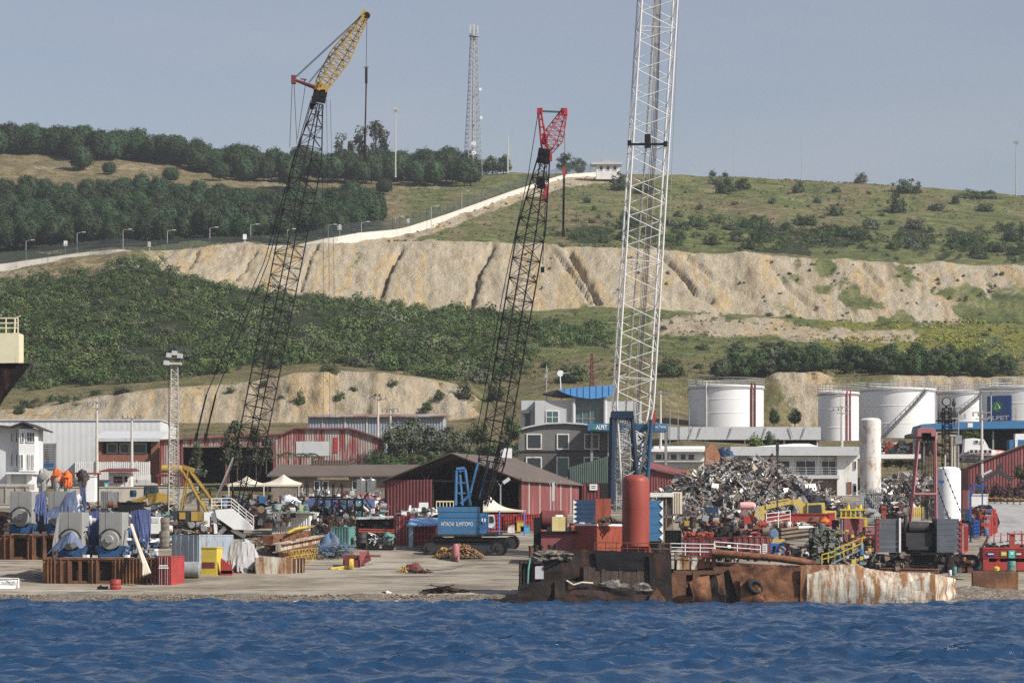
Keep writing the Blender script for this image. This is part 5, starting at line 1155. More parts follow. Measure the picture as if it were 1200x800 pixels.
# --- middle crane with the blue machine
D = 331; zg = gz(X(545,D),D)-.02
t = thing('crawler_crane','blue crawler crane with dark lattice boom and short red fly jib','crane',V((X(548,D),D,zg)))
A = P(568,588,D); B = P(637,186,D)
b = MB(); lattice(b, A, B, pw([(0,.5,.5),(.12,1.1,1.0),(.80,1.15,1.05),(.985,.55,.5),(1,.5,.45)]), (.88,.47,0), 34, .085, .042, hor=2); b.build('boom', m_boom, t)
b = MB(); b.ob(P(637,183,D),(1.3,1.1,1.5),0,.15); b.ob(P(634,214,D),(.9,.9,1.2)); b.build('boom_head', m_black, t)
b = MB(); b.ob(P(639,226,D),(.5,.6,1.7),0,.15); b.ob(P(642,184,D),(.9,.5,.9)); b.build('sheave_block', m_red, t)
jm = M('fly jib red',(.42,.04,.045),.5,.1)
b = MB(); lattice(b, P(641,177,D), P(661,131,D), pw([(0,.5,.4),(.35,.95,.7),(1,.28,.28)]), (.9,.4,0), 9, .06, .032); b.ob(P(661,131,D),(.7,.6,.7)); b.build('jib', jm, t)
b = MB(); 
for o in (-.4,.4): b.cyl(P(635,176,D)+V((0,o,0)),P(631,131,D)+V((0,o,0)),.11,.1,6); b.cyl(P(642,176,D)+V((0,o,0)),P(634,131,D)+V((0,o,0)),.11,.1,6)
for f in (.2,.4,.6,.8): b.cyl(P(635-4*f,176-45*f,D),P(642-8*f,176-45*f,D),.09)
b.ob(P(632.5,130.5,D),(.6,.9,.6)); b.ob(P(638.5,164,D),(.5,.8,.9)); b.build('strut', jm, t)
b = MB(); 
for o in (-.4,.4): cable(b,[P(634,130.5,D)+V((0,o,0)),P(660,131.5,D)+V((0,o,0))],.045); cable(b,[P(630.5,133,D)+V((0,o,0)),P(619,205,D)+V((0,o,0)),P(592,330,D)+V((0,o,0)),P(560,500,D)+V((0,o,0)),P(541,551,D)+V((0,o,0))],.035)
cable(b,[P(641,190,D),P(636,310,D)],.035); b.ob(P(635.8,316,D),(.4,.3,.6)); b.build('pendant_cable', m_black, t)
b = MB(); cable(b,[P(662,133,D),P(661.5,196,D)],.025); cable(b,[P(660.2,205,D),P(659.5,270,D)],.06); cable(b,[P(661.8,205,D),P(660.5,270,D)],.06); b.build('hoist_cable', m_black, t)
b = MB(); b.ob(P(661.3,201,D),(.3,.3,.9)); b.build('cable_weight', m_red, t); b = MB(); b.ob(P(660,273,D),(.35,.35,.6)); b.cyl(P(660,274,D),P(659.7,277,D),.12,.05); b.build('hook_block', m_rustdark, t)
th=.22
b = MB()
cw = [(513,562,593.5+k*6.6,593.5+(k+1)*6.6-.5) for k in range(5)]
for a,c,y0,y1 in cw: b.pbox(a,c,y0,y1,D-1.9,4.0)
cwo = b.build('counterweight', m_blue, t)
lettering('HITACHI  SUMITOMO', P(535.5,614,D-1.93), .62, m_letter, cwo, width=37*D/F)
b = MB(); b.ob(P(567,613,D)+V((0,.2,0)),(1.0,3.4,2.2)); b.build('engine_house', m_blue, t)
b = MB(); b.ppoly([(572,603),(579,603),(580.5,614),(580.5,620),(572,617)],D-1.0,1.9); cb = b.build('cab', m_whiteclean, t)
b = MB(); b.ppoly([(573.5,604.5),(578,604.5),(579,612),(573.5,612)],D-1.05,.06); b.build('cab_window', m_glass, cb); b=MB(); b.pbox(564.5,566,607,611,D-1.75,.06); b.pbox(567.5,569,607,611,D-1.75,.06); b.build('marking', m_letter, t)
b = MB(); b.pbox(511,583,625.5,628,D-2,5); b.lathe(V((X(548,D),D+.5,Z(632,D))),[(1.5,0),(1.5,.6)],24); b.build('turntable', m_blackgrey, t)
b = MB()
for o in (-1.1,1.1):
    b.cyl(P(534,592,D)+V((0,o,0)),P(535,551,D)+V((0,o,0)),.16,.16,6); b.cyl(P(542,592,D)+V((0,o,0)),P(539,556,D)+V((0,o,0)),.13,.13,6); b.cyl(P(551,592,D)+V((0,o,0)),P(545,550,D)+V((0,o,0)),.16,.16,6); b.cyl(P(535,550,D)+V((0,o,0)),P(545,549,D)+V((0,o,0)),.2,.2,6); b.cyl(P(540,590,D)+V((0,o,0)),P(552,578,D)+V((0,o,0)),.16,.16,6)
for y in (552,566,578): b.cyl(P(539.5,y,D)-V((0,1.2,0)),P(539.5,y,D)+V((0,1.2,0)),.14); b.cyl(P(535,y,D)-V((0,1.1,0)),P(546,y,D)-V((0,1.1,0)),.1)
b.build('gantry', m_blue, t)
b = MB(); b.cyl(P(549,586,D)-V((0,.9,0)),P(560,542,D)-V((0,.9,0)),.15,.15,8); b.cyl(P(561,586,D)+V((0,.9,0)),P(573,541,D)+V((0,.9,0)),.15,.15,8); b.build('boom_stop', m_blue, t)
for o in (-.7,.7): b = MB(); lattice(b,P(568,592,D)+V((0,o,0)),P(588,520,D)+V((0,o,0)),pw([(0,.22,.22),(1,.22,.22)]),(.8,.6,0),14,.05,.035); b.build('boom_ladder', m_boom, t)
crawler(t,(X(545,D),D-3.4,gz(X(545,D),D-3.4)-.05),9.0,1.6,1.15,-.10,m_black); crawler(t,(X(557,D),D+3.0,gz(X(557,D),D+3.0)-.25),9.4,1.6,1.15,-.10,m_black)
# --- white boom crane standing behind the hulk
D = 322; zg = gz(X(735,D),D)
t = thing('heavy_crane','huge crane with white lattice boom running out of the picture top and blue gantry','crane',V((X(725,D),D,zg)))
A = P(735.5,580,D); B = P(781,-170,D)
b = MB(); tt=.16
lattice(b, A, B, pw([(0,.7,.6),(.14,1.95,1.5),(1,1.85,1.4)]), (1,.12,0), 44, .11, .045, nc=7, hor=8); b.build('boom', m_boomwhite, t)
b = MB()
for o in (-.28,-.12,.05,.2,.33): cable(b,[P(744,500,D)+V((o,-.2,0)),P(766,170,D)+V((o,-.2,0)),P(770,36,D)+V((o*.8,-.2,0)),P(775,-100,D)+V((o*.5,0,0))],.048)
for o in (-1.3,1.3): cable(b,[P(733,488,D)+V((0,o,0)),P(757,172,D)+V((0,o,0)),P(775,-120,D)+V((0,o,0))],.05)
cable(b,[P(791,10,D)+V((.4,0,0)),P(780,262,D)+V((.4,0,0))],.03); b.build('pendant_cable', M('greasy wire rope',(.30,.27,.235),.7,.2), t)
b = MB(); b.ob(P(758,171.5,D)+V((0,-1.6,0)),(4.0,.4,.2)); b.ob(P(758,168,D)+V((0,-1.75,0)),(.6,.5,1.4)); b.ob(P(737,170,D)+V((0,-1.6,0)),(.4,.5,.5)); b.ob(P(779,171,D)+V((0,-1.6,0)),(.4,.5,.5)); b.build('spreader', m_black, t)
b = MB()
for o,dx in ((-1.6,0),(1.6,0)):
    b.cyl(P(718,488,D)+V((0,o,0)),P(716,590,D)+V((0,o,0)),.3,.3,6); b.cyl(P(740,487,D)+V((0,o,0)),P(746,560,D)+V((0,o,0)),.24,.24,6)
    b.cyl(P(716.5,488,D)+V((0,o,0)),P(741,487,D)+V((0,o,0)),.36,.36,6)
b.ob(P(729,486.5,D),(2.3,3.9,.75)); b.build('gantry', M('dark crane navy',(.013,.03,.058),.5,.2), t)
b = MB()
for k in range(7): cable(b,[P(721+k*2.6,490,D),P(720+k*2.5,596,D)],.045)
lattice(b,P(729,598,D),P(729,492,D),pw([(0,.75,.5),(1,.75,.5)]),(1,.2,0),16,.06,.04); b.build('hoist_rope', m_galv, t)
b = MB(); 
for o in (-1.3,1.3): b.cyl(P(763,492,D)+V((0,o,0)),P(756,600,D)+V((0,o,0)),.2,.2,8)
for k in range(9): y=500+k*10; b.cyl(P(762.5-.065*(y-492),y,D)-V((0,1.3,0)),P(748,y+6,D)+V((0,.6,0)),.07)
for k in range(6): y=510+k*14; b.cyl(P(748,y,D),P(759,y+14,D),.09); b.cyl(P(759,y,D),P(748,y+14,D),.09)
b.pbox(744,768,497,505,D-.8,1.6); b.build('boom_foot_frame', M('weathered crane blue',(.03,.085,.16),.5,.15), t)
b=MB(); b.pbox(764.5,768,480,497,D-.4,.6); b.build('winch_motor', m_red, t)
def zigzag(par, px, py0, py1, D, dirn, mat, n=5):
    b=MB(); 
    for k in range(n):
        y0=py0+(py1-py0)*k/n; y1=py0+(py1-py0)*(k+1)/n; m=(y0+y1)/2; w=4.5*dirn
        b.add([P(px,y0,D),P(px+w,m,D),P(px,y1,D),P(px,y0,D)+V((0,.06,0)),P(px+w,m,D)+V((0,.06,0)),P(px,y1,D)+V((0,.06,0))],[(0,2,1),(3,4,5),(0,1,4,3),(1,2,5,4),(2,0,3,5)])
    return b.build('zigzag_stripe', mat, par)
for a,c,y0,y1,s,DD in ((672,697.5,585.5,613,1,D-6),(759.5,777,586,634,-1,D-6)):
    b=MB(); n=5
    for k in range(n): b.pbox(a,c,y0+(y1-y0)*k/n,y0+(y1-y0)*(k+1)/n-.35,DD,3.2)
    cw=b.build('counterweight', m_navy if s==1 else m_blue, t); zigzag(cw, a-.2 if s==1 else c+.2, y0, y1, DD-.08, s, m_whiteclean)
b=MB(); b.pbox(697.8,706.5,584,613,D-5.5,3); b.pbox(706.8,716,584,614,D-5.5,3); b.build('winch_house', m_orange, t)
b=MB(); b.pbox(690,775,610,640,D-3.5,5); b.build('upper_frame', m_blackgrey, t)
# --- rear of the crane at right: pink gantry between slate counterweights
D = 316; zg = gz(X(1075,D),D)
t = thing('gantry_crane','crane rear with pink gantry legs between two slate grey counterweight stacks','crane',V((X(1075,D),D,zg)))
b=MB()
for o in (-.6,.6):
    b.cyl(P(1076.5,508,D)+V((0,o,0)),P(1066.5,612,D)+V((0,o,0)),.125,.125,4); b.cyl(P(1095,508,D)+V((0,o,0)),P(1096.5,612,D)+V((0,o,0)),.125,.125,4)
b.cyl(P(1070,579,D)-V((0,1,0)),P(1096,579,D)-V((0,1,0)),.16,.16,6)
b.ppoly([(1075,511),(1075.5,503),(1079,500.5),(1093,500.5),(1096.5,503),(1097.5,511),(1092,511),(1091,507),(1080,507),(1079.5,511)],D-1.2,2.4); b.build('gantry', m_pink, t)
b=MB()
for k in range(6): b.lathe(P(1080.5+k*2.4,511,D)+V((0,-.3,0)),[(.5,0),(.5,.12)],14,'X')
b.build('sheave', m_black, t, True)
b=MB()
for k in range(8): cable(b,[P(1079.5+k*1.7,512,D),P(1080+k*1.7,610,D)],.045 if k<2 else .035)
b.build('hoist_rope', m_rustdark, t)
b=MB()
for k in range(9): b.pbox(1083+k*1.35,1083.8+k*1.35,578,608,D+.6,.12)
b.build('ladder_guard', m_blackgrey, t)
for a,c,px,s in ((1030,1056,1029.5,1),(1098,1124,1124,-1)):
    b=MB(); n=6
    for k in range(n): b.pbox(a,c,607.5+(647-607.5)*k/n,607.5+(647-607.5)*(k+1)/n-.3,D-2.4,3.8)
    cw=b.build('counterweight', m_slate, t); zigzag(cw, a-3 if s==1 else c+3, 608, 647, D-2.46, 1 if s==1 else -1, m_red, 6)
    b=MB(); 
    if s==1:
        b.pbox(1053.6,1055.8,606.5,648,D-2.6,.12); b.build('pale_post', m_white, cw)
b=MB(); b.pbox(1056,1098,612,648,D-.3,2.6); b.pbox(1062,1092,624,640,D-1.7,1.4); b.lathe(P(1075,618,D)+V((-1.0,-.9,0)),[(.6,0),(.6,2.0)],16,'X'); b.cyl(P(1060,604,D)+V((0,-1,0)),P(1059,640,D)+V((0,-1,0)),.22); b.cyl(P(1095,610,D)+V((0,-1,0)),P(1094,642,D)+V((0,-1,0)),.2); b.pbox(1064,1089,640,644,D-1.9,.3)
b.build('winch_machinery', m_blackgrey, t)
b=MB(); b.pbox(1050,1112,647,650,D-2.6,6); b.pbox(1066,1081,645.5,647,D-2.7,.15); b.build('deck', m_black, t)
b=MB(); b.pbox(1060,1098,650,668,D-1.8,4); b.build('lower_works', m_black, t)
crawler(t,(X(1045,D),D,gz(X(1045,D),D)-.1),3.6,1.5,6.5,0.0,m_black); crawler(t,(X(1122,D),D,gz(X(1122,D),D)-.1),3.6,1.5,6.5,0.0,m_black)
b=MB(); b.lathe(P(1134,662,D-1),[(.75,0),(.75,.25)],24,'Y'); b.build('red_disc', m_orange, t)
# --- floodlight lattice mast left
D = 352; t=thing('lattice_light_mast','pale square lattice mast with a lamp platform on top beside the left crane','light mast',V((X(203.5,D),D,gz(X(203.5,D),D))))
b=MB(); lattice(b,P(203,612,D),P(204,428,D),pw([(0,.62,.62),(1,.38,.38)]),(1,.25,0),34,.055,.035); b.build('lattice', m_pole, t)
b=MB(); b.pbox(196.5,211.5,424.5,427,D-.8,1.6); railing(b,[P(197,424.5,D-.7),P(211,424.5,D-.7),P(211,424.5,D+.7),P(197,424.5,D+.7),P(197,424.5,D-.7)],1.0,.035,2,.7); b.build('platform', m_pole, t)
for px,py in ((195,425),(198,416),(204.5,413.5),(211,417)):
    b=MB(); b.ob(P(px,py,D-.9),(.6,.35,.5),0,.1); b.build('floodlight', m_lightgrey, t)
b=MB(); cable(b,[P(197,430,D),P(197.5,500,D)],.03); cable(b,[P(199,430,D),P(200,500,D)],.03); b.build('cable', m_black, t)
# --- black searchlight mast right
D = 372; t=thing('searchlight_mast','black lattice mast carrying a big round searchlight above a small platform','light mast',V((X(1109,D),D,gz(X(1109,D),D))))
b=MB(); lattice(b,P(1111,600,D),P(1109.5,478,D),pw([(0,.6,.5),(1,.42,.4)]),(1,.3,0),22,.07,.045); b.pbox(1099,1121,491.5,493.2,D-.9,1.8); b.cyl(P(1109,478,D),P(1109,470,D),.14); b.build('lattice', m_black, t)
b=MB(); railing(b,[P(1100,491.5,D-.8),P(1120,491.5,D-.8)],1.1,.04,2,1.0); b.ob(P(1104,486,D),(.5,.6,.7)); b.ob(P(1116,486,D),(.7,.6,.8)); b.build('platform_gear', m_blackgrey, t)
b=MB(); b.lathe(P(1109,470.5,D)+V((0,.35,0)),[(.25,.4),(.5,.2),(.55,-.4),(.5,-.42)],22,'Y'); sl=b.build('searchlight', m_black, t, True); b=MB(); b.lathe(P(1109,470.5,D)+V((0,-.12,0)),[(.02,.12),(.3,.05),(.44,-.02)],20,'Y'); b.build('reflector', m_silver, sl, True)
b=MB(); b.cyl(P(1118.5,500,D),P(1118,467,D),.08); b.lathe(P(1118,476,D),[(.2,0),(.25,.4),(.1,.8)],10); b.build('beacon', m_blackgrey, t)
for px,a,c,lb in ((1123,484,560,'thin mast with a grey box right of the searchlight'),(1118.5,510,552,'thin pale pipe mast behind the white upright tank'),(1107.5,533,556,'short white post on the left of the upright white tank')):
    D=366; b=MB(); b.cyl(P(px,c+45,D),P(px,a,D),.13,.1,7); 
    if px==1123: b.ob(P(px,515,D),(.8,.5,1.0)); b.ob(P(px,490,D),(1.6,.12,.12)); b.ob(P(px+8,487,D),(.15,.15,.6)); b.cyl(P(px,487,D),P(px+8,487,D),.04)
    if px==1118.5: b.cyl(P(px-3,c+45,D),P(px-3,a,D),.09); b.ob(P(px-1.5,a,D),(.8,.3,.15))
    b.build('mast', m_pole if px!=1123 else m_grey, label=lb, cat='mast')
# ------------------------------------------------------------------ left yard
def steel_pontoon(label, px0, px1, py0, py1, D, dep, opens, ribs):
    t = thing('steel_cradle', label, 'steel cradle', P((px0+px1)/2,py1,D)); zb = .35
    b = MB(); b.pbox(px0,px1,py0,py0+2.2,D-.1,dep+.2); b.build('deck', m_rust, t)
    b = MB(); b.pbox(px0,px1,py0+2.2,py1+4,D+.6,dep-.6); b.build('inner_wall', m_rustdark, t)  # darker colour paints the shade seen through the plate openings
    b = MB(); e = [px0]+[v for o in opens for v in o]+[px1]
    for k in range(0,len(e),2): b.pbox(e[k],e[k+1],py0+2.2,py1+3,D,.25)
    for a,c in opens: b.pbox(a,c,py1-4,py1+3,D+.03,.2); b.pbox(a,c,py0+2.2,py0+4.5,D+.03,.2)
    b.build('front_plate', m_rust, t)
    b = MB()
    for px in ribs: b.pbox(px-.55,px+.55,py0+2.2,py1+2,D-.3,.3)
    b.pbox(px0,px1,py1-1.2,py1+2,D-.22,.2); b.build('rib', m_rust, t)
    b = MB(); b.box(X(px1,D)-.2,X(px1,D)+.02,D+.3,D+dep,Z(py1+4,D),Z(py0+2.2,D)); b.build('end_plate', m_rust, t); return t
steel_pontoon('rusty brown steel cradle at the front carrying two grey generators',50,185,653,684,304,7,[(84,92),(95.5,103),(116,131)],[56,60,64,71,80,108,113,135,140,144,148,152,156,160,164,168,172,177,182])
steel_pontoon('rusty brown steel cradle at the picture edge behind the front one',-26,72,625.5,656,323,7,[(-10,-2),(16,31),(42,49),(54,62)],[-20,5,12,33,38,51,66])
def generator(label, pxc, pyb, D, seed, tarps=True):
    g = random.Random(seed); c = P(pxc,pyb,D); t = thing('generator', label, 'generator', c); yaw = -.16; piv = (c.x,c.y)
    def mk(fn, name, mat, par=t, sm_=False): b = MB(); fn(b); mb_rot(b,0,piv,yaw); return b.build(name, mat, par, sm_)
    x,y,z = c
    mk(lambda b: (b.ext([(x-1.15,z+.15),(x+1.15,z+.15),(x+1.5,z+1.15),(x+.95,z+1.15),(x+.6,z+.75),(x-.6,z+.75),(x-.95,z+1.15),(x-1.5,z+1.15)],y-.1,y+6), b.box(x-1.1,x+1.1,y,y+5.9,z+.1,z+.6)), 'base_cradle', m_bluebase)
    [mk(lambda b: b.ob((x+dx,y+.3,z+.05),(.5,.9,.55)), 'foot', m_white) for dx in (-1.55,1.55)]
    h = mk(lambda b: (b.box(x-1.18,x+1.18,y,y+2.4,z+1.2,z+4.55), b.box(x-1.05,x+1.05,y-.02,y,z+1.3,z+4.45)), 'housing', m_genset)
    mk(lambda b: [b.box(x+dx-.02,x+dx+.02,y-.05,y-.02,z+2.6,z+4.5) for dx in ((-.15,) if seed%2 else (-.45,))], 'panel_seam', m_grey, h)
    d = mk(lambda b: b.lathe((x,y,z+1.75),[(.86,-.32),(.94,-.25),(.94,.05)],32,'Y'), 'end_cover', m_genset, t, True)
    mk(lambda b: b.lathe((x+.02,y,z+1.85),[(.36,-.75),(.4,-.68),(.42,-.3)],16,'Y'), 'hub', m_genset, d, True)
    pts = [(x+math.cos(a)*1.12, y-.14, z+1.75+math.sin(a)*1.12) for a in np.linspace(.15,2.9,20)]
    mk(lambda b: b.path(pts,.06,6), 'guard_ring', m_black, d)
    mk(lambda b: (b.box(x-.95,x+.95,y+2.4,y+6,z+.7,z+2.6), [b.ob((x+sx,y+2.8+k*.55,z+2.8),(.35,.4,.7)) for sx in (-.55,.55) for k in range(6)]), 'engine_block', m_bluebase)
    mk(lambda b: (b.lathe((x+.95,y+2.9,z+3.75),[(.3,-.6),(.55,-.55),(.58,.35),(.35,.5),(.3,.9)],18,'X'), b.cyl((x-.4,y+2.6,z+4.0),(x-.4,y+5.8,z+4.0),.42,.42,14), b.cyl((x+.5,y+3,z+2.6),(x+.6,y+3.2,z+3.6),.25,.25,10)), 'turbocharger', m_lightgrey, t, True)
    def pipes(b):
        for k in range(9): 
            p0 = V((x+1.05,y+g.uniform(.4,5.5),z+g.uniform(.8,3))); b.path([p0,p0+V((.3,.1,g.uniform(-.6,.6))),p0+V((.3,.8,g.uniform(-.6,.6)))],g.uniform(.05,.13),6)
        for k in range(8): b.ob((x+1.1+g.random()*.3,y+2.4+g.random()*3.2,z+.9+g.random()*1.8),(.3,.4,.35))
    mk(pipes,'pipework',m_greytarp); return t
generator('grey generator on the front cradle with a blue tarp over its round end cover',82.5,653.5,305,1)
generator('grey generator on the front cradle beside the hanging blue tarp and white strap',129.5,653.5,305,2)
generator('bare grey generator at far left on the rear cradle',24.5,626,324,3)
generator('grey generator on the rear cradle half wrapped in a blue tarp',69,626,324,4)
D=304.2
tarp('tarpaulin','faded blue tarp tied over a front generator end cover like an inverted V',[P(74,628,D),P(83,622,D-.5),P(90,628,D)],[P(53,651,D-.1),P(82,637,D-.9),P(98,640,D)],m_bluetarp2,5,.12,3)
tarp('tarpaulin','pale tarp strip hanging off the left side of a front generator',[P(67,606,D+.4),P(70,600,D+.4)],[P(60,650,D),P(68,640,D+.3)],m_genset,3,.1,5)
D=307; tarp('tarpaulin','bright blue tarp hung over the pipework right of the front generators',[P(153,599,D),P(163,596.5,D-.2),P(177,597,D)],[P(158,640,D-.4),P(168,636,D-.6),P(176,634,D-.3)],m_bluetarp,6,.18,8)
b=MB()
for q in range(4):
    g=random.Random(q); pts=[P(153+q*.5,614,305.6),P(157+q*.5,627,304.4),P(163+q*.6,645,302.6),P(168+q*1.1,661,301.8),P(168+q*2.4,674-q*.8,301.4)]
    for k in range(4): b.cyl(pts[k],pts[k+1],.09+.02*k,.11+.02*k,7)
b.build('canvas_strip', m_tent, None, True, 'cream canvas strip trailing from the front generator down past the cradle edge','strip')
tarp('tarpaulin','dark blue tarp bundle draped behind the first front generator',[P(104,600,D+.5),P(118,597,D+.5)],[P(106,640,D+.2),P(117,638,D+.2)],m_bluetarp,4,.15,14)
D=322; tarp('tarpaulin','blue tarp hanging in folds between the two rear generators',[P(42,580,D),P(54,574,D+.5)],[P(40,601,D-.5),P(55,607,D-.3)],m_bluetarp,4,.2,21)
tarp('tarpaulin','large faded blue tarp sagging across a rear generator',[P(56,598,D+.6),P(70,593,D+.4),P(78,578,D+.2),P(89,574,D+.2)],[P(55,607,D+.2),P(72,608,D),P(84,606,D),P(92,604,D+.3)],m_bluetarp2,5,.15,22)
tarp('tarpaulin','narrow blue tarp hanging from the dark wrapped funnel',[P(94,573,D+.6),P(100,570,D+.6)],[P(98,597,D+.4),P(102,597,D+.4)],m_bluetarp,3,.15,23)
def funnel(label, px, py0, py1, wp, D, wrap, lb2=None):
    k = D/F; c = P(px,py1,D); h = (py1-py0)*k; r = wp*k/2
    b = MB(); b.lathe(c,[(r*.55,-1.2),(r*.55,h*.15),(r*.75,h*.3),(r*.95,h*.5),(r,h*.8),(r*.9,h)],18); b.build('exhaust_funnel', m_genset, None, True, label, 'funnel')
    if wrap:
        b = MB(); g = random.Random(int(px)); b.blob(c+V((0,0,h*.85)),(r*1.25,r*1.25,h*.42),int(px),.22,20,9,-.6)
        for q in range(5): a=g.uniform(0,6.28); b.blob(c+V((math.cos(a)*r*1.05,math.sin(a)*r*1.05,h*.55)),(r*.3,r*.3,h*.28),q,.3,8,6)
        b.build('tarpaulin', wrap, None, True, lb2, 'tarp')
funnel('grey exhaust funnel on the first rear generator',50.5,556,577,11,327,m_genset,'dusty grey wrap tied over the leftmost exhaust funnel')
funnel('left exhaust funnel under an orange tarp',66.5,556,577,11,327,m_orangetarp,'orange tarp tied over the taller left funnel')
funnel('right exhaust funnel under an orange tarp',78.5,558,577,11,327,m_orangetarp,'orange tarp tied over the lower right funnel')
funnel('exhaust funnel wrapped in dark cloth',97,556,577,11,327,m_blackgrey,'dark grey cloth bundled over the rightmost exhaust funnel')
D=322; b=MB(); b.pbox(70,118,553.5,555.5,D+6,.5); b.build('orange_beam', m_orange, label='long pale orange beam lying above the wrapped funnels', cat='beam')
for px in (75,114):
    b=MB(); b.pbox(px,px+1.5,555.5,600,D+6,.4); b.build('support_post', m_rustdark, label='post holding up the pale orange beam', cat='post', group='posts under the orange beam')
b=MB(); g=random.Random(4)
for k in range(26): b.ob(P(g.uniform(-8,8),g.uniform(600,626),g.uniform(318,326)),(g.uniform(.3,1),.6,g.uniform(.3,1.1)),g.uniform(0,3),g.uniform(-.4,.4))
b.build('machine_parts', m_rustdark, label='dark heap of machine parts at the picture edge beside the bare generator', cat='scrap', kind='stuff')
drum('red_drum','bright red steel drum standing alone near the water edge',134.5,678.5,692,13,297,m_red,'drum')
b=MB(); D=297.5; g=random.Random(2)
for k in range(9): b.ob(P(g.uniform(115.5,125.5),g.uniform(686.5,691),D+g.uniform(-.3,.3)),(g.uniform(.15,.4),.3,g.uniform(.12,.3)),g.uniform(0,3),g.uniform(-.5,.5))
b.box(X(115,D),X(126,D),D-.2,D+.3,Z(692.5,D),Z(690.5,D)); b.build('engine_part', m_black, label='small black oily engine part left of the red drum', cat='engine part')
D=298; b=MB(); lattice(b,P(-14,686,D),P(21,684,D+1.5),pw([(0,.35,.35),(1,.35,.35)]),(0,0,1),8,.05,.03); b.cyl(P(0,677.5,D+.4),P(22,677.5,D+.4),.05); b.cyl(P(22,677.5,D+.4),P(21,690,D),.05); b.add([P(-10,690,D-.2),P(17,690,D-.2),P(19,686,D+.3),P(-10,685,D+.3),P(-10,690.5,D-.2),P(17,690.5,D-.2),P(19,686.5,D+.3),P(-10,685.5,D+.3)],[(0,1,2,3),(7,6,5,4),(0,4,5,1),(1,5,6,2)]); b.build('gangway', m_whiteclean, label='white lattice gangway end lying on the quay at far left', cat='gangway')
b=MB(); b.path([P(2,656,324),P(20,665,318),P(50,668,314)],.14,6); b.build('rope_line', m_chain, label='brown hawser lying on the ground beside the front cradle', cat='rope')
# front red box and stacked drums
container('red_container','small red steel box with two lines of white lettering beside the front cradle',183,213,651,686,303,m_red,-.42,2.6,doors=m_red,pitch=.35)
b=MB(); 
for y0,a,c in ((661.8,186.5,196.5),(664.4,186.0,197.5)): b.pbox(a,c,y0,y0+1.2,302.55,.04)
b.build('painted_lettering', m_letter, label='two lines of worn white lettering on the small red box', cat='lettering')
for i,px in enumerate((172,177,181)):
    b=MB(); D=303; b.pbox(px-.7,px+.7,664,689,D,.15); b.pbox(px-2,px+3,675,676,D-.05,.1); b.build('steel_stake', m_rustdark, label='thin rusty steel stake beside the small red box', cat='stake', group='rusty stakes beside the red box')
b=MB(); b.lathe(P(224,667,309),[(.75,-1.0),(.8,-.95),(.8,.8),(.5,.95),(.48,.96)],20,'X'); b.build('grey_cylinder', m_grey, None, True, 'grey steel cylinder lying behind the small red box','cylinder')
container('shipping_container','faded blue grey shipping container behind the yellow box',199,268,626,661,319,m_bluegrey,-.52,6.2,doors=m_bluegrey)
D=311; t=thing('yellow_box','bright yellow open steel box with a dark red stripe panel','steel box',P(247,674,D))
b=MB(); cx,cy,w=foot(235.5,258.5,D,2.0,-.2); z0,z1=Z(674,D),Z(642,D); b.box(cx-w/2,cx+w/2,cy-1,cy+1,z0,z1); b.box(cx-w/2-.06,cx+w/2+.06,cy-1.06,cy+1.06,z1,z1+.1); b.box(cx-w/2-.06,cx+w/2+.06,cy-1.06,cy+1.06,z0,z0+.15); mb_rot(b,0,(cx,cy),-.2); b.build('body', m_brightyellow, t)
b=MB(); b.box(cx-w/2+.1,cx+w/2-.2,cy-1.03,cy-1,z0+.75,z0+1.35); mb_rot(b,0,(cx,cy),-.2); b.build('dark_panel', m_maroon, t)
D=311; b=MB(); b.pbox(258,272,668,673.5,D,2)
for k in range(4): b.pbox(258.5+k*3.6,260+k*3.6,656,668,D+.2,.2)
b.add([P(259,653,D),P(272,664,D),P(272,672,D),P(259,672,D),P(259,653,D+.12),P(272,664,D+.12),P(272,672,D+.12),P(259,672,D+.12)],[(0,3,2,1),(4,5,6,7),(0,1,5,4),(1,2,6,5),(3,0,4,7)])
b.build('steel_cage', m_red, label='bright red steel frame pressed against the yellow box', cat='frame')
def heap_tarp(name,label,px0,px1,py0,py1,D,mat,seed,cat,dep=None,amp=.16,n=30,m=14):
    k=D/F; c=P((px0+px1)/2,py1,D); r=(px1-px0)*k/2; c.y+=r*.7; b=MB(); b.blob(c,(r,r*.8 if dep is None else dep/2,(py1-py0)*k),seed,amp,n,m,-.05); return b.build(name,mat,None,True,label,cat)
heap_tarp('tarp_covered_load','grey tarpaulin thrown over a tall load behind the pale steel block',265,304,634,669,314,m_greytarp,5,'covered load',None,.12,34,16)
g=random.Random(3)
tarp('tarpaulin','grey tarp flap falling from the left shoulder of the covered load',[P(268,638,313.5),P(284,634,313.2),P(298,637,313.5)],[P(263,668,313),P(283,671,312.6),P(300,668,313)],m_greytarp,6,.2,31)
b=MB()
for k in range(16): b.blob(P(g.uniform(272,300),g.uniform(666,670),313.5),(.4,.4,.25),k,.3,8,6)
b.build('sack_pile', m_wood, label='low pile of brown sacks at the foot of the grey covered load', cat='sacks', kind='stuff')
D=312; t=thing('steel_block','cream painted rusty steel hull block lying on the quay','hull block',P(327,673,D))
b=MB(); plate(b,[(298,653),(310,652),(343,653.5)],[(300,673),(312,672.5),(343,672.5)],D,.1,18,6,.08,4); b.build('side_plate', m_rustwhite, t)
b=MB(); b.box(X(300,D),X(345,D),D+.2,D+3.6,Z(674,D),Z(654.5,D)); plate(b,[(347,654),(358,653)],[(348,673),(357,670)],D+.6,.1,6,6,.08,6); b.build('inner_frame', m_rust, t)
b=MB(); 
for k in range(3): b.pbox(347+k*3.6,348+k*3.6,655,672,D+.4,.15)
b.build('end_rib', m_rustwhite, t)
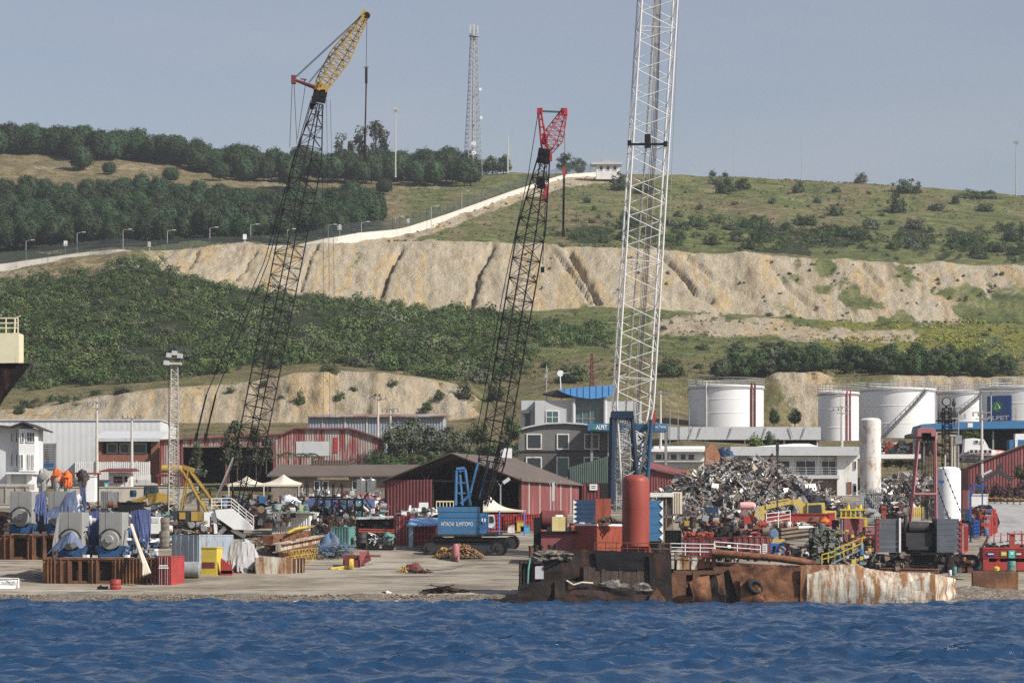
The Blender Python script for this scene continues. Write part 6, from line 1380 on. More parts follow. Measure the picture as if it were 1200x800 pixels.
def beam(name,label,a,b_,w,h,mat,group=None,flange=True):
    a,b_=V(a),V(b_); d=b_-a; L=d.length; c=(a+b_)/2; yaw=math.atan2(d.y,d.x); p=-math.asin(d.z/L); m=MB()
    if flange: m.ob(c+V((0,0,h/2-.06)),(L,w,.12),yaw,p); m.ob(c-V((0,0,h/2-.06)),(L,w,.12),yaw,p); m.ob(c,(L,w*.45,h-.24),yaw,p)
    else: m.ob(c,(L,w,h),yaw,p)
    return m.build(name,mat,label=label,cat='beam',group=group)
beam('steel_beam','orange rusty box beam on top of the beam stack',P(314,632,328),P(358,626,342),1.2,.85,m_rust2,None,False)
beam('steel_beam','cream painted rusty beam in the middle of the stack',P(326,642,326),P(378,632,341),1.3,1.0,m_rustwhite)
beam('steel_beam','brown rusty beam lowest in the stack',P(330,652,324),P(384,640,336),1.4,.95,m_rust)
beam('steel_beam','short brown beam end poking out left of the stack',P(312,642,327),P(332,640,331),1.0,.8,m_rust)
b=MB(); 
for k in range(6): b.cyl(P(338+k*1.5,622-k*.8+1.5,331+k*.4),P(358+k*1.2,617-k*.4+2,343+k*.4),.14,.14,8)
b.build('pipe_bundle', m_brightyellow, label='bundle of yellow pipes on the orange rusty beam', cat='pipes')
for a,lb in ((0,'upper yellow lattice boom section behind the blue net heap'),(6,'lower yellow lattice boom section nearest the water')):
    b=MB(); lattice(b,P(336+a*.5,650+a,319-a*.3),P(388+a*.5,644+a,332-a*.3),pw([(0,.35,.35),(1,.35,.35)]),(0,.6,.8),14,.05,.03); b.build('boom_section', m_yellow, label=lb, cat='boom section')
heap_tarp('net_heap','bright blue heap of netting beside the yellow boom sections',372,398,626,648,329,m_net,8,'net heap',None,.22)
heap_tarp('net_heap','grey blue heap of tangled rope beside the teal bin',386,413,639,654,325,m_rope,9,'rope heap',None,.25)
b=MB(); g=random.Random(12)
for k in range(60):
    a=g.uniform(0,6.28); c=P(g.uniform(372,410),g.uniform(638,652),g.uniform(323,328)); b.path([c+V((math.cos(a+q)*.5*g.uniform(.6,1.2),math.sin(a+q)*.4,g.uniform(-.1,.3))) for q in np.linspace(0,4,8)],.05,4)
b.build('loose_rope', m_net, label='loose coils of blue grey rope over the heaps', cat='rope', kind='stuff')
# white ship stair
D=346; t=thing('ship_platform','white ship bridge wing with railing and slanting stair set down on the yard','ship platform',P(268,628,D))
b=MB(); b.ppoly([(252,597),(271,595.5),(296,617),(296,621),(274,620),(254,606)],D,2.2); b.build('wing', m_whiteclean, t)
b=MB(); b.ppoly([(239,600),(254,598),(254.5,625),(251,625),(250,607),(246,604),(245,625),(239,625)],D+.3,1.6); b.build('support', m_whiteclean, t)
b=MB(); b.cyl(P(256,626,D+1),P(264,618,D+1),.28,.28,12); b.cyl(P(272,620,D+1),P(287,629,D+1),.28,.28,12); b.build('strut', m_white, t, True)
for rp in ([P(248,596,D+.1),P(271,595.5,D+.1),P(297,617,D+.1)],[P(271,595.5,D+2),P(297,617,D+2)]): b=MB(); railing(b,rp,1.15,.05,3,.9); b.build('railing', m_whiteclean, t)
b=MB(); b.pbox(240,282,620,640,D+1.5,4); b.build('timber_cribbing', m_rustdark, label='dark block cribbing under the white bridge wing', cat='cribbing')
container('shipping_container','dirty white container with a pale green roof behind the stacked beams',318,371,601,626,352,m_white,-.20,4.0)
b=MB(); D=351; cx,cy,w=foot(317,372,D,4.2,-.2); b.box(cx-w/2,cx+w/2,cy-2,cy+2,Z(601,D),Z(599.5,D)); mb_rot(b,0,(cx,cy),-.2); b.build('container_lid', m_lime if False else M('pale green lid',(.36,.42,.30),.7,.1), label='pale green sheet roof on the dirty white container', cat='roof sheet')
g=random.Random(9)
def clutter(name,label,px0,px1,py0,py1,D,mats,n,seed,dep=2.0,smin=.2,smax=.8,cat='clutter'):
    g=random.Random(seed); b=MB(); 
    for k in range(n):
        b.k=g.randrange(len(mats)); q=g.random(); px=g.uniform(px0,px1); py=py1-(py1-py0)*g.random()**1.3; c=P(px,py,D+g.uniform(0,dep))
        if q<.55: b.ob(c,(g.uniform(smin,smax),g.uniform(smin,smax),g.uniform(smin,smax)*.7),g.uniform(0,3),g.uniform(-.25,.25))
        elif q<.8: 
            d=V((g.uniform(-1,1),g.uniform(-1,1),g.uniform(-.3,.7)))*g.uniform(smin,smax); b.cyl(c-d,c+d,g.uniform(.05,.16),None,7)
        else: r=g.uniform(smin,smax)*.5; b.lathe(c,[(r,-r),(r*1.05,0),(r,r)],12,g.choice('XYZ'))
    return b.build(name,mats,None,False,label,cat,None,'stuff')
MIX=[m_blackgrey,m_grey,m_rust,m_white,m_teal,m_galv,m_rustdark,m_wood]
clutter('machine_clutter','jumble of grey and yellow machine bits on the pale container',318,352,592,606,353,[m_grey,m_teal,m_yellow,m_blackgrey,m_lightgrey],46,1,2,.3,1.0)
clutter('machine_clutter','green netting and grey bits heaped before the tents',325,358,588,600,356,[m_teal,m_grey,m_teal,m_blackgrey],40,2,2)
clutter('machine_clutter','dark jumble of engine parts between the rear generators and the container',180,200,598,640,335,MIX,60,3,3,.3,.9)
clutter('machine_clutter','rusty bits between the blue grey container and white bridge wing',200,245,612,630,340,[m_rust,m_rustdark,m_blackgrey,m_grey,m_wood],60,4,3,.3,.9)
clutter('machine_clutter','low dark jumble behind the front generators',100,200,590,606,352,MIX,90,5,4,.3,1.0)
clutter('machine_clutter','dark mixed stores under the tents',255,360,582,600,362,[m_blackgrey,m_rustdark,m_grey,m_blue,m_wood,m_black],150,6,5,.3,1.1)
clutter('machine_clutter','white and grey spare parts on the ground before the brown hall',345,452,576,590,382,[m_white,m_grey,m_galv,m_blackgrey,m_lightgrey,m_red],130,7,4,.25,.8)
clutter('machine_clutter','mixed spare parts stacked behind the black rack',368,452,588,606,360,[m_teal,m_bluetarp,m_grey,m_white,m_blackgrey,m_rust,m_maroon],120,8,4,.3,.9)
clutter('machine_clutter','small dark parts along the foot of the brown hall',262,345,600,616,348,[m_blackgrey,m_rustdark,m_rust,m_grey,m_wood],110,9,4,.3,1.0)
# white truck pieces & drums
t=thing('truck_cab','white truck cab facing the water behind the blue tarp','truck cab',P(181,640,334)); D=334
b=MB(); b.ppoly([(175,612),(177,605),(187,605),(188,614),(188,640),(175,640)],D,2.0); b.build('body', m_white, t); b=MB(); b.pbox(176.5,186.5,625,630,D-.05,.06); b.build('windscreen', m_glass, t); b=MB(); b.pbox(177.5,186,606.5,612,D-.05,.06); b.build('roof_panel', m_lightgrey, t)
drum('rusty_drum','upper brown steel drum stacked right of the white truck cab',193,606,622,10,334,m_wallbrown,'drum'); drum('rusty_drum','lower brown steel drum under the stacked one',192,622,640,12,333,m_wallbrown,'drum')
# wheel loader
D=362; zg=gz(X(175,D),D); t=thing('wheel_loader','yellow wheel loader with a dark cab parked before the beige wall','wheel loader',V((X(178,D),D,zg)))
b=MB(); b.ppoly([(172,579),(186,577),(199,580),(201,588),(190,590),(174,590)],D,2.0); b.build('body', m_yellow, t)
b=MB(); b.ppoly([(168.5,570),(184,570),(185,581),(168,583)],D+.3,1.5); cb=b.build('cab', m_blackgrey, t); b=MB(); b.ppoly([(169.5,571.5),(176,571.5),(176,580),(169.3,581)],D+.24,.05); b.ppoly([(177,571.5),(183,571.5),(183.5,579),(177,580)],D+.24,.05); b.build('cab_window', m_glassteal, cb)
b=MB(); b.ppoly([(170,580),(172,584),(158,590),(154,590),(155,586)],D-.1,.4); b.ppoly([(170,580),(172,584),(158,590),(154,590),(155,586)],D+1.5,.4); b.build('lift_arm', m_yellow, t)
b=MB(); b.ppoly([(144,590),(150,586),(157,588),(158,597),(146,597)],D-.5,2.9); b.build('bucket', m_blackgrey, t)
for px in (170,197):
    for yy in (-.1,1.7):
        b=MB(); b.lathe(V((X(px,D),D+yy,zg+.75)),[(.5,-.3),(.75,-.25),(.75,.25),(.5,.3)],22,'Y'); w_=b.build('wheel', m_rubber, t, True); b=MB(); b.lathe(V((X(px,D),D+yy,zg+.75)),[(.36,-.33),(.36,.32)],14,'Y'); b.build('rim', m_yellow, w_)
b=MB(); b.lathe(P(156,578,D),[(.35,-.4),(.42,0),(.35,.4)],12); b.build('air_filter', m_navy, t)
D=400; t=thing('tank_trailer','yellow horizontal tank on a dark red frame before the red shed','tank trailer',P(200,566,D)); b=MB(); b.lathe(P(200,549,D)+V((0,1,0)),[(.3,-1.4),(.5,-1.25),(.5,1.25),(.3,1.4)],20,'X'); b.build('tank', m_yellow, t, True)
b=MB(); b.pbox(183,217,555,558,D,2); [b.pbox(px,px+1.5,558,572,D,1.8) for px in (185,198,213)]; b.build('frame', m_maroon, t)
b=MB(); D=355; b.pbox(118,128.5,575,598,D,2); [b.pbox(119+k*2.4,120+k*2.4,575,598,D-.1,.1) for k in range(4)]; b.pbox(129,137,576,598,D+.2,2); b.build('grey_crate', m_grey, label='tall grey ribbed crate behind the front generators', cat='crate')
b=MB(); D=350; b.pbox(138,166,589,601,D,2.2); b.pbox(137.5,166.5,588,589.2,D-.1,2.4); b.build('black_trough', m_black, label='long black trough before the yellow wheel loader', cat='trough')
# tents
def tent(label, peaks, pxl, pxr, pye, D, dep, posts, mat=m_tent, postmat=None, yb=600, valance=1.6):
    t=thing('tent',label,'tent',P((pxl+pxr)/2,yb,D)); 
    def fn(u,v):
        px=pxl+(pxr-pxl)*u; h=0; s=max(0.0,1-abs(2*v-1))
        for pp,py,wd in peaks: h=max(h,(pye-py)*math.exp(-abs(px-pp)/wd)*(s**1.6))
        h+= -1.2*math.sin(u*math.pi*len(peaks))**2*(1-s)
        return V((X(px,D),D+dep*v,Z(pye-h,D)))
    b=MB(); b.sheet(fn,48,16,.05); b.build('canopy',mat,t,True)
    b=MB(); b.pbox(pxl,pxr,pye-.3,pye+valance,D-.05,.05); b.build('valance',mat,t)
    for px in posts:
        for dy in (0,dep): b=MB(); b.cyl(V((X(px,D),D+dy,Z(yb,D)-.6)),V((X(px,D),D+dy,Z(pye,D))),.09,.09,8); b.build('post',postmat or m_pole,t)
    return t
tent('cream tensile tent with two pointed peaks before the brown hall',[(287,556.5,13),(330,554.5,15)],266,352,568,372,6,[268,309,350],yb=604)
tent('cream tensile tent with one peak and blue and white posts right of the blue crane',[(573,579,13)],566,616,598,352,5,[585,614.5],postmat=M('blue white post',(.10,.15,.55),.5,.1),yb=626)
b=MB(); D=366; railing(b,[P(268,600,D),P(352,600,D)],1.6,.08,2,3); b.pbox(268,352,592,596,D+2,.2); b.build('low_railing', m_redshed, label='low dark red railing under the two peaked tent', cat='railing')
# racks
def rack(label, px0, px1, py0, py1, D, dep, lev, mat, nb=4):
    t=thing('storage_rack',label,'rack',P((px0+px1)/2,py1,D)); b=MB()
    for k in range(nb+1):
        px=px0+(px1-px0)*k/nb
        for dy in (0,dep): b.box(X(px,D)-.06,X(px,D)+.06,D+dy-.06,D+dy+.06,Z(py1,D)-.5,Z(py0,D))
    for l in lev: b.box(X(px0,D)-.1,X(px1,D)+.1,D-.1,D+dep+.1,Z(l,D)-.08,Z(l,D)+.08)
    for k in range(nb):
        if k%2==0: b.cyl(P(px0+(px1-px0)*k/nb,py1,D+dep),P(px0+(px1-px0)*(k+1)/nb,py0,D+dep),.05)
    b.build('frame',mat,t); return t
rack('black steel storage rack with a flat top before the blue tarp',370,424,584.5,622,357,2.5,[584.5,612],m_black,6)
rack('black open frame with a thin pale roof before the brown hall',349,400,566,590,378,3,[582],m_black,5)
b=MB(); b.pbox(372,407,559,562,376,3); b.build('pale_awning', m_wood, label='pale weathered awning on the open frame before the brown hall', cat='awning')
D=363; tarp('tarpaulin','long bright blue tarp laid over the stores behind the black rack',[P(360,585,D),P(395,583.5,D),P(440,585,D)],[P(362,596,D-.5),P(395,594,D-.7),P(438,597,D-.5)],m_bluetarp,9,.25,41)
tarp('tarpaulin','dark blue tarp over stores right of the cream tent',[P(349,584,D+4),P(372,583,D+4)],[P(350,594,D+3.6),P(373,594,D+3.6)],m_bluetarp,5,.2,42)
b=MB(); D=358; b.blob(P(340,589,D),(1.2,1,.8),3,.15); b.build('white_bundle', m_whiteclean, None, True, 'white wrapped bundle in front of the two peaked tent','bundle')
for i,(a,c,lb) in enumerate(((377,398,'left maroon ribbed box under the black rack'),(399,418,'right maroon ribbed box under the black rack'))): container('steel_bin',lb,a,c,605,622,355.5,m_maroon,-.1,2,cat='bin')
container('teal_bin','dented teal steel bin in front of the black rack',388,415,617,641,333,m_teal,-.3,2.0,cat='bin')
drum('black_drum','black oil drum at the right of the teal bin',423.5,624,641,13,333,m_blackgrey)
t=thing('workshop_canopy','thin white roofed canopy over dark machinery left of the red boxes','canopy',P(440,636,338)); D=338
b=MB(); b.slab([P(417,607,D),P(461,606,D),P(461,604.5,D+5),P(417,605.5,D+5)],.12); b.build('roof', m_white, t)
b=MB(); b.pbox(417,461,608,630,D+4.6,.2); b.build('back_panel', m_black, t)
for px in (418,437,459): b=MB(); b.pbox(px,px+1.2,606,642,D+.2,.2); b.build('post', m_black, t)
beam('red_beam','pale red steel beam resting on stands under the white canopy',P(420,621,335),P(462,622,336),.35,.4,m_orange)
for px,lb,mt in ((437,'small oily engine with pale fittings under the white canopy',m_rustdark),(454.5,'round teal engine right of the small oily engine',m_teal)):
    D=331.5; t=thing('marine_engine',lb,'engine',P(px,640,D)); b=MB(); b.blob(P(px,632,D)+V((0,.6,0)),(.65,.6,.75),int(px),.18,16,10); b.lathe(P(px,633,D),[(.28,-.2),(.52,-.1),(.52,.3)],18,'Y'); b.build('block', mt, t, True)
    b=MB(); g=random.Random(int(px)); [b.path([P(px+g.uniform(-6,6),g.uniform(624,639),D-.2),P(px+g.uniform(-6,6),g.uniform(624,639),D-.3)],.06,5) for k in range(10)]; b.build('pipework', m_galv if px<440 else m_blackgrey, t)
    b=MB(); b.pbox(px-7,px+7,638.5,643,D-.2,1.4); b.build('skid', m_black, t)
container('red_container','bright red closed steel box behind the oil drum and engines',461,484,604,640,337,m_red,-.1,3,doors=m_red)
clutter('machine_clutter','white and grey bits on top of the red boxes in front of the open shed',466,510,596,604,342,[m_white,m_grey,m_lightgrey,m_blackgrey],40,11,2,.2,.7)
b=MB(); D=346; b.pbox(491,502,588.5,597,D,.1); b.pbox(496,497,597,605,D,.1); b.build('white_board', m_whiteclean, label='blank white board above the red boxes before the open shed', cat='board')
D=352; t=thing('cream_cage','cream painted lattice cage inside the open shed mouth','cage',P(522,602,D)); b=MB(); [b.pbox(511+k*4,512+k*4,587,602,D,.1) for k in range(6)]; b.pbox(511,532,586.5,588,D-.02,.14); b.pbox(511,532,594,595,D-.02,.14); b.pbox(511,532,600,602,D-.02,.14); b.build('bars', m_cream, t)
D=334; t=thing('kiosk','small open kiosk with light blue roof and red bars beside the crane','kiosk',P(496,640,D))
b=MB(); b.slab([P(477,614.5,D-.4),P(515,614.5,D-.4),P(515,606.5,D+3),P(481,606.5,D+3)],.15); b.build('roof', m_lightblue, t)
b=MB(); b.pbox(479,484,615,641,D,.6); b.build('end_wall', M('pale teal wall',(.30,.50,.50),.6,.1), t); b=MB(); b.pbox(484,515,616,642,D+2.2,.15); b.build('back_wall', m_maroon, t)
b=MB(); [b.pbox(485+k*4,486+k*4,616,641,D+.1,.1) for k in range(8)]; b.pbox(484,514,625,626,D+.08,.14); b.pbox(484,514,632,633,D+.08,.14); b.pbox(484,514,616,617,D+.08,.14); b.build('red_bars', m_red, t)
for i,(a,c,lb) in enumerate(((573,590,'red container behind the right tent, left of three'),(590,605,'red container behind the right tent, middle of three'),(605,638,'long red container behind the right tent, nearest the hulk'))): container('red_container',lb,a,c,602,623,359,m_red,-.08,3)
b=MB(); D=357; railing(b,[P(575,624,D),P(640,624,D)],1.4,.06,3,1.5); b.build('red_railing', m_orange, label='orange red railing before the containers by the right tent', cat='railing')
for a,c,y0,y1,mt,nm,lb in ((606,614,611.5,621,m_brightyellow,'yellow_box','yellow box under the right tent'),(610,621,616.5,624,M('turquoise box',(.07,.35,.50),.5,.1),'blue_box','turquoise box just before the yellow box under the right tent'),(595,603,616,623,m_white,'white_machine','small white machine on the ground under the right tent')):
    b=MB(); D=356; b.pbox(a,c,y0,y1+1.5,D,1.0); b.pbox(a-.3,c+.3,y0-.8,y0,D-.05,1.1); b.build(nm,mt,label=lb,cat='box')
for px,y,lb in ((586.5,568,'crooked lamp pole with a tilted head in the open shed mouth'),(648.5,572,'slim lamp pole before the red side wall of the open shed')):
    D=356; t=thing('lamp_pole',lb,'lamp pole',P(px,606,D)); b=MB(); b.cyl(P(px,606,D),P(px,y,D),.1,.08,7); b.path([P(px-6,y-8,D),P(px,y+2,D),P(px+5,y-6,D)],.05,5); b.build('mast', m_grey, t); b=MB(); b.ob(P(px+7,y-5,D) if px<600 else P(px,y+4,D),(.9,.4,.4) if px<600 else (.3,.3,2.2),0,-.6 if px<600 else 0); b.build('lamp_head', m_lightgrey, t)
# open ground, front
def spool(label,px0,px1,py0,py1,D,mat):
    t=thing('steel_bin',label,'bin',P((px0+px1)/2,py1,D)); b=MB(); b.pbox(px0,px1,py1-2,py1+1,D,1.6); b.pbox(px0,px0+1.5,py0,py1,D,1.6); b.pbox(px1-1.5,px1,py0,py1,D,1.6); b.pbox(px0,px1,py0,py1,D+1.4,.2); b.pbox(px0,px1,py0+6,py1,D,.15); b.build('body',mat,t); return t
spool('small maroon open bin with black top on the quay',402,421.5,650,666,317,m_maroon)
b=MB(); D=317.5; b.add([P(421,664,D),P(421,646,D+1),P(432,645,D+2),P(435,656,D+.5),P(421,664,D+.2),P(421,646,D+1.2),P(432,645,D+2.2),P(435,656,D+.7)],[(0,3,2,1),(4,5,6,7),(0,1,5,4),(1,2,6,5),(2,3,7,6),(3,0,4,7)]); b.pbox(430,446,650,652,D+1,.3); b.build('maroon_plate', m_maroon, label='leaning maroon steel plate right of the small open bin', cat='plate')
b=MB(); D=315.5; b.cyl(P(387,667,D),P(408,664,D),.2,.2,10); b.lathe(P(412,662,D),[(.65,-.2),(.7,0),(.65,.2)],16,'X'); b.blob(P(389,667,D),(.35,.3,.22),2,.2); b.ob(P(402,667.5,D),(1.2,.5,.3),.3); b.build('yellow_coupling', m_brightyellow, None, True, 'yellow steel coupling with a round flange lying on the quay','coupling')
def chain_heap(name,label,px0,px1,py0,py1,D,mat,n,seed,cat='chain',sz=.16):
    g=random.Random(seed); b=MB(); cx=(px0+px1)/2
    for k in range(n):
        u=g.uniform(-1,1); hh=(1-abs(u)**1.7)*g.random(); c=P(cx+u*(px1-px0)/2,py1-(py1-py0)*hh,D+g.uniform(-.8,.8)*(1-abs(u)*.6)); d=V((g.uniform(-1,1),g.uniform(-1,1),g.uniform(-.5,.5))).normalized()*sz*g.uniform(.7,1.5); b.cyl(c-d,c+d,sz*g.uniform(.3,.55),None,6)
    return b.build(name,mat,None,False,label,cat)
chain_heap('chain_heap','rusty brown heap of anchor chain before the blue crane tracks',515,566,637,652,324,m_chain,520,5)
chain_heap('chain_heap','yellowish chain at the left end of the chain heap',510,530,641,651,325,m_yellow,70,6)
D=322.5; t=thing('mooring_buoy','faded red steel buoy lying on the chain heap','buoy',P(534,656,D)); b=MB(); b.lathe(P(534,645,D),[(.42,-1.0),(.40,-.3),(.36,.5),(.2,.75)],18,'Z'); b.build('float', m_pink, t, True)
b=MB(); b.path([P(530,655,D-.5),P(536,659,D-1),P(542,663,D-1.5)],.16,6); [b.cyl(P(528+k*2,650,D-.3),P(527+k*2.2,656,D-.6),.05) for k in range(5)]; b.build('tail_chain', m_rustdark, t)
b=MB(); b.path([P(543,663,318.6),P(530,667,315.6),P(505,669,314.3),P(500,667,315.5)],.09,6); b.build('hose', m_black, label='black hose running over the quay from the red buoy', cat='hose')
chain_heap('chain_heap','small yellow chain pile beside the red block on the quay',466,482,664,670,314,m_yellow,90,7); 
b=MB(); D=314; b.blob(P(486,667,D),(.9,.6,.6),4,.2,14,8,-.4); b.ob(P(480,666,D),(.6,.6,.7),.3); b.ob(P(492,668,D),(.7,.5,.4),.4); b.build('red_block', m_maroon, None, True, 'dull red cast block on the ground by the yellow chain','block'); chain_heap('chain_heap','thin dark chain trailing right from the dull red block',480,506,668,671,313,m_rustdark,70,8)
b=MB(); g=random.Random(21); D=294
for k in range(46): u=g.gauss(0,.45); u=max(-1,min(1,u)); b.ob(P(518+u*36,697-10*(1-abs(u))*g.random(),D+g.uniform(-1.2,1.2)),(g.uniform(1,3.4),g.uniform(.1,.35),g.uniform(.05,.14)),g.uniform(-.5,.5),g.uniform(-.2,.2)+(-.12*(u<0)+.1*(u>0)))
b.build('plank_heap', m_rustdark, label='heap of dark broken planks and plates at the water edge', cat='planks')
b=MB(); g=random.Random(22)
for k in range(9): b.ob(P(517+g.uniform(-5,6),699+g.uniform(-1.5,1.5),294+g.uniform(-.3,.3)),(g.uniform(.2,.7),.3,.2),g.uniform(0,3),.2)
b.build('brick_rubble', m_orange, label='reddish rubble at the foot of the plank heap', cat='rubble')
b=MB(); D=294; b.blob(P(455,696,D),(.45,.3,.28),3,.25); b.build('white_jug', m_whiteclean, None, True, 'crumpled white container lying on the shingle','jug'); b=MB(); b.blob(P(450.5,696,D),(.3,.3,.25),5,.3); b.build('black_bag', m_black, None, True, 'black bag beside the crumpled white container','bag')
# shingle stones
b=MB(); g=random.Random(33)
for k in range(2600):
    u=g.uniform(-40,612) if g.random()<.86 else g.uniform(1095,1240); D=g.uniform(286.3,291.5); s=g.uniform(.05,.2)*(1+.8*(g.random()<.06)); x=X(u,D); z=gz(x,D); a,b2,c2=s,s*g.uniform(.6,1),s*g.uniform(.4,.7)
    b.add([(x-a,D,z),(x,D-b2,z),(x+a,D,z),(x,D+b2,z),(x,D,z+c2),(x,D,z-c2)],[(0,1,4),(1,2,4),(2,3,4),(3,0,4),(1,0,5),(2,1,5),(3,2,5),(0,3,5)])
b.build('shingle_stones', m_beach, label='loose stones along the shingle strip', cat='stones', kind='stuff')
# ship bow at the left edge
D=262; t=thing('ship_stern','cream and dark red overhanging ship end with railing at the left edge','ship',V((X(-60,D),D,-.5)))
b=MB(); b.ppoly([(-190,391),(22,390),(22,425),(-190,428)],D,2.6); b.build('bulwark', m_cream, t)
b=MB(); k=D/F
x0=X(34,D); pts=[(-190,428.2),(20,425.2),(30,424.8),(25,432),(0,465),(-20,500),(-60,560),(-110,640),(-150,720),(-190,720)]
b.ext([(X(a,D),Z(c,D)) for a,c in pts],D+.3,D+2.4); b.build('hull', M('dark hull paint',(.018,.013,.013),.8,.3,stain=(.06,.03,.02),stain_amt=.25,spec=.1), t)
b=MB(); railing(b,[P(-120,390,D+.3),P(21,390,D+.3)],1.25,.055,3,1.0); b.cyl(P(17,390,D+.3),P(17.5,373,D+.3),.07); b.cyl(P(17.5,373,D+.3),P(24.5,370,D+.3),.05); b.build('railing', m_cream, t)
b=MB(); b.pbox(-190,28,424.9,426.2,D+.2,2.3); b.build('rubbing_strake', m_rust, t)

b=MB(); g=random.Random(66)
for k in range(46): px=g.choice([g.uniform(-20,600),g.uniform(380,520),g.uniform(1100,1200)]); b.blob(P(px,0,286.2)*1 if False else V((X(px,286.2),286.0+g.uniform(-.5,.4),.06)),(g.uniform(.2,.9),.3,.05),k,.3,8,4)
b.build('foam', M('foam',(.7,.72,.72),.8,.05), label='thin white foam where the waves meet the shingle', cat='foam', kind='stuff')
# ------------------------------------------------------------------ the hulk at the water edge
D0=277.0
t=thing('ship_hulk','long rusty half scrapped ship hulk aground at the water edge with torn plating','ship wreck',V((X(860,D0),D0,-.5)))
def pl(name, mat, top, bot, D, th=.12, **k):
    b=MB(); plate(b,top,bot,D,th,**k); return b.build(name,mat,t,False)
b=MB(); b.ppoly([(640,654),(700,652),(785,655),(950,664),(1060,671),(1088,675),(1088,712),(640,712)],D0+2.2,16); b.build('deck_and_hold', m_rustdark, t)  # solid fill, coloured dark to give the plating gaps their shade
b=MB(); b.pbox(611,645,660,712,D0+1.2,8)
for a in (608,613,618,623): b.pbox(a,a+2.5,656,712,D0+.6,.6)
b.build('bow_frame', m_rustdark, t)
pl('bow_plating',m_rustdark,[(607,686),(625,682),(652,680)],[(607,711),(652,711)],D0-.2,dent=.25,seed=1,nx=16,nz=8)
pl('lower_plating',m_rustdark,[(650,680),(668,680),(690,683),(720,689),(760,692),(768,690)],[(650,711),(768,711)],D0-.5,dent=.4,seed=2,nx=40,nz=8,jag=.5)
pl('upper_wall',m_rustdark,[(632,664),(640,652),(660,647),(684,643.5),(700,645),(786,648.5)],[(625,682),(660,681),(700,668),(787,669)],D0+.7,dent=.25,seed=3,nx=44,nz=8,jag=.6)
pl('plank_wall',m_plank,[(682,663),(700,667.5),(760,669)],[(686,690),(760,691)],D0+.55,dent=.1,seed=4,nx=30,nz=4)
b=MB()
for k in range(15): b.pbox(684+k*5.2,688.6+k*5.2,663.5+.25*k+(k*7%3)*.4,690+.1*k,D0+.36+.05*(k*5%4),.12)
b.build('plank_strip', m_plank, t)
pl('black_wall',m_black,[(697,644),(786,648)],[(700,667),(786,668.5)],D0+.45,dent=.15,seed=5,nx=26,nz=5,jag=.5)
pl('corner_plating',m_rustdark,[(760,648.5),(785,648.5)],[(764,711),(789,711)],D0+.2,dent=.12,seed=6,nx=8,nz=12)
b=MB(); 
for k,(px,y0) in enumerate(((636,664),(652,656))): b.add([P(px,y0,D0+.3),P(px+14,y0-7,D0+.3),P(px+16,y0-5,D0+.3),P(px+2,y0+3,D0+.3),P(px,y0,D0+.5),P(px+14,y0-7,D0+.5),P(px+16,y0-5,D0+.5),P(px+2,y0+3,D0+.5)],[(0,3,2,1),(4,5,6,7),(0,1,5,4),(2,3,7,6),(1,2,6,5),(3,0,4,7)])
b.build('torn_edge', m_black, t)
b=MB(); b.pbox(627,637,663,678,D0+.4,.2); b.build('pale_hatch', m_lightgrey, t)
# lit panels and frames amidships
for a,c,y0,y1 in ((786.5,790,647,666),(793,799.5,649,667),(801,808,650,667),(809.5,817,651,667),(818,826,652,666),(827,832,653,665),(834,839,653.5,664)):
    pl('inner_panel',m_rustwhite if a<815 else m_rust2,[(a,y0),(c,y0)],[(a,y1),(c,y1)],D0+1.7,dent=.04,seed=int(a),nx=3,nz=4)
b=MB(); 
for a,c,y0,y1 in ((787,804,671,712),(812,820,668,712),(836,853,664,672),(789,850,668,673),(789,806,684,688),(789,806,697,701)): b.pbox(a,c,y0,y1,D0+.9+.01*(a%7),.5)
b.build('frame_plating', m_rust, t)
pl('curled_plate',m_rust2,[(808,683),(818,677),(831,675)],[(815,711),(834,711)],D0-.1,dent=.3,seed=9,nx=10,nz=12,bulge=.9)
pl('twisted_plate',m_rustdark,[(833,679),(842,671),(853,668),(866,684)],[(832,711),(868,711)],D0+.3,dent=.8,seed=10,nx=12,nz=10,jag=2)
pl('curled_plate',m_rust,[(840,676),(848,672)],[(843,704),(850,706)],D0-.4,dent=.4,seed=11,nx=6,nz=10,bulge=.6)
pl('side_plating',m_rust2,[(853,664),(862,660.5),(900,661),(946,662.5)],[(868,711),(946,711)],D0-.2,dent=.16,seed=12,nx=40,nz=14,jag=.4)
pl('lower_strake',M('bright orange rust',(.27,.12,.05),.9,.4,.9,stain=(.10,.045,.025),stain_amt=.4,bump=.4),[(872,699),(900,696),(925,700),(946,697)],[(872,711.5),(946,711.5)],D0-.42,dent=.1,seed=17,nx=20,nz=4,jag=1.2)
pl('torn_plating',m_rust2,[(867,676),(880,672),(890,690)],[(868,708),(898,711)],D0-.55,dent=.35,seed=13,nx=10,nz=10,bulge=.3)
pl('white_plating',m_rustwhite,[(945,662.5),(965,662),(990,661.5),(1003,661),(1016,666),(1035,669.5),(1060,671),(1075,673),(1090,671)],[(945,711.5),(1060,712),(1097,711)],D0-.4,dent=.22,seed=14,nx=64,nz=16,jag=.5,bulge=.5)
pl('torn_white_plating',m_rustwhite,[(1060,684),(1085,675),(1095,672)],[(1048,708),(1097,710)],D0-.75,dent=.3,seed=15,nx=16,nz=8)
b=MB()
def endf(u,v): return P(1093+u*26,672+u*6+(711-672-u*6)*v*(1-.35*u),D0-.2+u*7+.3*math.sin(v*9+u*4))
b.sheet(endf,14,10,.1); b.build('end_plating', m_rustwhite, t)
pl('bent_plate',m_rust,[(758,706),(770,688)],[(764,711),(786,711)],D0-1.0,dent=.3,seed=16,nx=8,nz=8)
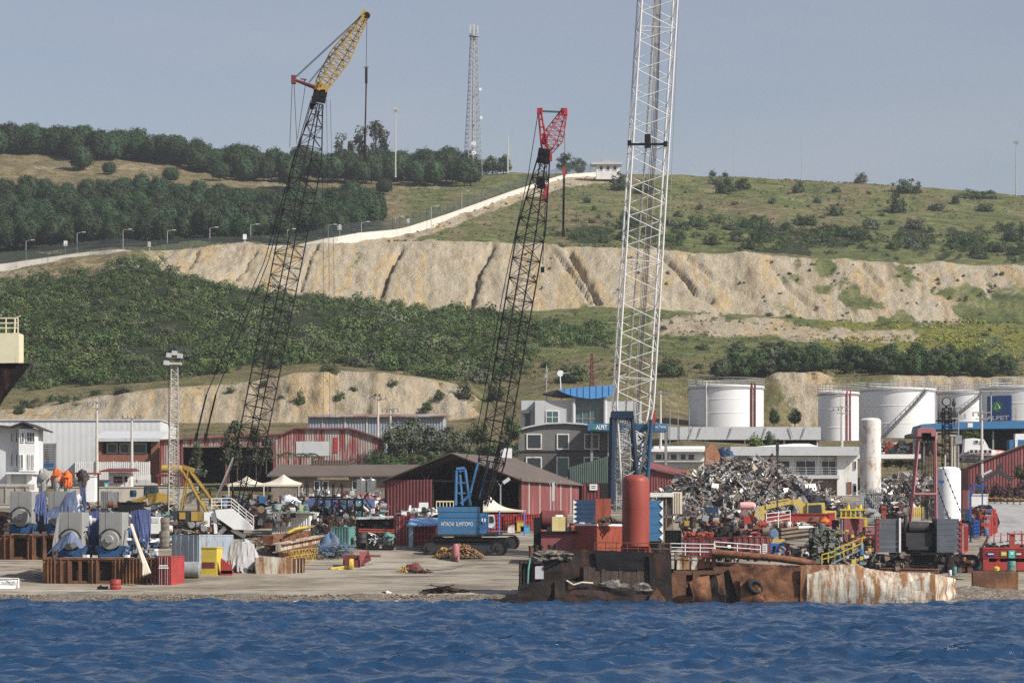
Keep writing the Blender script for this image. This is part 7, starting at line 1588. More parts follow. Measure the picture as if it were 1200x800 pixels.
b=MB(); b.path([P(834,647,D0+1),P(870,650.5,D0+1),P(905,653,D0+.9),P(935,657,D0+.8),P(957,661,D0+.7)],.33,12); b.build('rusty_pipe', m_rust2, t, True)
b=MB(); b.torus(P(884,687,D0-.75),.58,.27,tilt=Matrix.Rotation(.45,3,'Z')@Matrix.Rotation(.5,3,'Y')@Matrix.Diagonal((1.1,1,.78)))
b.build('tyre_fender', m_rubber, None, True, 'black rubber tyre fender hanging on the brown side of the hulk','tyre')
D=D0-1.3
m_rag = M('dirty rags',(.22,.21,.19),.9,.3,2.5,stain=(.10,.085,.07),stain_amt=.4,bump=.5)
for i,(a,c,y0,lb) in enumerate(((704,738,681,'pale grey rags lying on the lower ledge of the hulk'),(736,770,684,'dusty white cloth and rubble at the foot of the plank wall'))):
    heap_tarp('rag_heap',lb,a,c,y0,692,D0-.6,m_rag,20+i,'rags',.9,.3,22,10)
b=MB(); g=random.Random(41)
for k in range(90): b.blob(P(g.uniform(626,668),g.uniform(646,657),D0+g.uniform(.3,2)),(g.uniform(.15,.6),.3,g.uniform(.08,.25)),k,.3,7,5)
b.build('rope_pile', M('grey mooring rope',(.15,.135,.11),.95,.4,2.5,bump=.5), label='pale grey pile of ropes and rags on the bow of the hulk', cat='rope', kind='stuff')
b=MB(); b.path([P(621,654,D0+.3),P(619,668,D0+.1),P(618,690,D0+.05),P(617.5,709,D0)],.10,6); b.build('mooring_line', m_teal, label='greenish rope hanging down the bow of the hulk', cat='rope')
b=MB(); b.path([P(664,680,D0-.4),P(672,685,D0-.9),P(682,682,D0-.9),P(695,683,D0-.8)],.09,6); b.build('mooring_line', m_tent, label='cream rope slung across the dark bow plating', cat='rope')
for i,(px,y0,w_) in enumerate(((622,641,5),(628,640,6),(636,640.5,5),(644,640,4),(651,639,4))):
    b=MB(); k=D0/F; b.lathe(P(px,653,D0+2.6),[(w_*k*.5,0),(w_*k*.5,(653-y0)*k),(w_*k*.6,(653-y0)*k+.02),(w_*k*.6,(653-y0)*k+.15)],14); b.build('bollard', m_rust if i in (0,2) else m_rustdark, None, False, 'rusty round bollard in the row on the hulk bow','bollard','bollards on the hulk bow')
# red cylinder tank
D=285; t=thing('red_tank','tall brick red upright cylinder tank with domed top standing on the hulk','tank',P(745,640,D))
r=16*D/F; h=(640-556)*D/F; b=MB(); b.lathe(P(745,640,D),[(r,0),(r,h*.52),(r*1.006,h*.5201),(r*1.006,h*.53),(r,h*.5301),(r,h-.65),(r*.93,h-.33),(r*.72,h-.12),(r*.4,h-.02),(.05,h)],48); b.build('shell', m_redtank, t, True)
b=MB(); b.pbox(728.5,761.5,639,648,D+.2,2.2); [b.add([P(px,635,D+.1),P(px+dx,648,D+.1),P(px,648,D+.1),P(px,635,D+.3),P(px+dx,648,D+.3),P(px,648,D+.3)],[(0,2,1),(3,4,5),(0,1,4,3)]) for px,dx in ((731,-3),(760,5),(745,4))]; b.build('skirt', m_red, t)
b=MB(); railing(b,[P(697,648,D0+1.0),P(786,649.5,D0+1.0)],1.0,.04,2,.9); b.build('deck_railing', m_rust, label='thin rusty railing along the deck before the red tank', cat='railing')
b=MB(); railing(b,[P(785.5,650,D0+1.1),P(838,651,D0+1.1)],1.05,.04,3,1.2); railing(b,[P(837,650,D0+1.3),P(891,654,D0+1.2)],1.2,.045,3,1.4); b.build('deck_railing', m_whiteclean, label='white pipe railing along the middle of the hulk deck', cat='railing')
container('red_container','dull red container with bright orange red flank and a white lid behind the red tank',674,732,616,650,288,m_orange,-.55,5.5)
b=MB(); cx,cy,w=foot(673.5,732,288,5.6,-.55); b.box(cx-w/2,cx+w/2,cy-2.8,cy+2.8,Z(616,288)+.03,Z(613.5,288)); mb_rot(b,0,(cx,cy),-.55); b.build('container_lid', m_whiteclean, label='white lid sheet on the dull red container', cat='lid')
b=MB(); g=random.Random(51)
for k in range(34): a=g.uniform(700,726); b.path([P(a+3*math.sin(q*2+k),612-g.uniform(0,8)*(1-abs(a-712)/16),289+g.uniform(-.8,.8)+q*.2) for q in range(5)],.07,5)
b.build('cable_pile', m_rope, label='brown pile of cable on the white lid of the red container', cat='cable')
D=289; t=thing('deck_house','low dull pink steel deck box on the bow of the hulk','deck box',P(655,650,D)); b=MB(); b.pbox(634,676,624,654,D,3.2); b.build('body', m_maroon if False else M('dull pink red steel',(.25,.075,.075),.65,.12,stain=(.15,.05,.04),stain_amt=.3), t); b=MB(); b.pbox(632,677,622,624.2,D-.3,3.8); b.build('lid', m_black, t)
b=MB(); b.pbox(625.5,634,606,652,D+.3,2.4); b.build('black_cabinet', m_black, label='narrow black cabinet at the left of the pink deck box', cat='cabinet')
D=291; b=MB(); b.lathe(P(649,609,D)+V((0,1.0,0)),[(.6,-1.35),(.92,-1.1),(.92,1.0),(.6,1.3)],22,'X'); b.build('pressure_tank', m_maroon, None, True, 'dull maroon horizontal pressure tank on the deck box','tank')
b=MB(); b.pbox(641,669,617,622,D,2); b.build('tank_saddle', m_blackgrey, label='dark saddle carrying the maroon pressure tank', cat='saddle')
D=288.8; b=MB(); b.ob(P(654,613.5,D)+V((0,.55,0)),(1.25,1.05,1.35),.12); b.build('yellow_crate', M('pale yellow crate',(.58,.50,.22),.6,.08,stain=(.42,.33,.15),stain_amt=.2), label='pale yellow square crate on the pink deck box', cat='crate'); b=MB(); b.ob(P(655,604,D)+V((0,.5,0)),(.7,.6,.18),.2); b.build('white_bag', m_whiteclean, label='small white bundle on the pale yellow crate', cat='bundle')
clutter('deck_clutter','orange and brown lines and fittings on the deck before the navy counterweight',668,690,613,622,289,[m_orange,m_rust,m_galv,m_blackgrey,m_wood],40,61,1.2,.15,.6)
# behind the hulk, centre
D=335; t=thing('site_cabin','open cream framed site cabin behind the blue counterweight','cabin',P(782,632,D)); b=MB(); b.pbox(762,789,577,582,D-.2,3); b.build('roof', m_white, t); b=MB(); b.pbox(788,799.5,576,602,D,2.6); [b.pbox(788.5+k*2.7,789.5+k*2.7,577,602,D-.08,.08) for k in range(4)]; b.build('end_panel', m_tent, t); b=MB(); b.pbox(770,789,582,640,D+2.2,.15); [b.pbox(px,px+1.3,582,640,D,.12) for px in (772,780,787.5)]; b.pbox(770,789,604,606,D,.2); b.build('frame', m_wood, t)
b=MB(); b.blob(P(784,600,D+.8),(.6,.5,.7),3,.2); b.build('wrapped_engine', m_greytarp, None, True, 'grey wrapped engine inside the cream framed cabin','bundle')
container('dark_bin','plain black steel bin behind the hulk right of the blue counterweight',779,800,621,640,333,m_black,-.1,2,cat='bin')
container('deck_block','maroon steel deck block on the hulk behind the white railing',800,868,629,655,293,m_maroon,-.05,4,cat='deck block',pitch=.9)
b=MB(); g=random.Random(55)
for k in range(260): b.blob(P(818+g.uniform(-17,17),628-g.random()*5*(1-abs(g.random()-.5)),294+g.uniform(0,1.5)),(.13,.13,.12),k,.2,6,4)
b.build('float_pile', m_orange, label='pile of small red floats on the maroon deck block', cat='floats', kind='stuff')
container('deck_block','maroon ribbed deck locker with a white notice plate',860,905,628,655,291,m_redshed,-.06,3,cat='deck locker',pitch=.5)
b=MB(); b.pbox(893.5,899,637,652,290.6,.05); pn=b.build('notice_plate', m_whiteclean, label='tall white notice plate on the maroon deck locker', cat='notice'); b=MB(); [b.pbox(894.3,898.2,638.5+k*2.4,639.2+k*2.4,290.57,.02) for k in range(5)]; b.build('printed_line', m_grey, pn)
clutter('deck_clutter','black heap of hoses behind the maroon deck blocks',828,870,618,630,297,[m_black,m_blackgrey,m_rustdark],90,62,2,.3,.9)
clutter('deck_clutter','dark wooden staging and machinery at the foot of the scrap heap',800,862,606,624,342,[m_wood,m_blackgrey,m_rustdark,m_grey,m_yellow],110,63,3,.3,1.0)
for px in (826,832,838,846):
    b=MB(); D=346; b.pbox(px,px+2.6,602-(px%3),620,D,.4); b.build('timber_post', m_wood, label='short timber post standing before the scrap heap', cat='post', group='timber posts before the scrap heap')
b=MB(); D=347; b.pbox(828,842,594,606,D,1.5); b.build('blue_crate', m_navy, label='small navy crate on the timber posts before the scrap heap', cat='crate')
D=341; t=thing('winch_unit','orange red deck winch on a stand carrying a pale pink float','winch',P(876,625,D))
b=MB(); b.pbox(858,898,611,616,D,2.2); b.pbox(866,890,616,628,D+.4,1.6); b.lathe(P(875,620,D),[(.5,-.9),(.75,-.85),(.5,-.7),(.5,.7),(.75,.85),(.5,.9)],18,'X'); b.build('frame', m_orange, t)
b=MB(); [b.cyl(P(866+dx,612,D+dy),P(870+dx*.6,597,D+dy),.06) for dx in (0,18) for dy in (.2,1.2)]; b.pbox(872,884,604,611,D+.3,1); b.build('stand', m_red, t)
b=MB(); b.cyl(P(890,612,D),P(884,594,D),.05); b.cyl(P(893,612,D),P(886,594,D),.05); b.build('ladder', m_galv, t)
b=MB(); b.lathe(P(876,592.5,D)+V((0,.7,0)),[(.15,-1.0),(.42,-.75),(.46,0),(.42,.75),(.15,1.0)],20,'X'); b.build('pink_float', m_palepink, None, True, 'pale pink float on the stand above the orange winch','float')
clutter('deck_clutter','orange and white fittings below the winch',858,905,618,630,338,[m_orange,m_white,m_rust,m_tent,m_red],90,64,2,.2,.7)
b=MB(); D=295; b.lathe(P(906.5,624.5,D),[(.3,-.5),(.42,-.48),(.42,.48),(.3,.5)],18,'Y'); b.build('blue_reel', M('faded blue reel',(.14,.22,.34),.6,.15), None, False, 'faded blue grey hose reel beside the white deck fence','reel')
b=MB(); railing(b,[P(898,616,330),P(926,612,330)],1.3,.05,3,1.0); b.cyl(P(912,618,330),P(912,607,330),.05); b.build('deck_railing', m_whiteclean, label='white railing above the blue hose reel', cat='railing')
D=292; t=thing('portable_cabinet','bright blue double cabinet with grey door on the hulk deck','cabinet',P(911,654,D)); b=MB(); b.pbox(903,920,636,655,D,1.4); b.build('body', m_signblue if False else M('cabinet blue',(.03,.14,.50),.5,.08), t); b=MB(); b.pbox(912,917.5,641.5,655,D-.08,.1); b.build('door', m_grey, t); b=MB(); b.pbox(906,908.5,641.5,655,D-.05,.08); b.build('dark_door', m_black, t); b=MB(); b.ppoly([(904,636),(906,631.5),(919,631),(922,636)],D,1.4); b.build('cover', m_paleyellow, t)
container('red_locker','narrow red locker right of the bright blue cabinet',920,927,636,656,292,m_red,-.1,1.4,cat='locker'); b=MB(); D=292; b.pbox(928,939,643,655,D,1.3); b.pbox(927.6,939.4,642.2,643,D-.05,1.4); b.build('grey_box', m_grey, label='plain grey steel box right of the red locker', cat='box')
for k in range(6): beam('timber_baulk','long brown timber baulk in the stack behind the blue cabinet',P(914,632-k*2.2,330+k*.5),P(948,628-k*2.4,332+k*.6),.5,.3,m_wood if k%2 else m_rustdark,'timber baulks behind the blue cabinet',False)
clutter('deck_clutter','pale fence panels and white fittings behind the timber baulks',905,948,612,622,336,[m_white,m_tent,m_grey,m_rust,m_wood],90,65,2,.2,.8)
# engine on deck
D=290; t=thing('ship_engine','tall oily ship engine with green pipes and a rusty tarp on top','engine',P(965,660,D)); g=random.Random(71)
b=MB(); b.pbox(948,974,640,664,D+.5,2.4); b.pbox(950,972,618,640,D+.7,2.0); b.build('block', m_rustdark, t)
b=MB(); 
for (px,py,r_) in ((958,626,.5),(968,633,.4),(957,643,.45)): b.lathe(P(px,py,D+.6),[(r_*.6,-.4),(r_,-.25),(r_,.4)],16,'X')
for k in range(30): b.ob(P(g.uniform(950,982),g.uniform(620,658),D+.5+g.uniform(-.3,.3)),(g.uniform(.2,.6),.5,g.uniform(.2,.7)),g.uniform(-.4,.4),g.uniform(-.2,.2))
b.lathe(P(962,617,D+1),[(.3,-.5),(.45,-.3),(.45,.5)],14,'Z'); b.build('cylinder_cover', M('oily grey casting',(.16,.155,.14),.5,.4,1.5,stain=(.06,.05,.04),stain_amt=.45), t, True)
b=MB(); 
for k in range(46): p=P(g.uniform(950,986),g.uniform(622,658),D+g.uniform(0,.6)); b.path([p,p+V((g.uniform(-.5,.5),g.uniform(-.2,.2),g.uniform(-.6,.6))),p+V((g.uniform(-.9,.9),0,g.uniform(-.9,.3)))],g.uniform(.05,.11),6)
b.build('pipework', M('oily green grey',(.11,.125,.085),.5,.4,2.0,stain=(.35,.35,.25),stain_amt=.25), t)
b=MB(); b.pbox(972,979,622,640,D+.3,.8); b.pbox(974,984,641,660,D+.4,1); b.build('side_panel', m_lightgrey, t)
b=MB(); b.cyl(P(936,618.5,D+1),P(953,617.5,D+1),.18,.18,10); b.build('exhaust_stub', m_whiteclean, t, True)
b=MB(); b.blob(P(958,611,D+1.4),(.95,.8,.45),8,.25,18,8,-.4); b.build('rust_cover', m_rust, None, True, 'rust brown tarp bundle covering the top of the ship engine','tarp'); b=MB(); b.blob(P(965,610,D+.9),(.5,.4,.35),9,.3,12,7); b.build('orange_cloth', m_orangetarp, None, True, 'scrap of orange cloth on the rust brown tarp bundle','cloth')
D=285; t=thing('deck_stair','yellow railed steel stair slanting up on the right of the ship engine','stair',P(990,660,D)); b=MB(); b.hexa([P(975,661,D),P(1008,645,D),P(1008,645,D+.9),P(975,661,D+.9),P(975,659,D),P(1008,643,D),P(1008,643,D+.9),P(975,659,D+.9)]); b.build('flight', m_grey, t)
for dy in (0,.9):
    b=MB(); railing(b,[P(963,661,D+dy),P(978,657,D+dy)],.9,.06,2,.6); railing(b,[P(978,657,D+dy),P(1010,643,D+dy)],1.05,.06,2,.9); b.build('railing', m_brightyellow, t)
for q in ((998,1003.5,655,660),(1007.5,1011.5,651.5,656)): b=MB(); b.pbox(*q,D-.3,.3); b.build('foot_plate', m_brightyellow, t)
b=MB(); b.lathe(P(1009,650,D+.5),[(.25,0),(.25,1.1)],12); b.build('blue_drum', m_blue, label='small blue drum at the top of the yellow stair', cat='drum')
clutter('deck_clutter','oily green and grey bits around the yellow stair',975,1015,642,660,287,[m_grey,m_teal,m_rustdark,m_blackgrey,m_wood,m_lightgrey],80,66,1.2,.15,.6)
container('red_container','red shipping container with closed doors under the yellow frame',985,1018,607,645,330,m_redshed,-.5,5.5,doors=m_red)
container('maroon_container','dark maroon container in shade behind the red one',975,986,609,640,334,m_maroon,-.1,2.6)
D=331.5; t=thing('tubular_machine','bright yellow tubular machine frame on top of the red container','frame',P(998,607,D)); b=MB(); 
for k in range(6): b.pbox(985+k*5.6,986.6+k*5.6,596.5,607,D,.2); b.pbox(985+k*5.6,986.6+k*5.6,596.5,607,D+1.6,.2)
b.pbox(984,1015.5,596,598,D-.05,2.0); b.pbox(984,1015.5,605.2,607,D-.05,2.0); [b.cyl(P(px,596,D+.9),P(px,591,D+.9),.22,.18,10) for px in (994,1008)]; b.pbox(986,1000,600,603,D+.2,1.2); b.build('tubes', m_brightyellow, t)
b=MB(); b.blob(P(1020,601,332),(.9,.7,.5),6,.25); b.build('pump', m_grey, None, True, 'grey pump body right of the yellow frame','pump')
b=MB(); b.pbox(1013,1016.5,608,618,330,.4); b.build('yellow_post', m_brightyellow, label='short yellow post at the right corner of the red container', cat='post')
D=329; t=thing('red_bin','two tone red bin with a wheel at its foot beside the slate counterweight','bin',P(1021,646,D)); b=MB(); b.pbox(1013.5,1028,617,646,D,2.2); b.build('body', m_maroon, t); b=MB(); b.pbox(1014,1027.5,618,626,D-.06,.06); b.build('pale_panel', m_pink, t); b=MB(); b.lathe(P(1015.5,640,D-.3),[(.3,-.1),(.55,-.08),(.55,.08),(.3,.1)],18,'Y'); b.build('wheel', m_rubber, t, True)
D=310; b=MB(); b.pbox(1033.5,1038.5,592,607.5,D,.5); b.pbox(1033,1039,592,596,D-.1,.7); b.build('orange_hydrant', m_orange, label='orange red standpipe on the left slate counterweight', cat='standpipe')
D=362; b=MB(); b.pbox(897,978,602,613.5,D,1.2); b.pbox(897,978,601.2,602.2,D-.15,1.5); b.pbox(897,978,613.2,614.4,D-.15,1.5); b.pbox(971,978.5,600.5,617,D-.1,1.4); b.build('red_girder', m_red, label='long bright red box girder lying before the scrap heap', cat='girder')
# excavator
D=368; t=thing('excavator','dusty yellow excavator with bent arm working before the scrap heap','excavator',P(950,606,D))
b=MB(); b.ppoly([(896,592),(925,585),(938,584.5),(946,592),(948,604),(938,602),(934,592),(926,590.5),(896,597)],D,.5); b.build('boom', m_paleyellow, t); b=MB(); b.ppoly([(897,591),(898,598),(900,606),(892,611),(884,604),(886,595)],D,.45); b.ppoly([(903,587),(925,583.5),(925,585),(903,589)],D-.1,.3); b.build('arm', m_paleyellow, t)
b=MB(); b.ppoly([(946,589.5),(966.5,588.5),(967.5,604),(946,606)],D-.3,1.6); cb=b.build('cab', m_paleyellow, t); b=MB(); b.ppoly([(948,591.5),(962.5,591),(963,602.5),(948,604)],D-.36,.06); b.build('cab_window', m_glass, cb)
b=MB(); b.pbox(946,980,598,608,D+.4,2.6); b.build('body', m_paleyellow, t); crawler(t,(X(960,D),D,Z(617,D)),4.2,.9,.6,.1,m_rustdark)
# scrap heaps
def scrap(label,px0,px1,peak,base,D,dep,n,seed,prof):
    g=random.Random(seed); b=MB(); mats=[M('scrap alloy',(.40,.39,.37),.4,.3,1.2,metal=.5),M('scrap grey sheet',(.26,.25,.24),.6,.3,1.2),M('scrap pale sheet',(.60,.58,.54),.55,.2,1.2),M('scrap dark',(.05,.047,.045),.7,.3,1.2),M('scrap rust',(.20,.12,.08),.8,.3,1.2),M('scrap tan',(.36,.30,.23),.7,.3,1.2)] if 'sc' not in globals().get('_S',{}) else _S['sc']
    globals()['_S']={'sc':mats}
    us_=[p[0] for p in prof]; hs_=[p[1] for p in prof]
    def height(px, v): return (base-np.interp(px,us_,hs_))*(math.sin(min(1,v*1.35)*math.pi/2)**.9 if v<.75 else math.cos((v-.75)*4*math.pi/2*.9))
    k=D/F
    b.k=3
    def fn(u,v): px=px0+(px1-px0)*u; return V((X(px,D),D+dep*v,Z(base,D)+max(-.3,height(px,v)*k*.93-.3)))
    b.sheet(fn,40,14,.05)
    for i in range(n):
        px=g.uniform(px0,px1); v=g.random()**.9*.85; h=height(px,v)*k
        if h<.15: continue
        b.k=g.choices(range(6),[.24,.25,.15,.24,.07,.05])[0]; s=g.uniform(.15,.52) if g.random()<.87 else g.uniform(.6,1.5); c=V((X(px,D),D+dep*v,Z(base,D)+h+g.uniform(-.35,.25)))
        q=g.random()
        if g.random()<.045:
            d=V((g.uniform(-1,1),g.uniform(-.4,.4),g.uniform(-.7,.7))).normalized()*g.uniform(.7,2.0); w_=V((g.uniform(-.4,.4),-.2,g.uniform(-.3,.5))); b.k=g.choice([0,1,3,4,4,5]); b.path([c-d,c+w_,c+d*.8+w_*.4],g.uniform(.04,.1),5); continue
        if q<.62:   # bent sheet
            m=Matrix.Rotation(g.uniform(0,6.28),3,'Z')@Matrix.Rotation(g.uniform(-1.3,1.3),3,'X')@Matrix.Rotation(g.uniform(-1.3,1.3),3,'Y'); w_=s*g.uniform(.5,1.1); f=g.uniform(-.5,.5)*s
            vs=[V((-s*.6,-w_*.5,0)),V((0,-w_*.6,f)),V((s*.7,-w_*.4,f*.2)),V((s*.6,w_*.5,-f*.3)),V((0,w_*.45,f*.8)),V((-s*.5,w_*.55,f*.2))]
            b.add([c+m@p for p in vs]+[c+m@(p+V((0,0,.03))) for p in vs],[(5,4,1,0),(4,3,2,1),(6,7,10,11),(7,8,9,10)])
        elif q<.8: b.ob(c,(s,s*g.uniform(.3,.9),s*g.uniform(.2,.8)),g.uniform(0,6),g.uniform(-1,1),g.uniform(-1,1))
        else:
            d=V((g.uniform(-1,1),g.uniform(-1,1),g.uniform(-.8,.8))).normalized()*s*1.2; b.cyl(c-d,c+d,g.uniform(.03,.14),None,6)
    return b.build('scrap_heap',mats,None,False,label,'scrap heap',None,'stuff')
scrap('huge heap of shredded grey scrap metal behind the red girder',758,1012,541,614,374,17,9600,5,[(756,601),(775,583),(800,567),(825,552),(845,545),(862,540),(885,539),(905,540),(920,547),(938,556),(955,565),(970,574),(985,585),(1000,594),(1014,606)])
scrap('second grey scrap heap behind the pink gantry and the silo',1020,1118,560,614,386,12,2600,6,[(1018,604),(1030,580),(1040,565),(1055,560),(1080,558),(1100,562),(1118,580)])
b=MB(); D=365; b.cyl(P(911,616,D),P(911,520,D),.10,.08,7); b.ob(P(911,523,D),(.35,.35,1.0)); b.ob(P(911,531,D),(.3,.3,.8)); b.build('thin_mast', m_blackgrey, label='thin dark pole rising in front of the scrap heap', cat='mast')
D=400; b=MB(); g=random.Random(81)
b.ppoly([(826,548),(827,527),(830,522),(835,519.5),(840,524),(844,533),(844,548)],D,2); b.build('brick_stack', M('orange brick stack',(.36,.17,.10),.9,.2,2), label='orange brick stack behind the top of the scrap heap', cat='brick stack'); b=MB(); b.blob(P(851,537,D+2),(1.3,1,1.2),3,.2); b.build('blue_bundle', m_navy, None, True, 'dark blue bundle beside the orange brick stack','bundle')
# silo and upright white tank
D=373; t=thing('silo','tall white silo with rust patches on a grey steel stand','silo',P(1021.5,612,D)); r=12.5*D/F; h=(577-489)*D/F
b=MB(); b.lathe(P(1021.5,577,D)+V((0,r,0)),[(r*.9,-.1),(r,0),(r,h*.47),(r*1.012,h*.4701),(r*1.012,h*.485),(r,h*.4851),(r,h-.3),(r*.75,h-.05),(.05,h+.05)],32); b.build('shell', m_rustwhite2, t, True)
b=MB(); [b.pbox(1009+k*2.55,1010.2+k*2.55,577,612,D+.1,.15) for k in range(10)]; b.pbox(1008,1035,576.5,578.5,D,2.4); b.cyl(P(1018,580,D-.1),P(1030,600,D-.1),.07); b.pbox(1007.5,1012,577,612,D-.05,.2); b.build('stand', m_grey, t); b=MB(); railing(b,[P(1008,576.5,D-.1),P(1035,576.5,D-.1)],.45,.03,2,.4); b.build('railing', m_grey, t)
D=322; t=thing('upright_tank','smooth white upright tank with domed top behind the right slate counterweight','tank',P(1113.5,612,D)); r=14.5*D/F; h=(612-546)*D/F
b=MB(); b.lathe(P(1113.5,612,D)+V((0,r,0)),[(r,0),(r,h-.5),(r*.9,h-.22),(r*.6,h-.05),(.05,h)],40); b.build('shell', m_whiteclean, t, True)
b=MB(); a=P(1105,564,D); b.box(a.x-.45,a.x+.45,D+.15,D+.25,a.z-.12,a.z+.12); b.build('oval_mark', m_signblue, t)
b=MB(); b.cyl(P(1101,612,D+1),P(1101,660,D+1),.2); b.cyl(P(1126,612,D+1),P(1126,660,D+1),.2); b.cyl(P(1113,612,D+2),P(1113,660,D+2),.5); b.build('leg', m_blackgrey, t)
for i,(p,q) in enumerate((((1104,545),(1126,600)),((1098,570),(1113,610)))):
    b=MB(); n=16; b.path([P(*p,D-.6),P(*q,D-.6)],.035,5); [b.ob(P(p[0]+(q[0]-p[0])*k/n,p[1]+(q[1]-p[1])*k/n,D-.6),(.14,.12,.22)) for k in range(1,n,2)]; b.build('chain_line', m_black, label='taut black chain line crossing the upright white tank, '+('upper' if i==0 else 'lower')+' of two', cat='chain')
clutter('machine_clutter','red and dark pipework between silo stand and slate counterweight',1032,1062,592,608,370,[m_red,m_blackgrey,m_grey,m_rustdark,m_black],50,90,3,.2,.8)
b=MB(); D=371; [b.lathe(P(1066+k*2.3,606,D),[(.16,0),(.18,.5),(.16,1.2),(.05,1.3)],8) for k in range(8)]; b.build('yellow_bottles', m_paleyellow, label='row of yellow gas bottles behind the pink gantry', cat='gas bottles')
# right edge
D=327; t=thing('skip','red and white open sided skip right of the slate counterweight','skip',P(1132,647,D)); b=MB(); cx,cy,w=foot(1124.5,1141,D,4.2,-.3)
z0,z1=Z(648,D),Z(614,D); b.box(cx-w/2,cx+w/2,cy-2.1,cy+2.1,z0,z0+.3); b.box(cx-w/2,cx+w/2,cy+2,cy+2.1,z0,z1-.3)
for k in range(6): b.box(cx+w/2-.08,cx+w/2+.02,cy-2.1+k*.8,cy-1.95+k*.8,z0,z1-.1)
b.box(cx+w/2-.1,cx+w/2,cy-2.1,cy+2.1,z1-.3,z1-.1); b.box(cx-w/2,cx+w/2,cy-2.1,cy+2.1,z1-.3,z1-.22); mb_rot(b,0,(cx,cy),-.3); b.build('frame', m_red, t)
b=MB(); [b.box(cx-w/2+k*w/3,cx-w/2+k*w/3+.12,cy-2.2,cy-2.1,z0,z1-.2) for k in range(4)]; b.box(cx-w/2,cx+w/2,cy-2.2,cy-2.1,z1-.3,z1-.1); b.box(cx-w/2,cx+w/2,cy-2.14,cy-2.1,z0,z1-.3); mb_rot(b,0,(cx,cy),-.3); b.build('white_front', m_whiteclean, t)
b=MB(); D=318; b.cyl(P(1143,657,D),P(1158,628,D+3),.1,.1,7); b.build('leaning_pipe', m_rustdark, label='thin dark pipe leaning right of the red skip', cat='pipe')
b=MB(); D=319; b.lathe(P(1131,660,D),[(.7,-1.2),(.85,-1.1),(.85,1.0),(.5,1.2)],18,'X'); b.pbox(1112,1150,664,670,D,2); b.build('machine_drum', m_rust, None, True, 'brown greasy horizontal drum under the white tank','drum'); clutter('machine_clutter','greasy fittings right of the brown drum',1134,1146,652,666,318,[m_blackgrey,m_rustdark,m_grey],36,91,1,.15,.5)
D=315; b=MB(); b.blob(P(1150,664,D),(.75,.55,.55),4,.1,16,9,-.8); b.cyl(P(1140,662,D),P(1147,664,D),.18); b.build('grey_canister', m_lightgrey, None, True, 'pale grey rounded canister behind the rusty plate','canister')
drum('white_drum','small white drum on the hulk end beside the teal drum',1113.5,667.5,674,4,285,m_white); drum('teal_drum','teal drum on the hulk end',1118.8,663.5,674,5.5,285,m_teal)
D=297; b=MB(); plate(b,[(1140,668.5),(1170,668.5),(1193,669)],[(1140,690.5),(1193,690.5)],D,.12,20,8,.12,31); b.box(X(1141,D),X(1192,D),D+.2,D+1.4,Z(692,D),Z(670,D)); b.build('rusty_plate', m_rust, label='upright rusty brown steel plate on the beach at right', cat='plate')
drum('green_drum','dull green drum behind the right end of the rusty plate',1186,657,672,10,311,m_teal); b=MB(); b.blob(P(1168.5,667,312),(.45,.4,.3),3,.15,14,8,-.3); b.build('yellow_float', m_brightyellow, None, True, 'yellow float showing above the rusty plate','cap')
b=MB(); D=295; b.blob(P(1147,691,D),(.75,.5,.3),6,.2,12,7,-.4); b.build('beach_stone', m_tent, None, True, 'large pale stone on the beach before the rusty plate','stone')
b=MB(); g=random.Random(92)
def bnk(u,v): x=1098+u*140; d=287+v*9; return V((X(x,d),d,gz(X(x,d),d)+ (1.3*math.sin(min(1,u*3)*3.14*.5)*math.exp(-u*2.2)*math.sin(v*3.14)+.12*math.sin(u*37+v*9)*math.sin(v*21+u*13))+.03))
b.sheet(bnk,60,16,.05); b.build('beach_mound', m_beach, None, True, 'mound of grey brown dirt at the right end of the hulk','mound',None,'structure')
D=314; t=thing('red_rack','long red steel rack with coloured warning signs at the right edge','rack',P(1176,668,D)); b=MB(); b.pbox(1152,1225,641,654,D,2.5); b.pbox(1152,1225,658,668,D,2.5); b.pbox(1152,1158,654,658,D,2.4); b.pbox(1168,1172,654,658,D+.1,2.2)
for k in range(5): b.pbox(1151.5,1225,642+k*2.6,643+k*2.6,D-.08,.08)
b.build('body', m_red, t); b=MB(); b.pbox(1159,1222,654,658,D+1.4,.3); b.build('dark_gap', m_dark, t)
for a,c,y0,y1,mt in ((1157,1165,647,650.5,m_signblue),(1173,1179.5,646,651,M('olive sign',(.42,.42,.06),.5,.1)),(1182,1189.5,644.5,653.5,m_tealsign),(1190.5,1197,647,650.5,m_pink)):
    b=MB(); b.pbox(a,c,y0,y1,D-.16,.05); s_=b.build('sign', mt, t); b=MB()
    if c-a>7.4 and y1-y0>8: b.ob(P((a+c)/2,648,D-.18),(.42,.03,.09),0,.7); b.ob(P((a+c)/2,648,D-.18),(.42,.035,.095),0,-.7); b.build('emblem', m_letter, s_)
    else: b.pbox(a+.8,c-.8,(y0+y1)/2-.5,(y0+y1)/2+.5,D-.18,.03); b.build('printed_line', m_letter, s_)
clutter('machine_clutter','dark bits along the top of the long red rack',1155,1200,638.5,641,315,[m_blackgrey,m_rustdark,m_black],50,93,2,.15,.5)
D=315; t=thing('red_cage','open red steel cage on top of the long red rack','cage',P(1195,641,D)); b=MB(); [b.pbox(px,px+1.6,625,641,D,.2) for px in (1183,1197,1212)]; b.pbox(1183,1214,624.5,626,D-.05,1.6); b.pbox(1183,1214,637,641,D-.05,1.6); b.pbox(1184.6,1189,626,641,D+.1,.1); b.build('frame', m_orange, t)
container('red_container','red container with a ribbed flank below the blue gantry frame',1140,1168,596,627,351,m_red,.25,4)
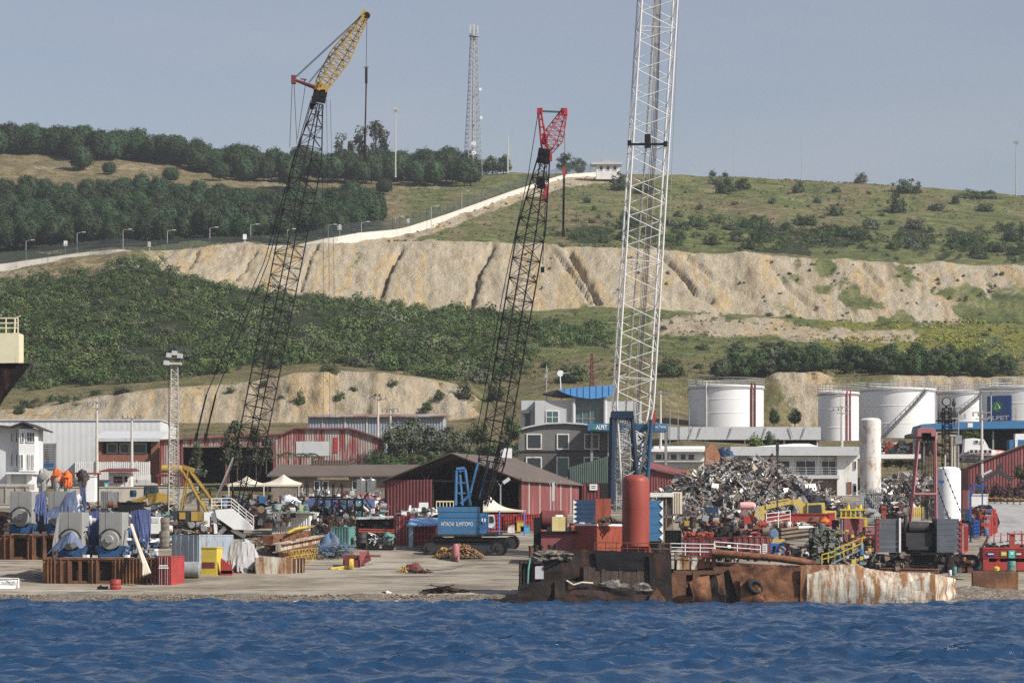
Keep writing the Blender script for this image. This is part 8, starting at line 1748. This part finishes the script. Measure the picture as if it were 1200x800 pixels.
b=MB(); D=349; b.pbox(1164,1169,601,624,D-.4,.3); b.pbox(1165.5,1168,606,614,D-.46,.06); b.build('control_cabinet', m_red, label='red control panel at the right end of the ribbed container', cat='panel')
b=MB(); g=random.Random(94); [b.path([P(1141+k*2,596-2*math.sin(k),352),P(1148+k*2,592,353),P(1156+k,596,354)],.1,5) for k in range(6)]; b.build('hose_pile', m_black, label='black hoses piled on the ribbed red container', cat='hoses')
D=357; b=MB(); b.pbox(1137,1158,579.5,593,D,2); b.pbox(1136.5,1158.5,578.5,579.8,D-.1,2.2); b.build('white_box_tank', m_white, label='white square tank behind the ribbed red container', cat='tank')
b=MB(); b.pbox(1128,1140,574,600,D+4,2.4); b.build('red_cabin', m_redshed, label='dull red box behind the white square tank', cat='box')
D=342; t=thing('blue_gantry_frame','slim blue steel gantry frame standing before the white square tank','frame',P(1146,630,D)); b=MB(); b.pbox(1136.5,1138.5,568,634,D,.2); b.pbox(1136.5,1157,567.5,569.5,D,.25); b.pbox(1150.5,1152,569.5,596,D,.15); b.cyl(P(1138,580,D),P(1146,569,D),.07); b.build('tubes', m_signblue, t)
b=MB(); D=341; b.pbox(1141,1148,609,628,D,1.2); [b.pbox(1140.8,1148.2,611+k*4,612+k*4,D-.08,.08) for k in range(4)]; b.build('blue_crate_stack', m_signblue, label='stack of blue crates at the foot of the blue gantry frame', cat='crates'); drum('blue_drum','blue drum right of the blue crates',1156,619,628,6,345,m_blue)
b=MB(); D=350; b.pbox(1129,1137,596,612,D,2); b.build('navy_box', m_navy, label='navy steel box between white tank and blue frame', cat='box')
# pale road and its barriers
def road_pt(u,v): D=Dat(1190,640-v*50,300,430); return D
rp=[]; 
b=MB()
edge_l=[(1152,0,333),(1160,0,345),(1168,0,358),(1172,0,372),(1168,0,388),(1162,0,402),(1150,0,416)]
edge_r=[(2000,0,333),(2000,0,345),(2000,0,358),(2000,0,372),(1320,0,388),(1250,0,402),(1225,0,416)]
vs=[]
for (a,_,d),(c,_,d2) in zip(edge_l,edge_r):
    for q in range(9): u=a+(c-a)*q/8; vs.append((X(u,d),d,gz_ud(u,d)+.2))
N=9; b.add(vs,[(j*N+i,j*N+i+1,(j+1)*N+i+1,(j+1)*N+i) for j in range(6) for i in range(N-1)]); b.build('road', m_asphalt, None, True, 'pale asphalt road curving up behind the yard','road',None,'structure')
def delineator(px,D,label,group,h=.95):
    z=gz_ud(px,D)+.15; e=thing('delineator_post',label,'delineator',V((X(px,D),D,z)),group); b=MB(); b.cyl((X(px,D),D,z),(X(px,D),D,z+h),.08,.06,7); b.build('post',m_orange,e); b=MB(); b.lathe((X(px,D),D,z),[(.25,0),(.25,.06),(.1,.1)],10); b.build('foot',m_rubber,e)
for k in range(9): delineator(1158+k*7.5,408-k*.6,'orange delineator post at the far edge of the pale road','far delineators of the pale road')
for k in range(6): delineator(1157+k*8,336+k*1.2,'orange delineator post along the near edge of the pale road','near delineators of the pale road',1.1)
b=MB(); 
for k in range(8): d0=408-k*.6; p=V((X(1158+k*7.5,d0),d0,gz_ud(1158+k*7.5,d0)+.95)); d1=408-(k+1)*.6; q=V((X(1165.5+k*7.5,d1),d1,gz_ud(1165.5+k*7.5,d1)+.95)); b.path([p,(p+q)/2-V((0,0,.15)),q],.07,5)
b.build('barrier_chain', m_brightyellow, label='yellow plastic chain strung between the far orange delineators', cat='chain')
b=MB()
for k in range(5): d0=336+k*1.2; p=V((X(1157+k*8,d0),d0,gz_ud(1157+k*8,d0)+1.05)); d1=d0+1.2; q=V((X(1165+k*8,d1),d1,gz_ud(1165+k*8,d1)+1.05)); b.path([p,(p+q)/2-V((0,0,.1)),q],.05,5)
b.build('barrier_tape', m_pink, label='pale tape strung between the near orange delineators', cat='tape')
D=418; t=thing('gable_shed','dark red corrugated gable shed at the right edge','shed',P(1180,590,D)); b=MB()
for k in np.arange(1135,1240,7): b.corr((X(k,D),D),(X(k+7,D),D),Z(600,D),Z(545-(k-1135)*.385,D),.4,.06,Z(545-(k+7-1135)*.385,D))
b.build('gable', m_redshed, t); b=MB(); b.slab([P(1132,546,D-.5),P(1245,502.5,D-.5),P(1245,502.5,D+14),P(1132,546,D+14)],.2); b.build('roof', m_brownroof, t)
b=MB(); b.box(X(1137,D),X(1240,D),D+.3,D+13,Z(600,D),Z(547,D)); b.build('volume', m_maroon, t)
D=409; t=thing('material_handler','dark crane arm of a material handler before the red gable shed','material handler',P(1160,590,D)); b=MB(); b.ppoly([(1150,563),(1152,560),(1166,552),(1172,542),(1176,543),(1172,551),(1185,558),(1188,563),(1184,563),(1170,555),(1153,565)],D,.5); b.build('arm', m_blackgrey, t); b=MB(); b.cyl(P(1152,556,D-.2),P(1162,551,D-.2),.16); b.build('hydraulic_ram', m_lightgrey, t); b=MB(); b.blob(P(1148,562,D),(.5,.4,.7),3,.2); b.pbox(1145,1152,568,600,D,1.2); b.build('base', m_blackgrey, t)
# lifeboat
D=430; t=thing('lifeboat','white enclosed lifeboat with orange roof stripe standing on a dark rack','lifeboat',P(1158,540,D))
def lb(u,v):
    x=-1+2*u; k=(1-abs(x)**4)**.5 if abs(x)<1 else 0; a=math.pi*v
    return V((X(1157,D)+x*3.7, D+1.4-1.3*k*math.cos(a)*1.0 if v<=1 else D, Z(533,D)+1.0*k*math.sin(a)*(1.05 if x<.2 else .85)-.1))
b=MB(); b.sheet(lb,26,12,.06); b.build('canopy', m_orange if False else M('orange white lifeboat roof',(.62,.25,.15),.5,.1,.4,stain=(.72,.7,.68),stain_amt=.62,stain_s=(.5,.5,.5)), t, True)
b=MB(); n=22; vs=[]
for i in range(n+1):
    x=-1+2*i/n; k=max(.02,(1-abs(x)**3.2))**.5
    for j in range(9): a=math.pi*j/8; vs.append((X(1157,D)+x*3.8,D+1.4-1.35*k*math.cos(a),Z(534,D)-1.0*k*math.sin(a)**.8*.9+ (.25*abs(x)**3)))
b.add(vs,[(i*9+j,i*9+j+1,(i+1)*9+j+1,(i+1)*9+j) for i in range(n) for j in range(8)]); b.build('hull', m_whiteclean, t, True)
b=MB(); b.ppoly([(1131,514),(1140,513),(1153,514.5),(1157,521),(1160,528),(1130,530)],D+.3,2.2); wh=b.build('wheelhouse', m_whiteclean, t)
for a,c,y0,y1 in ((1142,1146.5,515.5,519.5),(1148,1153,516,520)): window(wh,a,c,y0,y1,D+.28,m_white,m_glass,1,1,.05)
for k in range(5): window(t,1136+k*5.4,1140.6+k*5.4,526.5,531.5,D+.1,m_white,m_glass,1,1,.06)
b=MB(); [b.pbox(1127+k*7,1128+k*7,533.5,586,D-.1,.2) for k in range(9)]; b.pbox(1126,1190,533.2,534.5,D-.12,.3); b.pbox(1126,1190,539,541,D-.12,3); b.build('cradle', m_blackgrey, label='dark slatted rack under the white lifeboat', cat='rack')
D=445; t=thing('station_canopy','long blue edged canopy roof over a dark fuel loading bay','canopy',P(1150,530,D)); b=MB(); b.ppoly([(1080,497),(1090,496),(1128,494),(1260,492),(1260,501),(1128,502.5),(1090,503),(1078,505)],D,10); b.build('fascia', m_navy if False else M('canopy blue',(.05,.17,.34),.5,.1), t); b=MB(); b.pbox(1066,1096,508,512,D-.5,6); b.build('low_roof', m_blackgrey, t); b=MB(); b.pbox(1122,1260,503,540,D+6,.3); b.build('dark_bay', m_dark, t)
for px in (1070,1082,1094,1128,1163,1198):
    b=MB(); b.pbox(px,px+2,505,545,D+1,.4); b.build('column', m_grey, t)
b=MB(); b.pbox(1134,1140,495.5,500.5,D-.06,.05); b.build('pale_sign', m_whiteclean, t)
clutter('machine_clutter','colourful drums and pumps below the canopy left of the pink gantry',1030,1100,517,533,452,[m_red,m_white,m_orange,m_grey,m_teal,m_lightgrey,m_blackgrey],110,95,4,.3,1.1)
D=436; t=thing('tank_truck','blue and white box truck behind the lifeboat at the right edge','truck',P(1195,535,D)); b=MB(); b.pbox(1183,1204,515,528,D,2.4); b.build('blue_box', m_blue, t); b=MB(); b.pbox(1189.5,1192.5,513,529,D-.1,.2); b.pbox(1190,1206,508,515,D+.4,1.6); b.build('white_post', m_whiteclean, t); b=MB(); b.pbox(1194,1210,523,531,D-.2,2); b.build('orange_body', m_orange, t); b=MB(); b.pbox(1183,1210,529,545,D,2.3); b.build('chassis', m_blackgrey, t)
# heavy crane tracks and stand on the slope
for o in bpy.data.objects:
    if o.name=='heavy_crane': hc=o
D=322; crawler(hc,(X(735,D),D-3.5,gz(X(735,D),D-3.5)-.05),9.5,1.7,1.3,0,m_black); crawler(hc,(X(735,D),D+3.2,gz(X(735,D),D+3.2)-.2),9.5,1.7,1.3,0,m_black)
b=MB(); b.pbox(712,765,640,655,D-2,4); b.build('carbody', m_blackgrey, hc)

for k,(a,c,y,lb) in enumerate(((1030,1100,667,'long rusty beam lying under the right crane at the hulk edge'),(1052,1125,664,'thin dark beam lying above the long rusty one under the right crane'))): beam('steel_beam',lb,P(a,y,304+k*4),P(c,y+1.5,305+k*4),.5,.4,m_rust if k==0 else m_rustdark)
clutter('deck_clutter','dark cribbing and greasy bits under the right crane',1016,1064,650,668,304,[m_black,m_rustdark,m_blackgrey,m_wood],60,97,3,.3,.9)
clutter('deck_clutter','dark fittings under the right end of the right crane',1092,1136,652,668,306,[m_black,m_rustdark,m_blackgrey,m_rust],50,98,3,.3,.9)

m_rusttrans = M('plating half rusted through',(.50,.45,.36),.8,.25,.6,stain=(.24,.105,.045),stain_amt=.78,stain_s=(1.1,1.1,.3),bump=.4)
for o in bpy.data.objects:
    if o.name=='ship_hulk': t=o
pl('stained_plating',m_rusttrans,[(938,662),(972,661.6)],[(938,711.5),(966,711.5)],D0-.62,dent=.15,seed=24,nx=14,nz=10,jag=.3)
DK=[m_black,m_blackgrey,m_rustdark,m_rust,m_grey,m_wood]
clutter('machine_clutter','oily dark parts filling the gap between the two front generators',100,120,612,652,309,DK,70,101,2,.15,.5)
clutter('machine_clutter','blue and grey engine parts on the right end of the front cradle',142,184,630,652,306.5,[m_bluebase,m_grey,m_lightgrey,m_black,m_bluebase,m_white],70,102,3,.15,.55)
clutter('machine_clutter','dark fittings crowded behind the teal bin and oil drum',366,450,604,622,352,DK+[m_teal],120,103,3,.2,.8)
clutter('machine_clutter','brown and grey stores left of the open shed between hall and rack',345,450,588,602,372,DK+[m_white,m_lightgrey,m_redshed],140,104,4,.2,.8)
clutter('machine_clutter','dark stores crowded under the white canopy roof',420,458,612,632,340,DK,60,105,2,.2,.6)
clutter('machine_clutter','small bits scattered around the beam stack and grey covered load',296,345,630,652,330,DK+[m_rust2],70,106,6,.2,.7)
clutter('deck_clutter','small rusty fittings crowded on the deck behind the pipe',840,950,640,656,290,DK+[m_rust2,m_white],110,107,3,.1,.5)
clutter('deck_clutter','dark machinery bits between ship engine and red container',972,1020,622,650,300,DK+[m_yellow],70,108,4,.2,.6)
clutter('machine_clutter','red and grey bits behind the maroon deck blocks',800,900,612,626,325,DK+[m_red,m_orange],120,109,8,.2,.8)
clutter('machine_clutter','mixed dark bits right of the upright white tank',1126,1160,596,622,346,DK+[m_red,m_blue],60,110,4,.2,.7)
